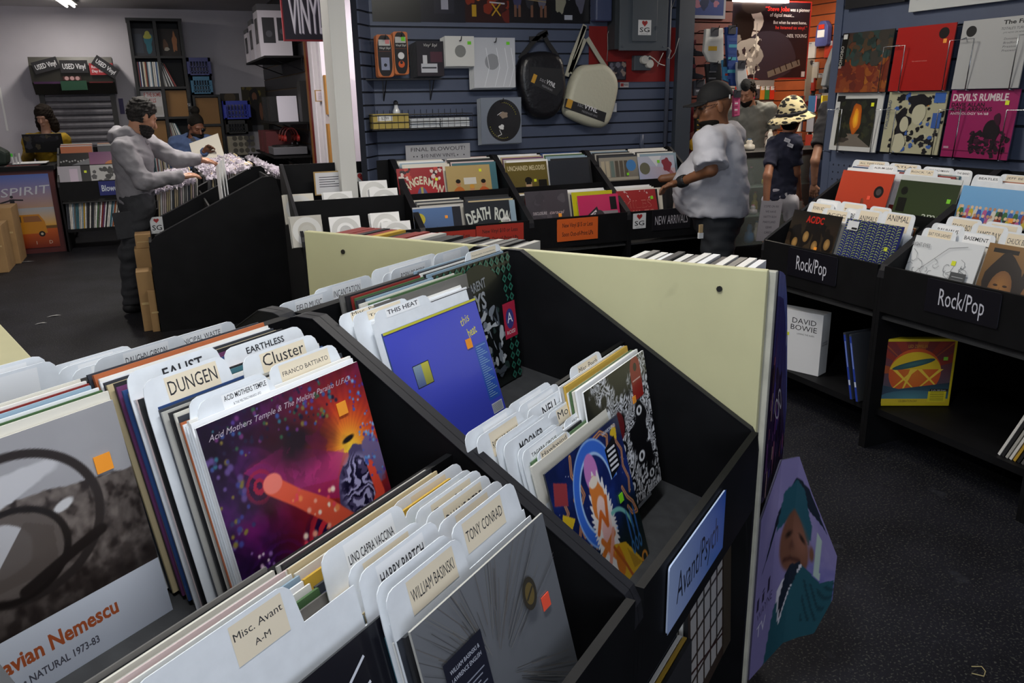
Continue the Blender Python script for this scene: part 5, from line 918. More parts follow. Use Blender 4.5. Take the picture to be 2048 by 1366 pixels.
cable([(1740, 0), (1640, 250), (1560, 330)], YP-.02, .003, mat('cable_grey', '8a8a88', .5), 'grey cable slanting beside the dark post, upper'); cable([(1820, 780), (1740, 1080), (1660, 1200), (1600, 1190), (1660, 1040), (1600, 975), (1540, 1010)], YP-.11, .003, mat('cable_grey'), 'grey cable looping beside the dark post')
cable([(1500, 1080), (1430, 1230), (1380, 1360)], YP-.06, .003, mat('adapter_white'), 'pale cable slanting below the electric panel'); cable([(420, 520), (360, 700), (365, 1000), (345, 1250)], YP-.02, .0025, mat('cable_grey'), 'thin cable hanging below the bluish meter box')
a = Art(.15, .13); a.rect(0, 0, 1, 1, '15151a'); a.rect(.05, .05, .95, .95, '3a3842'); swirl(a, rw, 14, ['6a6874', '2a2830', '8a7a70'], .1, .1, .9, .9, (.06, .14)); p = ony(1217, 160, YP-.02); board_art(a, 'small_photo', 'small framed photograph on the red patch', 'photograph', (p.x, YP-.02, p.z), (0, 0, 0), th=.012, edge='141418', gloss=True)
a = Art(.075, .037); a.rect(0, 0, 1, 1, 'a8a4a8'); a.rect(.06, .2, .4, .8, '8a2a2a'); a.text('9000', .68, .3, .45, '2a2a30', width=.48); p = ony(1240, 175, YP-.003); board_art(a, 'wall_label', 'small label reading 9000 below the photograph', 'label', (p.x, YP-.004, p.z), (0, 0, 0), th=.002)
a = Art(.035, .065); a.rect(0, 0, 1, 1, 'b8bcc4'); p = ony(1225, 224, YP-.05); board_art(a, 'price_tag', 'blank white price tag hanging by the cream bag', 'tag', (p.x, YP-.05, p.z), (0, 0, 0), th=.002)
p = ony(1283, 303, YP-.02); q_ = ony(1283, 269, YP-.02); tag(MB().tube([p, q_], .017, 10).obj('conduit_stub', SLAT, smooth=True), 'short blue painted pipe stub low on the blue wall', 'pipe')
p = ony(1331, 300, YP-.03); tag(MB().tube([Vector((p.x, YP-.02, .9)), Vector((p.x, YP-.02, CEIL-.02))], .016, 10).obj('conduit', mat('conduit_grey', '4a5060', .5), smooth=True), 'tall grey conduit pipe at the corner of the blue wall', 'pipe')
# ------------------------------------------------------------------ far left: used vinyl corner
def rc(pa, pb, Y): p, q = ony(*pa, Y), ony(*pb, Y); return p.x, q.x, q.z, p.z       # x0 x1 z0 z1
CARD = mat('cardboard', '9a7a50', .8, noise=(6, .08)); rL = random.Random(19)
# counter with a big poster on its front
x0, x1, z0, z1 = -2.24, -1.03, 0, .93
t = thing('counter', 'black topped counter with dark red front at far left', 'counter', (0, 0, 0)); MB().box(x0, x1, 10.32, 11.0, 0, .90).obj('counter_body', mat('counter_red', '4a1414', .5), t); MB().box(x0, x1+.02, 10.28, 11.02, .90, .945).obj('counter_top', BLK, t)
p, q = ony(-150, 350, 10.30), ony(122, 497, 10.30); w_, h = q.x-p.x, .80; a = Art(w_, h); a.poly([(0, .28), (1, .28), (1, 1), (0, 1)], None, ['c8962e', 'c89a3a', '4a62a8', '4a62a8']); a.poly([(0, .28), (1, .28), (1, .55), (0, .55)], None, ['d09a2a', 'd09a2a', '9aa0a8', '9aa0a8']); a.rect(0, 0, 1, .28, '6a1f10', 'b8561c'); a.rect(0, .26, 1, .30, '6a4a1e')
a.text('FREE SPIRIT', .98, .74, .11, 'b9bcc4', 'r', width=.78, shear=.25, rot=3); a.poly([(.54, .2), (.56, .42), (.62, .46), (.86, .46), (.9, .36), (.91, .2)], 'b87a1e'); a.poly([(.6, .36), (.63, .44), (.7, .44), (.7, .36)], '3a3428'); a.poly([(.72, .36), (.72, .44), (.85, .44), (.88, .36)], '8a5a34')
for x in (.66, .86): a.disc(x, .19, .028, '1c1614'); a.disc(x, .19, .012, 'b0a890')
a.line([(.64, .46), (.65, .58)], .02, '1c1a20'); a.line([(.67, .46), (.66, .58)], .02, '1c1a20'); a.rect(.635, .56, .675, .68, '1c1a20'); a.line([(.55, .63), (.655, .67), (.75, .66)], .014, '1c1a20'); a.disc(.655, .71, .014, '1c1a20')
for k, ch in enumerate('KHALID'): a.text(ch, .30+.125*k, .05, .045, 'c8b8a8')
board_art(a, 'poster', 'large desert poster lettered FREE SPIRIT on the counter front', 'poster', (p.x, 10.31, .06), (0, 0, 0), th=.006, edge='8a8a8a', gloss=True)
for k, (xa, ya, xb, yb, Y) in enumerate(((-25, 418, 36, 492, 9.7), (-60, 455, 10, 500, 9.22))):
    X0, X1, Z0, Z1 = rc((xa, ya), (xb, yb), Y); b = MB().box(X0, X1, 0, .45, 0, max(.3, Z1)); o = b.obj('cardboard_box', CARD, bevel=.004, loc=(0, Y, 0)); tag(o, 'tall cardboard box standing at the left picture edge' if k == 0 else 'cardboard box in front at the left picture edge', 'box'); MB().box(X0+.02, X1-.02, -.001, 0, max(.3, Z1)*.55, max(.3, Z1)*.58).obj('tape_strip', mat('tape', 'b8a070', .4), o)
for k in range(5): record(Vector((-1.33+.02*k, 10.55, .946+.006*k)), R(-90), 0, pick(rL), 'record lying flat in the pile on the counter', 'records lying on the counter', th=.005).location.y += .16
for k in range(3):
    o = thing('marker_pen', 'white marker pen with a %s cap in the counter cup' % ('green', 'grey', 'white')[k], 'pen', (-1.40+.03*k, 10.4, .946), 0, 'marker pens'); MB().tube([(0, 0, 0), (.004*(k-1), 0, .10)], .010, 8).obj('barrel', mat('pen_white', 'c8c8c8', .4), o); MB().tube([(.004*(k-1), 0, .101), (.006*(k-1), 0, .135)], .011, 8).obj('cap', mat('pen_cap%d' % k, ('4ac83a', '8a8a8a', 'd0d0d0')[k], .4), o)
b = MB().prism([(-2.2, .946), (-1.5, .946), (-1.48, 1.08), (-1.6, 1.16), (-1.9, 1.18), (-2.2, 1.18)], 10.65, 10.95).obj('crate_dark_green', mat('dark_green', '16261e', .7), bevel=.03); tag(b, 'dark green bundle on the counter behind the records', 'bundle')
# blowout bin
QM = Matrix.Translation((-1.0, 10.22, 0)); make_bin('record_bin', 'black record bin lettered Blowout Bin with a shelf of old records below', QM, W=.80, base=.24, zl=.77, zr=1.10)
a = Art(.36, .155); a.rect(0, 0, 1, 1, '20286e'); a.text('Blowout Bin', .5, .3, .42, 'c4ccd8', width=.86, bold=.02); board_art(a, 'section_sign', 'blue sign lettered Blowout Bin', 'sign', (-1.0+.40, 10.21, .60), (0, 0, 0), th=.004, edge='20286e')
def qrec(px, Y, art, lb, m): p = ony(*px, Y); record(Vector((p.x+LP/2+.005, Y-.08, p.z-LP*.96)), R(15), 0, mat('sleeve_'+m), lb, art=art)
a = Art(LP, LP); a.rect(0, 0, 1, 1, '1c1c1e'); a.poly([(.1, .45), (1, .8), (1, .5), (.5, .45)], '7a7c80'); [a.disc(.1+.09*k, .7+.02*(k % 3), .03, 'a8a8a8') for k in range(9)]; qrec((112, 308), 10.72, a, 'black sleeve with pale dots in the Blowout Bin, upper left', '2a2a2c')
a = Art(LP, LP); a.rect(0, 0, 1, 1, 'a86a8a', '7a4a72'); a.disc(.75, .5, .3, 'c87a3a', ry=.2); qrec((176, 305), 10.72, a, 'mauve sleeve with an orange glow in the Blowout Bin, upper right', 'd8c3c0')
a = Art(LP, LP); a.rect(0, 0, 1, 1, 'a8a4ac'); a.rect(.7, 0, 1, 1, '1c1c1e'); a.rect(.35, 0, .6, .9, 'c8b8c8'); a.rect(.8, .75, .88, .83, 'd0e02a'); qrec((113, 334), 10.38, a, 'pale photographic sleeve in the Blowout Bin, lower left', 'b9b6ae')
a = Art(LP, LP); a.rect(0, 0, 1, 1, 'b0b0ae'); swirl(a, rL, 26, ['1c1c1e', '2a2a2c', '4a4a4c'], 0, .05, 1, .9, (.05, .12)); qrec((178, 331), 10.38, a, 'black and white group photo sleeve in the Blowout Bin, lower right', 'b9b6ae')
for k in range(52): far_sleeve(Matrix.Translation((-.975+.0145*k, 10.45, .242)) @ Matrix.Rotation(R(4+k*.32), 4, 'Y') @ Matrix.Rotation(R(90), 4, 'Z'), LP, .010, LP*.97, pick(rL))
for xc in (.2, .58):
    for k in range(8):
        for y0 in (.13, .45): far_sleeve(QM @ Matrix.Translation((xc, y0+.02*k, floor_z(y0+.02*k, BD, -.03)+.02)) @ Matrix.Rotation(R(-15), 4, 'X'), LP, .006, LP*.95, pick(rL))
# roll shutter
Y = 12.3; x0, x1, z0, z1 = rc((88, 175), (236, 300), Y); x0, x1 = ony(76, 178, Y).x, ony(241, 240, Y).x-.02; zt = ony(150, 172, Y).z
t = thing('roll_shutter', 'grey roll shutter with a dark hood on the white wall', 'shutter', (0, 0, 0)); SM = mat('shutter_steel', '6e6c72', .4, metal=.4, noise=(20, .1))
me = None; zz = zt-.03
for k in range(17):
    b = MB(); b.prism([(0, 0), (-.014, .012), (-.018, .04), (-.012, .066), (0, .075), (.004, .04)], x0+.06, x1-.06, 'x'); o = b.obj('shutter_slat', SM, t, loc=(0, Y, zz-.083*(k+1)))
for xx in (x0, x1-.06): MB().box(xx, xx+.06, Y-.04, Y+.05, .6, zt).obj('guide_rail', mat('dark_bronze', '1e1b19', .5), t)
hx0, hx1 = ony(55, 115, Y-.3).x, ony(222, 113, Y-.3).x; zh = ony(140, 114, Y-.3).z; MB().prism([(Y-.3, zh), (Y-.34, zh-.1), (Y-.30, zh-.30), (Y-.12, zh-.44), (Y+.2, zh-.44), (Y+.2, zh)], hx0, hx1, 'x').obj('shutter_hood', mat('hood_bronze', '34322c', .5), t)
def hood_sign(pa, w_, h, rot, bg, lines, lab, Yh, tc='c8c8cc', disc=None):
    a = Art(w_, h); a.rect(0, 0, 1, 1, bg)
    if disc: [a.disc(x, .5, .12, 'b08a8a') for x in (.2, .5, .8)]
    for k, l in enumerate(lines): a.text(l, .5, (.32 if len(lines) == 1 else .58-.36*k), .4 if len(lines) == 1 else .22, tc, width=.82, bold=.02)
    p = ony(*pa, Yh); o = board_art(a, 'hood_sign', lab, 'sign', (p.x, Yh, p.z), (R(4), -R(rot), 0), th=.004, edge=bg, group='signs stuck on the shutter hood')
hood_sign((72, 149), .29, .14, 15, '17151a', ['USED Vinyl'], 'black USED Vinyl sign tilted on the left of the shutter hood', Y-.36); hood_sign((122, 146), .31, .15, 0, '17151a', ['USED Vinyl'], 'black USED Vinyl sign straight in the middle of the hood', Y-.36); hood_sign((182, 127), .30, .13, -38, '17151a', ['USED Vinyl'], 'black USED Vinyl sign hanging askew at the right of the hood', Y-.37)
hood_sign((181, 150), .27, .14, 0, '9a2a30', ['Record Store', 'Day Releases'], 'red sign lettered Record Store Day Releases on the hood', Y-.355); hood_sign((179, 166), .27, .10, 0, '5a0c10', [], 'dark red strip below the Record Store Day sign', Y-.30); hood_sign((68, 168), .30, .10, 0, '3a1440', [], 'dark purple strip at the lower left of the hood', Y-.30); hood_sign((124, 181), .29, .11, 1, '12402a', [], 'green card hanging from the middle of the hood', Y-.36); hood_sign((127, 161), .2, .05, 0, '3a1414', [], 'dark strip with three round discs on the hood', Y-.34, disc=True)
# bookcases
BC = mat('bookcase_black', '141416', .5)
def bookcase(name, label, tl, tr, Y, cols, rows, cell, dep=.38, bot=None):
    p, q = ony(*tl, Y), ony(*tr, Y); w_ = q.x-p.x; t = thing(name, label, 'bookcase', (p.x, Y, 0)); zt = p.z; cw = (w_-.04*(cols+1))/cols
    for k in range(cols+1): x = k*(cw+.04); MB().box(x, x+.04, 0, dep, 0, zt).obj('upright', BC, t)
    zs = [zt-.04-k*(cell+.03) for k in range(rows+1)]
    MB().box(-.01, w_+.01, 0, dep, zt, zt+.035).obj('top_board', BC, t)
    for k in range(1, rows+1):
        for c in range(cols): MB().box(.04+c*(cw+.04), .04+c*(cw+.04)+cw, .005, dep, zs[k]-.03+.0, zs[k]).obj('shelf', BC, t)
    MB().box(.04, w_-.04, dep-.01, dep, .1, zt).obj('back_panel', mat('bookcase_back', '1e1e22', .6), t)
    return p.x, zs, cw, zt
bx, zs, cw, zt = bookcase('bookcase', 'tall black cube bookcase filled with records on the white wall', (252, 41), (362, 44), 12.18, 2, 7, .355)
def cell(c, r): return bx+.04+c*(cw+.04), zs[r+1]+.001
def cellcard(c, r, fn, lab, m='9a7a50', name='cardboard_sheet'):
    x, z = cell(c, r); a = Art(cw-.01, .335); fn(a); board_art(a, name, lab, 'record' if name != 'cardboard_sheet' else 'cardboard', (x+.005, 12.22, z), (R(-3), 0, 0), th=.01, edge=m)
cellcard(0, 0, lambda a: (a.rect(0, 0, 1, 1, '23262e'), a.rect(.05, .1, .45, .8, '2e3440'), a.blob(.72, .5, .2, '1e5a6a', rL, ry=.35), a.blob(.7, .75, .18, '8a8a3a', rL, ry=.14)), 'dark sleeve with teal and olive shapes in the top left cube', '1c1c20', 'record_sleeve')
cellcard(1, 0, lambda a: (a.rect(0, 0, 1, 1, '1c1716'), a.blob(.75, .5, .12, '8a5a3a', rL, ry=.35), a.blob(.3, .4, .12, '5a4030', rL, ry=.2), a.blob(.35, .25, .14, '9a948a', rL, ry=.06)), 'dark sleeve with two warm figures in the top right cube', '1c1c20', 'record_sleeve')
for c, n, t0, t1 in ((0, 24, 1, 5), (1, 12, 8, 24)):
    x, z = cell(c, 1)
    for k in range(n): far_sleeve(Matrix.Translation((x+.012+k*.0125, 12.36, z)) @ Matrix.Rotation(R(-t0-(t1-t0)*k/n)*(1 if c else -.3), 4, 'Y') @ Matrix.Rotation(R(90), 4, 'Z'), .31, .009, .31, pick(rL))
cellcard(0, 2, lambda a: (a.rect(0, 0, 1, 1, 'b4b2b4'), a.text('IF THE BOMB', .55, .78, .15, '9a3a34', width=.82, bold=.02), a.text('FALLS', .5, .56, .15, '9a3a34', width=.4, bold=.02), a.rect(.05, .08, .95, .4, 'a4a2a0'), a.disc(.25, .2, .1, 'c4c2c0')), 'white sleeve lettered IF THE BOMB FALLS in the bookcase', 'b9b6ae', 'record_sleeve')
for c, r_ in ((1, 2), (0, 3)): cellcard(c, r_, lambda a: a.rect(0, 0, 1, 1, '8a6436', '946c3c'), 'plain brown cardboard sheet in the %s' % ('third row of the bookcase' if r_ == 2 else 'bookcase behind the grey haired man'))
x, z = cell(1, 3)
for k in range(11): far_sleeve(Matrix.Translation((x+.012+k*.017, 12.36, z)) @ Matrix.Rotation(R(-5-k*1.5), 4, 'Y') @ Matrix.Rotation(R(90), 4, 'Z'), .31, .011, .31, pick(rL))
for c in (0, 1):
    x, z = cell(c, 4)
    for k in range(22): far_sleeve(Matrix.Translation((x+.012+k*.0135, 12.36, z)) @ Matrix.Rotation(R(2-.2*k), 4, 'Y') @ Matrix.Rotation(R(90), 4, 'Z'), .31, .010, .31, pick(rL))
p = ony(377, 190, 12.18); p.x += .045
t = thing('bookcase', 'low black bookcase with cardboard fronts beside the tall one', 'bookcase', (p.x, 12.18, 0)); w2 = ony(440, 190, 12.18).x-p.x
for x in (0, w2-.03): MB().box(x, x+.03, 0, .38, 0, p.z).obj('upright', BC, t)
for z in (p.z-.03, p.z-.41, p.z-.79): MB().box(.03, w2-.03, 0, .38, z, z+.03).obj('shelf', BC, t)
for k in range(2): a = Art(w2-.07, .34); a.rect(0, 0, 1, 1, '8a6436'); board_art(a, 'cardboard_sheet', 'brown cardboard front in the low bookcase, %s' % ('upper' if k == 0 else 'lower'), 'cardboard', (p.x+.035, 12.2, p.z-.38-.38*k), (0, 0, 0), th=.01, edge='9a7a50')
a = Art(.045, .16); a.rect(0, 0, 1, 1, '17171a'); a.text('JAZZ', .75, .5, .2, 'c8c8cc', rot=90, width=.9); p3 = ony(377, 222, 12.1); board_art(a, 'shelf_tag', 'narrow black and white upright tag between the bookcases', 'sign', (p3.x, 12.12, p3.z), (0, 0, 0))
def crate(name, label, px, m, Y, dep=.3):
    X0, X1, Z0, Z1 = rc(px[0], px[1], Y); w_, h = X1-X0, Z1-Z0; t = thing(name, label, 'crate', (X0, Y, Z0), 0, 'milk crates')
    MB().box(0, w_, 0, dep, 0, .012).obj('crate_floor', m, t)
    for nm, f in (('crate_side', lambda u, v: (u, 0, v)), ('crate_side', lambda u, v: (u, dep-.01, v))):
        b = MB()
        for (u0, u1, v0, v1) in [(0, w_, 0, .03), (0, w_, h-.05, h), (0, .03, 0, h), (w_-.03, w_, 0, h)]+[(w_*k/8-.005, w_*k/8+.005, .03, h-.05) for k in range(1, 8)]+[(.03, w_-.03, h*k/4-.005, h*k/4+.005) for k in (1, 2)]: y0 = f(0, 0)[1]; b.box(u0, u1, y0, y0+.01, v0, v1)
        b.obj(nm, m, t)
    for x in (0, w_-.01): MB().box(x, x+.01, .011, dep-.011, .0, h).obj('crate_end', m, t)
crate('milk_crate', 'dark blue plastic crate stacked on the teal one', ((372, 115), (424, 152)), mat('crate_navy', '20256e', .4), 12.15); crate('milk_crate', 'teal plastic crate on the low bookcase', ((380, 153), (427, 189)), mat('crate_teal', '1a6488', .4), 12.15); crate('milk_crate', 'bright blue plastic crate beside the low bookcase', ((446, 202), (503, 239)), mat('crate_blue', '2536b0', .4), 12.0); crate('milk_crate', 'black crate below the bright blue crate', ((451, 241), (497, 268)), mat('crate_black', '141416', .5), 12.0)
for px, lab, fn in ((((482, 174), (541, 262)), 'poster of a long haired figure in a black top on the far wall', lambda a: (a.rect(0, 0, 1, 1, '2a2418', '3a3218'), swirl(a, rL, 14, ['6a5a1e', '4a4018', '7a6a2a'], 0, .5, 1, 1, (.05, .12)), a.blob(.5, .78, .2, '17110e', rL, ry=.2), a.disc(.5, .78, .1, '8a5a42', ry=.1), a.blob(.5, .4, .26, '1a1618', rL, ry=.3, j=.15), a.disc(.72, .45, .07, '8a5a42', ry=.2), a.rect(.3, 0, .75, .14, '6a6a6e'))), (((440, 187), (480, 204)), 'small dark poster behind the blue crate', lambda a: (a.rect(0, 0, 1, 1, '3a342e'), a.disc(.5, .5, .3, '6a5a44'))), (((0, 175), (12, 262)), 'narrow grey picture at the left edge of the far wall', lambda a: (a.rect(0, 0, 1, 1, '4a4c54'), a.rect(.4, .1, .6, .9, '7a7c84'))), (((236, 197), (250, 228)), 'small purple poster beside the shutter', lambda a: a.rect(0, 0, 1, 1, '4a4270'))):
    X0, X1, Z0, Z1 = rc(*px, 12.55); a = Art(X1-X0, Z1-Z0); fn(a); board_art(a, 'wall_poster', lab, 'poster', (X0, 12.59, Z0), (0, 0, 0), th=.004)
X0, X1, Z0, Z1 = rc((457, 274), (497, 310), 11.0); t = thing('old_radio', 'beige radio with a round grille on the far shelf', 'radio', (X0, 11.0, Z0)); MB().box(0, X1-X0, 0, .25, 0, Z1-Z0).obj('radio_body', mat('beige_plastic', '8a8474', .5), t, bevel=.01)
for k in range(4):
    for j in range(3): MB().lathe([(.03, 0), (.03, .004)], 10).obj('grille_disc', mat('grille', '4a463c', .6), t, loc=(.07+.07*k, -.001, .06+.075*j), rot=(R(90), 0, 0))
MB().box(0, 1.0, 0, .3, 0, Z0-.002).obj('radio_shelf', BLK, None, loc=(X0-.1, 11.0, 0)); tag(bpy.data.objects['radio_shelf'], 'black cabinet carrying the beige radio', 'cabinet')

# ------------------------------------------------------------------ wall with audio shelves, doorway, VINYL sign
XS = 1.6
slatwall('wall_audio', 0, 3.5, 0, CEIL, .15, .06, Matrix.Translation((XS, 12.6, 0)) @ Matrix.Rotation(R(-90), 4, 'Z'), m=mat('dark_slat', '2c2c30', .5), gm=mat('tan_groove', '6a5638', .6))
struct('trim_3', MB().box(XS-.03, XS+.05, 9.04, 9.10, 0, CEIL), mat('wood_edge', '7a4e26', .5)); struct('trim_4', MB().box(XS-.02, XS+.06, 8.92, 9.03, 0, CEIL), mat('dark_red_trim', '6a1414', .5)); 
struct('door_1', MB().box(XS-.02, XS+.10, 8.45, 8.91, 0, CEIL), mat('door_white', 'd8d2da', .5)); struct('wall_doorway', MB().box(XS-.01, 3.2, 8.3, 8.4, 0, CEIL), WHT); struct('trim_5', MB().box(XS-.03, XS-.02, 8.66, 8.70, 0, CEIL), mat('door_white'))
struct('wall_behind_slats', MB().box(1.66, 10, 12.6, 12.7, 0, CEIL), WHT)
X0, X1, Z0, Z1 = rc((557, -40), (662, 83), 7.4); a = Art(X1-X0, Z1-Z0); a.rect(0, 0, 1, 1, '7a1c26'); a.rect(.03, .03, 1, 1, '1e1a28'); a.text('VINYL', .535, .13, .58, '8a8698', width=.74, bold=.015); a.text('VINYL', .52, .145, .58, 'd8d4e0', width=.74, bold=.015)
board_art(a, 'hanging_sign', 'large dark hanging sign lettered VINYL with a red border', 'sign', (X0, 7.4, Z0), (0, 0, 0), th=.03, edge='7a1c26')
def xshelf(px0, px1, z, dep, label, m=BLK):
    """shelf on the audio wall from photo column px0 (far) to px1 (near) at height z"""
    t = thing('wall_shelf', label, 'shelf', (0, 0, 0)); o = MB().box(XS-dep, XS-.013, px0, px1, z-.02, z).obj('shelf_board', m, t)
    for y in (px0+.15, px1-.15): MB().tube([(XS-.02, y, z-.02), (XS-.02, y, z-.14), (XS-dep*.8, y, z-.02)], .006, 5).obj('bracket', ROD, t)
    return t
xshelf(9.15, 10.9, 2.02, .42, 'upper black shelf with speaker boxes on the audio wall'); xshelf(9.15, 10.6, 1.35, .36, 'middle black shelf with a white board on the audio wall'); xshelf(9.15, 10.8, 1.00, .42, 'lower black shelf with a turntable on the audio wall')
def carton(x, y, z, w_, d, h, label, body='cfcad4', top='4a4a50', prn=True, cat='box', name='speaker_carton'):
    t = thing(name, label, cat, (x, y, z)); MB().box(0, w_, 0, d, 0, h*.88).obj('carton_body', mat('carton_'+body, body, .6), t); MB().box(-.001, w_+.001, -.001, d+.001, h*.88, h).obj('carton_lid', mat('carton_'+top, top, .6), t)
    if prn: a = Art(w_, h*.88); a.rect(.12, .3, .5, .85, '23232a'); a.disc(.31, .5, .1, '4a4a52'); a.rect(.58, .35, .9, .85, '2a2a32'); a.disc(.74, .55, .09, '4a4a52'); a.obj('carton_print', t, (0, -.0015, 0)); a2 = Art(d, h*.88); a2.rect(.2, .3, .8, .85, '2a2a32'); a2.disc(.5, .5, .14, '5a5a62'); a2.obj('carton_side_print', t, (-.0015, d, 0), (0, 0, R(-90)))
for k, (y, h) in enumerate(((10.45, .36), (9.95, .42), (9.4, .52))): carton(XS-.42, y, 2.021, .33, .36, h, ('farthest', 'middle', 'nearest and tallest')[k]+' white speaker carton on the upper shelf')
for k, y in enumerate((10.2, 9.75)): carton(XS-.34, y, 1.351, .2, .2, .27, ('farther', 'nearer')[k]+' black speaker on the middle shelf', '17171a', '17171a', False, 'speaker', 'speaker')
a = Art(.21, .27); a.rect(0, 0, 1, 1, 'd8d4e2'); board_art(a, 'blank_board', 'blank white rounded board on the middle shelf', 'board', (XS-.30, 9.42, 1.352), (R(-4), 0, 0), th=.02, edge='c8c4d0', rad=.02); carton(XS-.085, 9.18, 1.351, .07, .2, .42, 'tall black speaker beside the white board', '121214', '121214', False, 'speaker', 'speaker')
for k, y in enumerate((10.3, 9.85)): carton(XS-.40, y, 1.001, .30, .25, .24, ('farther', 'nearer')[k]+' dark red carton on the lower shelf', '5a1c22', '5a1c22', False, 'box', 'carton')
t = thing('turntable', 'silver turntable on the lower shelf', 'turntable', (XS-.41, 9.25, 1.001)); MB().box(0, .36, 0, .42, .01, .09).obj('plinth', mat('tt_grey', '5a5a60', .4), t, bevel=.006); MB().lathe([(.145, .09), (.145, .105), (.13, .108)], 24, (.16, .21, 0)).obj('platter', mat('tt_black', '1a1a1c', .4), t, smooth=False); MB().tube([(.31, .34, .09), (.31, .34, .13), (.22, .12, .125)], .007, 6).obj('tonearm', mat('latch'), t)
for k, (y, c) in enumerate(((9.3, '8a1e1a'), (9.5, '8a1e1a'), (9.70, '7a2a22'))):
    t = thing('headphones', 'red headphones hanging under the middle shelf, %s' % ('nearest', 'middle', 'farthest')[k], 'headphones', (XS-.2, y, 1.19)); MB().tube([(-.07*math.cos(u), 0, .10*math.sin(u)) for u in [math.pi*q/10 for q in range(11)]], .008, 6).obj('band', mat('hp_'+c, c, .4), t)
    for s in (-.07, .07): MB().lathe([(.035, -.012), (.035, .012)], 12).obj('ear_cup', mat('hp_'+c), t, loc=(s, 0, -.01), rot=(0, R(90), 0))
carton(XS-.5, 10.0, .50, .42, .4, .33, 'farther white speaker carton below the lower shelf'); carton(XS-.48, 9.15, .35, .44, .5, .52, 'nearer white speaker carton below the lower shelf'); tag(MB().box(XS-.55, XS-.014, 9.1, 10.9, 0, .348).obj('low_platform', BLK), 'low black platform under the speaker cartons', 'platform')
bpy.data.objects['speaker_carton.003'].location.z = .349
# CD racks behind the pillar and framed notice
WD = mat('rack_wood', '9a6e34', .5)
for (pa, pb, lab) in (((649, 150), (700, 228), 'upper wooden CD rack behind the white pillar'), ((655, 248), (705, 325), 'lower wooden CD rack behind the white pillar')):
    X0, X1, Z0, Z1 = rc(pa, pb, 8.2); w_, h = X1-X0, Z1-Z0; t = thing('cd_rack', lab, 'rack', (X0, 8.2, Z0), 0, 'wooden CD racks')
    for q in ((0, .025, 0, h), (w_-.025, w_, 0, h), (.025, w_-.025, 0, .02), (.025, w_-.025, h-.02, h)): MB().box(q[0], q[1], 0, .09, q[2], q[3]).obj('rack_board', WD, t)
    MB().box(.025, w_-.025, .07, .085, .02, h-.02).obj('rack_back', mat('rack_back', '3a2a18', .6), t)
    z = .024
    while z < h-.04: MB().box(.03, w_-.03, .012+rL.uniform(0, .01), .068, z, z+.012).obj('cd_case', mat('cd_%d' % (k % 6), ('c8c4d0', '23232a', '8a2a2a', 'b8b4c0', '3a3a7a', 'b0a050')[k % 6], .3), t); k = rL.randrange(6); z += .0155
X0, X1, Z0, Z1 = rc((611, 180), (651, 203), 8.3); a = Art(X1-X0, Z1-Z0); a.rect(0, 0, 1, 1, '9a7a4a'); a.rect(.05, .08, .95, .92, 'd0c4cc'); [a.rect(.15, .7-.12*k, .8, .73-.12*k, '6a6068') for k in range(5)]; board_art(a, 'framed_notice', 'small framed notice on the white doorway', 'notice', (XS-.07, 8.42, Z0), (0, 0, 0), th=.02, edge='9a7a4a')
# ------------------------------------------------------------------ used record rows where the grey haired man browses
UP = [(-.11, 0), (-.11, .60), (-.09, .65), (-.06, .68), (.70, 1.045), (.76, 1.05), (.785, 1.03), (.88, .56), (.88, 0)]
ub = thing('used_record_rows', 'long black double sided bin of used records with slanted dividers', 'record bin'); 
for k, y in enumerate((6.13, 6.76, 7.39, 8.02, 8.65)): o = MB().prism([(x, z) if z < .1 else (x, z+.03*(k > 0)) for x, z in UP], y, y+.02).obj('side_panel', BLK, ub); MB().tube([(UP[3][0], y+.01, UP[3][1]+.03*(k > 0)), (UP[4][0], y+.01, UP[4][1]+.03*(k > 0))], .0095, 6).obj('edge_band', BLKE, o)
for k in range(4):
    y0, y1 = 6.15+.63*k, 6.76+.63*k
    MB().box(.74, .755, y0, y1, .1, 1.04).obj('ridge_board', BLK, ub); MB().prism([(-.09, .50), (.74, .70), (.74, .72), (-.09, .52)], y0, y1).obj('bin_floor', BLK, ub); MB().box(-.108, -.09, y0, y1, .40, .64).obj('front_lip', BLK, ub); MB().box(.31, .322, y0, y1, .6, .86).obj('row_divider', BLK, ub); MB().prism([(.756, .62), (.868, .45), (.868, .55), (.756, .72)], y0, y1).obj('far_side_floor', BLK, ub)
for k in range(1, 4):
    y = 6.76+.63*(k-1)+.33
    for x0, x1, z0 in ((-.03, .27, .58), (.36, .70, .675)):
        n = 20
        for i in range(n):
            x = x0+(x1-x0)*i/n; far_sleeve(Matrix.Translation((x, y, z0+(x-x0)*.24+.015)) @ Matrix.Rotation(R(6), 4, 'Y') @ Matrix.Rotation(R(90), 4, 'Z'), .325, .010, .325, rL.choice([mat('sleeve_'+c) for c in ('dcd7ca', 'c7b58e', '6d6a66', 'd8c3c0', 'b9b6ae', '3a3d44', 'e9e6df')]))
pl = MB()
def plastic(x0, x1, y0, y1, z0, z1, n):
    for i in range(n):
        x, y, z = rL.uniform(x0, x1), rL.uniform(y0, y1), rL.uniform(z0, z1); z += (x-x0)/(x1-x0)*(.075 if x1-x0 > .2 else 0); a_ = rL.uniform(-.5, .5); l = rL.uniform(.02, .07); d = Vector((math.sin(a_)*l, math.cos(a_)*l, rL.uniform(-.01, .01))); hh = rL.uniform(.012, .03); k = Vector((rL.uniform(-.012, .012), 0, hh)); p = Vector((x, y, z)); q = Vector((.002, 0, 0))
        pl.add([p-d, p+d, p+d+k, p-d+k, p-d+q, p+d+q, p+d+k+q, p-d+k+q], [(0, 1, 2, 3), (7, 6, 5, 4), (0, 4, 5, 1), (1, 5, 6, 2), (2, 6, 7, 3), (3, 7, 4, 0)])
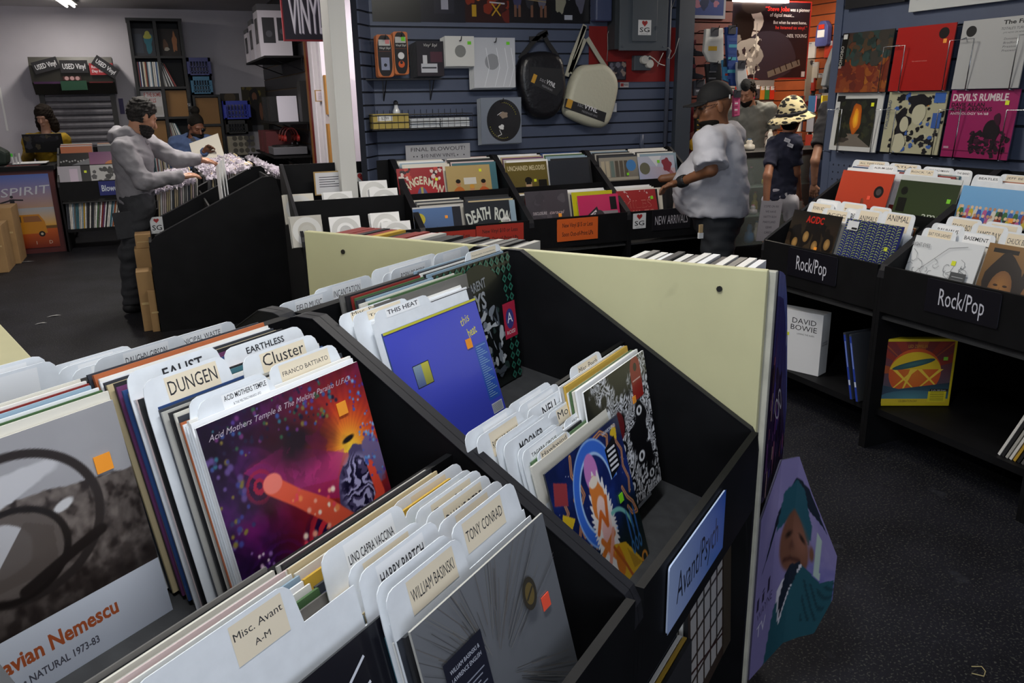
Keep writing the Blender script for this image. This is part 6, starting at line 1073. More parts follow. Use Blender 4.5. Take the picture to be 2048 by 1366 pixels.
for k in range(1, 4): y = 6.76+.63*(k-1); plastic(-.03, .27, y+.04, y+.6, .895, .905, 260); plastic(.36, .70, y+.04, y+.6, .985, .995, 260)
plastic(.90, .985, 7.0, 9.4, .96, 1.0, 320)
o = pl.obj('plastic_sleeve_tops', mat('crinkled_plastic', 'cfc8d2', .25, spec=.7), fix=False); tag(o, 'crinkled clear tops of the plastic sleeves on the used records', 'plastic', kind='stuff')
tag(MB().prism([(.885, .0), (1.0, .0), (1.0, .93), (.885, .96)], 7.0, 9.4).obj('sleeve_box', BLK), 'long black box of cards beyond the used record ridge', 'box')
for k, (z0, z1, xa, ya) in enumerate(((0, .43, -.222, 6.20), (0, .56, -.215, 6.40), (.561, .66, -.20, 6.42), (0, .30, -.165, 6.155))):
    o = MB().box(0, .105 if k != 3 else .05, 0, .17 if k != 3 else .03, 0, z1-z0).obj('cardboard_box', CARD, bevel=.003); o.location = (xa, ya, z0+.001); tag(o, ('tall narrow cardboard box at the foot of the used record bin', 'taller cardboard box beside the black trousers', 'small cardboard box on top of the taller one', 'thin cardboard sheet leaning nearest the bin panel')[k], 'box'); MB().box(.01, .09, -.0008, 0, (z1-z0)*.45, (z1-z0)*.49).obj('tape_strip', mat('tape'), o)
for k in range(3): o = record(Vector((.42+.02*k, 6.42, .80+.02*k)), R(0), R(90), mat('sleeve_f2f2f2'), 'white sleeve standing in the nearest used record row', 'white sleeves in the used record bin', th=.006); o.rotation_euler = (0, R(8), R(90))
a = Art(.09, .125); sgcard(a); board_art(a, 'shop_card', 'white heart card lettered SG on the used record bin', 'sign', (-.09, 6.755, .615), (0, 0, 0), th=.003, edge='c8ccd0')
# cream painted board at the left beyond the ridge
p, q = onz(90, 742, .93), onz(-60, 583, .93); v = (q-p).normalized(); n_ = Vector((-v.y, v.x, 0)); b = MB(); P = [p-v*.9, q+v*.1, q+v*.1+n_*.6, p-v*.9+n_*.6]; b.add([Vector((c.x, c.y, z)) for z in (.05, .93) for c in P], [(3, 2, 1, 0), (4, 5, 6, 7), (0, 1, 5, 4), (1, 2, 6, 5), (2, 3, 7, 6), (3, 0, 4, 7)]); tag(b.obj('cream_plinth', CRM, bevel=.004), 'cream painted plinth at the left beyond the island', 'plinth')
o = FAR.obj('distant_record_sleeves', FARM, fix=False); tag(o, 'packed record sleeves too small to pick apart in the far shelves', 'records', kind='stuff')
# ------------------------------------------------------------------ bright shop room beyond the opening on the right
ORS = mat('orange_slat_wood', '9a4a22', .5, noise=(3, .15)); OG = mat('orange_groove', '3a1a0e', .7); rG = random.Random(61)
slatwall('wall_socks', 0, .50, 0, CEIL, .0832, .025, Matrix.Translation((3.95, YW+.16, 0)), m=mat('brick_red_slat', '5e2a20', .5, noise=(4, .2)), gm=OG)
struct('trim_6', MB().box(3.945, 3.965, YW+.12, YW+.155, 0, CEIL), mat('yellow_wood', '8a6a2c', .5))
slatwall('wall_shop_back', 0, 5.0, 0, CEIL, .10, .02, Matrix.Translation((4.6, 8.7, 0)), m=mat('grey_slat', '8a8682', .5), gm=GROOVE)
slatwall('wall_shop_side', 0, 5.4, 0, CEIL, .12, .02, Matrix.Translation((7.4, 8.7, 0)) @ Matrix.Rotation(R(-90), 4, 'Z'), m=ORS, gm=OG)
def pb(px0, px1, Y): p, q = ony(*px0, Y), ony(*px1, Y); return p.x, q.x, q.z, p.z
# poster of a guitarist with a quotation
YN = 7.5; X0, X1, Z0, Z1 = pb((1462, -2), (1612, 158), YN); w_, h = X1-X0, Z1-Z0; a = Art(w_, h); a.rect(0, 0, 1, 1, '9a2420'); a.rect(.012, .02, .985, .985, '17131a')
a.blob(.25, .74, .15, 'a8a09a', rG, ry=.2, j=.1); a.blob(.17, .66, .12, '14100f', rG, ry=.25, j=.2); a.blob(.27, .93, .17, '2a2422', rG, ry=.09); a.line([(.26, .76), (.36, .74)], .02, '2a2422'); a.line([(.28, .62), (.36, .61)], .014, '3a2a2a'); a.line([(.12, .40), (.4, .56)], .02, '8a8480'); a.blob(.5, .3, .33, '2c2730', rG, ry=.33, j=.12); a.blob(.25, .3, .17, '8a847e', rG, ry=.22); swirl(a, rG, 26, ['c4beb4', '2a2428', '6a645e'], .08, .1, .4, .55, (.01, .04), ry=1.6); a.line([(.33, 0), (.33, .72)], .012, '8a8680'); a.disc(.33, .76, .035, 'a8a29c'); a.line([(.5, .06), (.9, .22)], .06, '6a6258'); [a.line([(.6+.07*k, .07+.03*k), (.57+.07*k, .15+.03*k)], .012, '1c1814') for k in range(5)]
a.text('\u201cSteve Jobs', .42, .87, .055, 'c8322c', 'l', width=.3, bold=.02); a.text('was a pioneer', .73, .87, .045, 'd8d4d4', 'l', width=.25); a.text('of digital music...', .48, .80, .045, 'd8d4d4', 'l', width=.3); a.text('But when he went home,', .53, .71, .04, 'd8d4d4', 'l', width=.42); a.text('he listened to vinyl.\u201d', .56, .645, .042, 'c8322c', 'l', width=.4); a.text('-NEIL YOUNG', .70, .54, .045, 'c8c4c4', 'l', width=.26); a.rect(.93, .03, .975, .1, 'c8c4c4')
board_art(a, 'quote_poster', 'large black poster of a guitarist with white and red quotation', 'poster', (X0, YN, Z0), (0, 0, 0), th=.03, edge='9a2420', gloss=True)
t = thing('light_bar', 'bright strip lamp above the quotation poster', 'lamp', (X0, YN-.05, Z1+.002)); MB().box(0, w_*.65, -.02, .03, -.03, .02).obj('diffuser', mat('strip_glow', 'ffe8dc', .4, emit=6), t); MB().box(0, w_*.65, -.02, .03, .021, .04).obj('strip_housing', mat('lamp_white', 'e8e8e6', .5), t)
# little packets on pegs under the poster
def packet(x, y, z, w, h, d, c, label, group, rz=0, c2='d8d8d8'):
    t = thing('souvenir_pack', label, 'souvenir', (x, y, z), rz, group); MB().box(0, w, 0, d, 0, h).obj('pack_body', mat('pk_'+c, c, .4), t); MB().box(w*.1, w*.9, -.002, -.0005, h*.72, h).obj('pack_header', mat('pk_'+c2, c2, .5), t); MB().tube([(w/2, d, h*.93), (w/2, -.05, h*.93)], .003, 5).obj('peg', ROD, t)
PN = ['dark red', 'red', 'charcoal', 'silver', 'blue', 'orange', 'purple', 'grey', 'green', 'crimson']
PC = ['a82420', 'c8341e', '3a3a3e', 'b8b8bc', '2a6a9a', 'c87a2a', '4a2a5a', '8a8a8e', '3a7a3a', 'b82a4a']
X0, X1, Z0, Z1 = pb((1495, 165), (1600, 205), 8.45)
for r_ in range(2):
    for k in range(11): packet(X0+(X1-X0)*k/11, 8.665, Z1-.20-.24*r_+rG.uniform(-.01, .01), .07, .16, .015, PC[(k*3+r_*2) % 10], 'small %s packet on the pegs below the quotation poster, %s row' % (PN[(k*3+r_*2) % 10], ('upper', 'lower')[r_]), 'packets below the quotation poster')
# goods on the orange side wall
X_ = 7.38
def pbx(a_, X): return onx(*a_, X)
for k, (px, py, wpx, c) in enumerate(((1652, 38, 1, 'a8a8b4'), (1620, 88, 0, 'b8b4b0'), (1655, 86, 0, 'c8402a'), (1672, 84, 0, 'c8c8c4'), (1625, 128, 0, 'b4aca0'), (1640, 150, 0, '7a5a3a'), (1618, 160, 0, 'a8362a'), (1650, 172, 0, 'c4beb4'), (1632, 192, 0, '3a3a3e'), (1612, 205, 0, 'b8a02a'), (1660, 205, 0, '9a9aa0'))):
    p = pbx((px, py), X_-.03)
    if k == 0:
        t = thing('goods_bag', 'clear bag of red and blue goods hanging on the orange slats', 'bag', (p.x, p.y, p.z-.30)); MB().prism([(-.10, .02), (-.08, 0), (.08, 0), (.10, .02), (.09, .22), (.04, .28), (-.04, .28), (-.09, .22)], -.05, .02).obj('bag_body', mat('bag_blue', '4a5088', .4), t, rot=(0, 0, R(-90)), bevel=.01); MB().box(-.06, .05, -.056, -.0505, .10, .18).obj('bag_label', mat('pk_d8d8d8', 'd8d8d8'), t, rot=(0, 0, R(-90))); MB().box(-.05, .04, -.056, -.0505, .19, .24).obj('red_patch', mat('pk_c8341e', 'c8341e'), t, rot=(0, 0, R(-90)))
    else: packet(p.x+.01, p.y+.05, p.z-.16, .13, .18, .02, c, 'packet on the orange side wall, %s' % ('', 'pale one top left', 'red one beside the bag', 'white one at the top right', 'cream one left of centre', 'brown one in the middle', 'dark red one at left', 'ivory one at right', 'black one low in the middle', 'yellow one low at left', 'grey one low at right')[k], 'packets on the orange side wall', R(-90), 'b0b0b0')
# long shelf counter with small goods and glass case
t = thing('glass_counter', 'dark framed glass display counter in the bright shop room', 'counter', (4.55, 6.35, 0)); CW = 2.3
MB().box(0, CW, 0, .5, 0, .12).obj('plinth', BLK, t); MB().box(0, CW, 0, .5, .98, 1.02).obj('counter_top', BLK, t)
for x in (0, CW/2-.02, CW-.04): MB().box(x, x+.04, 0, .04, .12, .98).obj('corner_post', BLK, t)
for z in (.40, .68): MB().box(.04, CW-.04, .05, .48, z, z+.012).obj('glass_shelf', mat('shelf_glass', '8aa09a', .2, alpha=.6), t)
MB().box(.04, CW-.04, .012, .018, .13, .975).obj('glass_pane', mat('pane_glass', 'c8d8d4', .05, alpha=.12, spec=.6), t); MB().box(.02, CW-.02, .47, .49, .12, .98).obj('back_panel', mat('case_back', '3a352c', .6), t)
TN = dict(zip(['c8b83a', 'b03a2a', 'd8d4c8', '3a6a9a', '4a8a4a', '2a2a2e', 'b87a3a', 'a8a8b0', 'c86a8a'], ['yellow', 'red', 'ivory', 'blue', 'green', 'black', 'tan', 'grey', 'pink']))
TC = ['c8b83a', 'b03a2a', 'd8d4c8', '3a6a9a', '4a8a4a', '2a2a2e', 'b87a3a', 'a8a8b0', 'c86a8a']
for z in (.121, .413, .693, 1.021):
    for k in range(15):
        x = 4.62+k*.148+rG.uniform(-.02, .02); hh = rG.uniform(.07, .19); ww = rG.uniform(.035, .06); c = rG.choice(TC)
        o = thing('trinket', 'small %s jar or figurine %s' % (TN[c], 'on the glass counter top' if z > 1 else 'on the %s shelf inside the glass counter' % ('bottom' if z < .2 else 'middle' if z < .5 else 'upper')), 'trinket', (x, 6.35+rG.uniform(.12, .34), z+.001), 0, 'trinkets in the glass counter'); MB().lathe([(ww*.8, 0), (ww, hh*.15), (ww*.9, hh*.5), (ww*.45, hh*.62), (ww*.6, hh*.8), (ww*.3, hh)], 9).obj('trinket_body', mat('tr_'+c, c, .35), o, smooth=True); MB().lathe([(ww*.32, hh), (ww*.32, hh*1.08)], 8).obj('trinket_cap', mat('tr_'+rG.choice(TC), rG.choice(TC), .35), o)
tw = thing('spinner_rack', 'tall dark spinner rack of bright little goods behind the counter', 'rack', (6.62, 7.15, 0)); MB().lathe([(.22, 0), (.22, .03), (.02, .04), (.02, 1.55), (.03, 1.57)], 14).obj('stand', BLK, tw)
for j in range(6):
    for k in range(8): an = k*.785; MB().box(-.035, .035, -.01, .01, 0, .17).obj('hanging_item', mat('tr_'+TC[(j*3+k*2) % 9], TC[(j*3+k*2) % 9], .35), tw, loc=(.17*math.cos(an), .17*math.sin(an), .35+.2*j), rot=(0, 0, an+R(90)))
# socks on the brick red slats
YK = YW+.148
def sock(pts, Y, label, c, heel=None, stripes=None, group='socks on the brick red slats', txt=None, n=1):
    P = [ony(*q, Y) for q in pts]; o0 = P[0]; t = thing('sock_pair', label, 'socks', (o0.x, Y, o0.z), 0, group)
    Q = [(v.x-o0.x, v.z-o0.z) for v in P]
    MB().prism(Q, 0, .03).obj('sock_leg', mat('sock_'+c, c, .85), t, bevel=.006)
    xs, zs_ = [q[0] for q in Q], [q[1] for q in Q]; wx, hz = max(xs)-min(xs), max(zs_)-min(zs_); cx = (Q[0][0]+Q[1][0])/2
    MB().box(cx-.035, cx+.035, -.006, -.001, -.05, .012).obj('sock_tag', mat('sock_tagm', '2a2c34', .5), t)
    MB().tube([(cx, YK-Y, .0), (cx, -.05, .0), (cx, -.06, .02)], .0035, 5).obj('hook', ROD, t)
    if stripes:
        a = Art(wx, hz)
        for k in range(stripes[0]): y = .12+.75*k/stripes[0]; a.rect(.2, y, .62, y+.5*.75/stripes[0], stripes[1] if k % 2 else stripes[2])
        a.obj('sock_pattern', t, (min(xs), -.0006, min(zs_)))
    if heel: MB().lathe([(.012, -.012), (.05, 0), (.012, .012)], 12).obj('sock_heel', mat('sock_'+heel, heel, .85), t, loc=(Q[len(Q)//2][0], -.006, Q[len(Q)//2][1]+.03), rot=(R(90), 0, 0))
    return t
sock([(1364, 66), (1388, 64), (1390, 100), (1408, 104), (1408, 112), (1366, 112)], YW+.02, 'dark folded socks with a small red badge, upper left', '1b1c26', None, (2, '6a2430', '1b1c26')); sock([(1364, 116), (1390, 114), (1392, 146), (1408, 150), (1406, 158), (1366, 158)], YW+.02, 'dark folded socks with a small red badge, lower left', '1d1e28', None, (2, '6a2430', '1d1e28'))
sock([(1412, 58), (1447, 56), (1448, 124), (1440, 128), (1418, 124), (1408, 104)], YW-.06, 'white socks with a little glass motif', 'c4c4c0', None, (3, 'c8a02a', 'c4c4c0')); sock([(1452, 54), (1476, 54), (1474, 110), (1484, 156), (1478, 172), (1462, 172), (1456, 130)], YW-.14, 'blue socks with pale crab motifs and an orange toe', '1c3a7a', 'c8621e', (7, '3a8aa0', '1c3a7a'))
sock([(1412, 128), (1442, 126), (1444, 164), (1436, 170), (1416, 168)], YW-.06, 'black socks with white lettering', '141418', None, (5, '6a6a6e', '141418')); sock([(1446, 120), (1462, 118), (1464, 150), (1472, 160), (1462, 166), (1448, 160)], YW-.12, 'light blue and red socks with a flag motif', '4a90c0', 'c8621e', (4, 'b83a24', '4a90c0'))
sock([(1474, 124), (1492, 130), (1496, 160), (1490, 178), (1478, 182), (1474, 160)], YW-.16, 'white and black socks at the end of the rack', 'c0c0c0', '1a1a1c'); sock([(1468, 182), (1481, 182), (1480, 232), (1468, 234)], YW-.06, 'pink and white patterned socks beside the cap', 'b84a78', None, (6, 'd0c0c8', '8a2a50')); sock([(1388, 162), (1411, 158), (1411, 188), (1388, 192)], YW+.06, 'grey striped socks behind the cap', '5a5a62', None, (5, 'a8a8b0', '3a3a42'))
sock([(1360, 212), (1388, 210), (1388, 262), (1376, 270), (1360, 266)], YW+.02, 'red yellow and black flag patterned socks', '7a1420', None, (8, 'c8a020', '17120f')); sock([(1392, 212), (1409, 212), (1408, 268), (1392, 274)], YW-.02, 'yellow and black striped socks', '1a1810', None, (9, 'b8921e', '1a1810')); sock([(1358, 270), (1382, 266), (1386, 296), (1384, 318), (1366, 318)], YW+.0, 'dark red socks with a yellow heel', '5a0f1a', 'c89a1e', None)
X0, X1, Z0, Z1 = pb((1388, -30), (1450, 38), YW+.13); a = Art(X1-X0, Z1-Z0); a.rect(0, 0, 1, 1, '8a8a90'); a.rect(.06, .1, .94, .95, '2e3a68'); swirl(a, rG, 16, ['4a5a8a', '1c2440', '8a5a6a'], .1, .3, .9, .9, (.05, .14)); board_art(a, 'small_photo', 'bluish photograph at the top of the brick red slats', 'photograph', (X0, YW+.13, Z0), (0, 0, 0), th=.012, edge='141418', gloss=True)
# white shirts hanging at the end of the right wall
t = thing('hanging_shirt', 'white shirt hanging at the end of the right wall', 'shirt', (XW+.06, 3.72, 0)); P = [(1690, 82), (1668, 96), (1655, 130), (1646, 172), (1672, 178), (1678, 250), (1655, 310), (1664, 322), (1676, 300), (1690, 200)]; Q = [ony(*q, 3.85) for q in P]
o = MB().prism([(q.x, q.z) for q in Q], 3.84, 3.875).obj('shirt_body', mat('shirt_white', 'a8a8a6', .8, bump=(20, .5)), t, bevel=.008); o.location = (-(XW+.06), -3.72, 0); o = MB().box(ony(1646, 172, 3.85).x, ony(1674, 178, 3.85).x, 3.835, 3.88, ony(1660, 186, 3.85).z, ony(1660, 178, 3.85).z).obj('dark_hem', mat('hem_dark', '3a3a3e', .7), t); o.location = (-(XW+.06), -3.72, 0)
p = ony(1690, 95, 3.85); o = MB().tube([(p.x-.02, 3.674, p.z+.03), (p.x-.02, 3.858, p.z+.03), (p.x-.02, 3.858, p.z-.06)], .005, 6).obj('shirt_hook', ROD, t); o.location = (-(XW+.06), -3.72, 0)
X0, X1, Z0, Z1 = pb((1616, 118), (1662, 236), 8.0); a = Art(X1-X0, Z1-Z0); a.rect(0, 0, 1, 1, 'a49c8c'); swirl(a, rG, 40, ['8a2a22', '3a3a3e', 'd0c8b8', '4a5a6a', 'b07a3a'], .05, .05, .95, .95, (.03, .07)); board_art(a, 'sticker_board', 'tall cream board covered with small stickers', 'board', (X0, 8.0, Z0), (0, 0, 0), th=.02, edge='8a8478')
# purple poster column and curling lower poster at the near end of the island board
def strip(pts, name, label, fn, m_edge='4a4658'):
    """curved sheet: pts = list of (a, b) along its foot line in the island frame with lower and upper heights"""
    n = len(pts); W_ = [0]
    for (u, v) in zip(pts, pts[1:]): W_.append(W_[-1]+math.hypot(v[0]-u[0], v[1]-u[1]))
    H_ = max(p[3] for p in pts)-min(p[2] for p in pts); a = Art(W_[-1], H_); fn(a); z0 = min(p[2] for p in pts); V = []
    for (x, y, z) in a.v:
        k = 0
        while k < n-2 and W_[k+1] < x: k += 1
        f = min(1, max(0, (x-W_[k])/max(1e-6, W_[k+1]-W_[k]))); p0, p1 = pts[k], pts[k+1]; aa, bb = p0[0]+(p1[0]-p0[0])*f, p0[1]+(p1[1]-p0[1])*f; zl, zh = p0[2]+(p1[2]-p0[2])*f, p0[3]+(p1[3]-p0[3])*f; dx, dy = p1[0]-p0[0], p1[1]-p0[1]; l = math.hypot(dx, dy) or 1
        zz = zl+(z/H_)*(zh-zl); V.append(IM @ Vector((aa+dy/l*(-y), bb-dx/l*(-y), zz)))
    me = bpy.data.meshes.new(name); me.from_pydata([tuple(v) for v in V], [], a.f); me.materials.append(PG); at = me.color_attributes.new('Col', 'FLOAT_COLOR', 'POINT'); at.data.foreach_set('color', [v for c in a.c for v in (*lin(c), 1)])
    b = MB(); F_ = []
    for (aa, bb, zl, zh) in pts: F_ += [IM @ Vector((aa, bb+.002, zl)), IM @ Vector((aa, bb+.002, zh)), IM @ Vector((aa, bb+.005, zl)), IM @ Vector((aa, bb+.005, zh))]
    fs = []
    for k in range(n-1): q = 4*k; fs += [(q, q+4, q+5, q+1), (q+2, q+3, q+7, q+6), (q+1, q+5, q+7, q+3), (q, q+2, q+6, q+4)]
    fs += [(0, 1, 3, 2), (4*n-4, 4*n-2, 4*n-1, 4*n-3)]
    o = b.add(F_, fs).obj(name, mat('board_'+m_edge, m_edge, .6)); tag(o, label, 'poster'); pr_ = bpy.data.objects.new('printed_face', me); link(pr_, o); return o
def grid(a, nx, ny, fn):
    for i in range(nx):
        for j in range(ny): a.rect(i/nx, j/ny, (i+1)/nx, (j+1)/ny, fn((i+.5)/nx, (j+.5)/ny))
def purple(a):
    grid(a, 6, 10, lambda u, v: '5a62a0' if v > .85 else ('38346e' if v > .62 else '2c1c40'))
    for k in range(46): x, y = rG.random(), rG.uniform(0, .6); a.rect(x, y, x+rG.uniform(.02, .06), y+rG.uniform(.04, .16), rG.choice(['6a3a78', '8a4a6a', '1a1228', '4a3a90', 'b08a8a', '3a1c4a']))
    a.ring(.4, .42, .10, .13, 'c0b8c4', asp=.35); a.ring(.52, .50, .08, .11, 'c0b8c4', asp=.35)
strip([(1.869, .398, .58, 1.165), (1.92, .396, .58, 1.15), (1.955, .394, .58, 1.08), (1.99, .392, .58, .95), (2.03, .39, .58, .78)], 'upper_poster', 'purple night scene poster on the end of the island', purple)
def grad(a):
    F = Field(60, 90, '6c648c'); u, v = F.u, F.v; F.mix(np.clip((.75-v)*2, 0, .6)*(u > .5), '4a4a88'); F.mix(np.clip((fbm(u, v, 5, 2)-.5)*2, 0, .5), '82789c'); F.poly([(.74, .50), (.82, .50), (.80, .84), (.74, .84)], '8f9d96')
    F.poly([(.06, .58), (.34, .84), (.62, .99), (.86, .97), (.60, .86), (.34, .74)], '121a26'); F.poly([(.24, .66), (.30, .84), (.55, .92), (.68, .80), (.66, .66), (.45, .72)], '1d4450'); F.ell(.48, .57, .185, .165, '5e3c2e', rot=-12); F.ell(.56, .62, .10, .08, '70493a', w=.1); F.ell(.70, .63, .03, .05, '5e3c2e'); F.ell(.40, .615, .035, .014, '1a100c'); F.ell(.57, .645, .035, .014, '1a100c'); F.ell(.45, .55, .03, .022, '4e3026'); F.seg([(.36, .49), (.46, .475), (.56, .505)], .010, '3a201a')
    F.poly([(.20, 0), (.28, .26), (.42, .40), (.62, .50), (1, .46), (1, 0)], '1c434d'); F.poly([(.30, .34), (.44, .42), (.60, .50), (.44, .26), (.36, .14)], 'b0adb4'); F.poly([(.40, .41), (.58, .51), (.52, .38), (.36, .18), (.34, .28)], '131b27'); m = (np.sin((u*.8+v*.5)*90) > .3)*(u > .62)*(v < .42)*(v > .12); F.mix(m*.6, '10262e'); F.put(a)
    a.text('lil', .12, .40, .075, '2a2438'); a.text('WAYNE', .15, .33, .045, '3a3450', width=.2); a.text('TV', .12, .22, .07, 'a8a4b4', width=.12)
def ia(px, py, a_): p = onp(px, py, IAx, a_); return p.dot(IBx), p.z
LPT = []
for a_, tp, bt in ((1.875, (1520, 1040), (1500, 1362)), (1.915, (1562, 920), (1532, 1325)), (1.945, (1592, 912), (1572, 1288)), (1.965, (1618, 985), (1602, 1276)), (1.985, (1646, 1050), (1632, 1268)), (2.0, (1673, 1112), (1666, 1200))):
    (b0_, z0_), (b1_, z1_) = ia(*bt, a_), ia(*tp, a_); LPT.append((a_, (b0_+b1_)/2, max(z0_, .004), z1_))
strip(LPT, 'lower_poster', 'curling poster of a person in a dark teal gown and graduation cap', grad)

for k, (px, py, sz_) in enumerate(((108, 632, .05), (82, 647, .04), (50, 524, .09))):
    p = onz(px, py, .001); q = MB().add([(-sz_, -.01, 0), (0, -.014, .006), (sz_, .004, .001), (.3*sz_, .016, .004), (-.6*sz_, .012, .001)], [(0, 1, 2, 3, 4)]).add([(-sz_, -.01, -.0006), (0, -.014, .0054), (sz_, .004, .0004), (.3*sz_, .016, .0034), (-.6*sz_, .012, .0004)], [(4, 3, 2, 1, 0)]).obj('paper_scrap', mat('scrap_paper', 'b8b8b8', .7), loc=p); tag(q, 'tiny paper scrap on the left floor, %s' % ('nearest the used record bin', 'left of the other near one', 'by the far counter')[k], 'scrap')
p = onz(1965, 1345, .004); tag(MB().tube([p+Vector((-.03, .01, 0)), p+Vector((-.01, -.012, 0)), p+Vector((.012, .0, 0)), p+Vector((.02, .018, 0)), p+Vector((-.005, .03, 0))], .0014, 5).obj('bent_twig', mat('twig_straw', 'b0a070', .7)), 'thin bent straw on the floor at lower right', 'straw')
# ------------------------------------------------------------------ people
def _n(v): v = np.array(v, float); return v/np.linalg.norm(v)
def s_cone(P, a, b, ra, rb, sq=None):
    """tapered capsule; sq = (axis, factor) flattens it across an axis"""
    a, b = np.array(a, float), np.array(b, float)
    if sq is not None:
        ax, k = sq; ax = np.array(ax, float); T = lambda q: q+np.multiply.outer(q @ ax, ax)*(k-1)
        P, a, b = T(P), T(a), T(b)
    d = b-a; L = d @ d; t = np.clip(((P-a) @ d)/max(L, 1e-9), 0, 1); return np.linalg.norm(P-a-t[..., None]*d, axis=-1)-(ra+(rb-ra)*t)
def s_ell(P, c, r, B=None):
    q = P-np.array(c, float)
    if B is not None: q = q @ np.array(B).T
    r = np.array(r, float); k0 = np.linalg.norm(q/r, axis=-1); k1 = np.linalg.norm(q/r**2, axis=-1)+1e-9; return k0*(k0-1)/k1
def smin(a, b, k): h = np.clip(.5+.5*(b-a)/k, 0, 1); return b*(1-h)+a*h-k*h*(1-h)
def U(*ds, k=.03):
    o = ds[0]
    for d in ds[1:]: o = smin(o, d, k)
    return o
def fold(P, amp, f, seed): 
    r = np.random.RandomState(seed); o = 0
    for i in range(4):
        k = r.normal(size=3)*f; k[2] *= 1.4; w_ = r.normal(size=3)*f*.5; o = o+np.sin(P @ k+1.7*np.sin(P @ w_+r.rand()*6)+r.rand()*6)
    return o*amp/2.2
def surf(f, lo, hi, h):
    """surface nets over the box lo..hi with cells of size h; f(P) < 0 is inside"""
    lo, hi = np.array(lo, float), np.array(hi, float); N = np.maximum(((hi-lo)/h).astype(int)+2, 4)
    ax = [lo[i]+h*np.arange(N[i]) for i in range(3)]; P = np.stack(np.meshgrid(*ax, indexing='ij'), -1)
    D = f(P.reshape(-1, 3)).reshape(N); D[[0, -1]] = np.maximum(D[[0, -1]], h); D[:, [0, -1]] = np.maximum(D[:, [0, -1]], h); D[:, :, [0, -1]] = np.maximum(D[:, :, [0, -1]], h)
    M = N-1; S = np.zeros(M); cnt = np.zeros(M); acc = np.zeros((*M, 3)); cs = [(i, j, k) for i in (0, 1) for j in (0, 1) for k in (0, 1)]
    V = {c: D[c[0]:c[0]+M[0], c[1]:c[1]+M[1], c[2]:c[2]+M[2]] for c in cs}
    for c in cs:
        for x in range(3):
            if c[x] == 0:
                d = list(c); d[x] = 1; d = tuple(d); a, b = V[c], V[d]; cr = (a < 0) != (b < 0); t = np.where(cr, a/np.where(cr, a-b, 1), 0); cnt += cr
                for q in range(3): acc[..., q] += cr*(c[q]+(t if q == x else 0))
    act = cnt > 0; idx = -np.ones(M, int); idx[act] = np.arange(act.sum()); I = np.argwhere(act); vs = lo+h*(I+acc[act]/cnt[act][:, None]); fs = []
    for x in range(3):
        y, z = (x+1) % 3, (x+2) % 3; sl = [slice(1, M[i]) for i in range(3)]; sl[x] = slice(0, M[x]); s2 = list(sl); s2[x] = slice(1, M[x]+1)
        a, b = D[tuple(sl)], D[tuple(s2)]; E = np.argwhere((a < 0) != (b < 0)); 
        if not len(E): continue
        off = np.array([1, 1, 1]); off[x] = 0; E = E+off; neg = D[tuple(E.T)] < 0; g = lambda dy, dz: (lambda Q: idx[tuple(Q.T)])(E-np.eye(3, dtype=int)[y]*dy-np.eye(3, dtype=int)[z]*dz)
        q = np.stack([g(1, 1), g(0, 1), g(0, 0), g(1, 0)], 1); q[~neg] = q[~neg][:, ::-1]; fs.append(q[(q >= 0).all(1)])
    return vs, np.concatenate(fs) if fs else np.zeros((0, 4), int)
class Skin:
    def __init__(s): s.V = []; s.F = []; s.n = 0
    def add(s, f, pts, pad, h):
        pts = np.array(pts, float); v, q = surf(f, pts.min(0)-pad, pts.max(0)+pad, h); s.V.append(v); s.F.append(q+s.n); s.n += len(v); return s
    def obj(s, name, m, parent):
        me = bpy.data.meshes.new(name); V = np.concatenate(s.V); Fc = np.concatenate(s.F); o0 = np.array(parent.location) if parent else np.zeros(3); me.from_pydata((V-o0).tolist(), [], Fc.tolist()); me.materials.append(m); me.polygons.foreach_set('use_smooth', [True]*len(Fc)); me.update()
        o = bpy.data.objects.new(name, me); return link(o, parent)
def basis(f, up=(0, 0, 1)):
    f = _n(f); r = _n(np.cross(f, up)); u = np.cross(r, f); return r, f, u          # right, forward, up
def head_sdf(c, B, s=1.0, ears=True):
    r, f, u = B; Bm = np.array([r, f, u])
    def w(x, y, z): return np.array(c)+s*(x*r+y*f+z*u)
    def g(P):
        d = U(s_ell(P, w(0, -.012, .035), np.array((.073, .096, .095))*s, Bm), s_ell(P, w(0, .028, -.045), np.array((.056, .066, .074))*s, Bm), k=.035)
        d = smin(d, s_ell(P, w(0, .066, -.098), np.array((.026, .024, .02))*s, Bm), .025); d = smin(d, s_cone(P, w(0, .09, .02), w(0, .113, -.022), .008*s, .014*s), .012)
        d = smin(d, s_ell(P, w(0, .080, .032), np.array((.05, .016, .012))*s, Bm), .014); d = smin(d, s_ell(P, w(.036, .062, -.02), np.array((.022, .02, .018))*s, Bm), .02); d = smin(d, s_ell(P, w(-.036, .062, -.02), np.array((.022, .02, .018))*s, Bm), .02)
        for x in (-.031, .031): d = np.maximum(d, -(s_ell(P, w(x, .098, .012), np.array((.015, .014, .010))*s, Bm))); d = smin(d, s_ell(P, w(x, .078, .011), np.array((.013, .012, .011))*s, Bm), .004)
        d = smin(d, s_ell(P, w(0, .090, -.056), np.array((.024, .012, .0055))*s, Bm), .006); d = smin(d, s_ell(P, w(0, .088, -.068), np.array((.02, .012, .006))*s, Bm), .006)
        if ears:
            for x in (-1, 1): d = smin(d, s_ell(P, w(.076*x, -.008, -.002), np.array((.010, .020, .032))*s, Bm), .008)
        return d
    return g, w
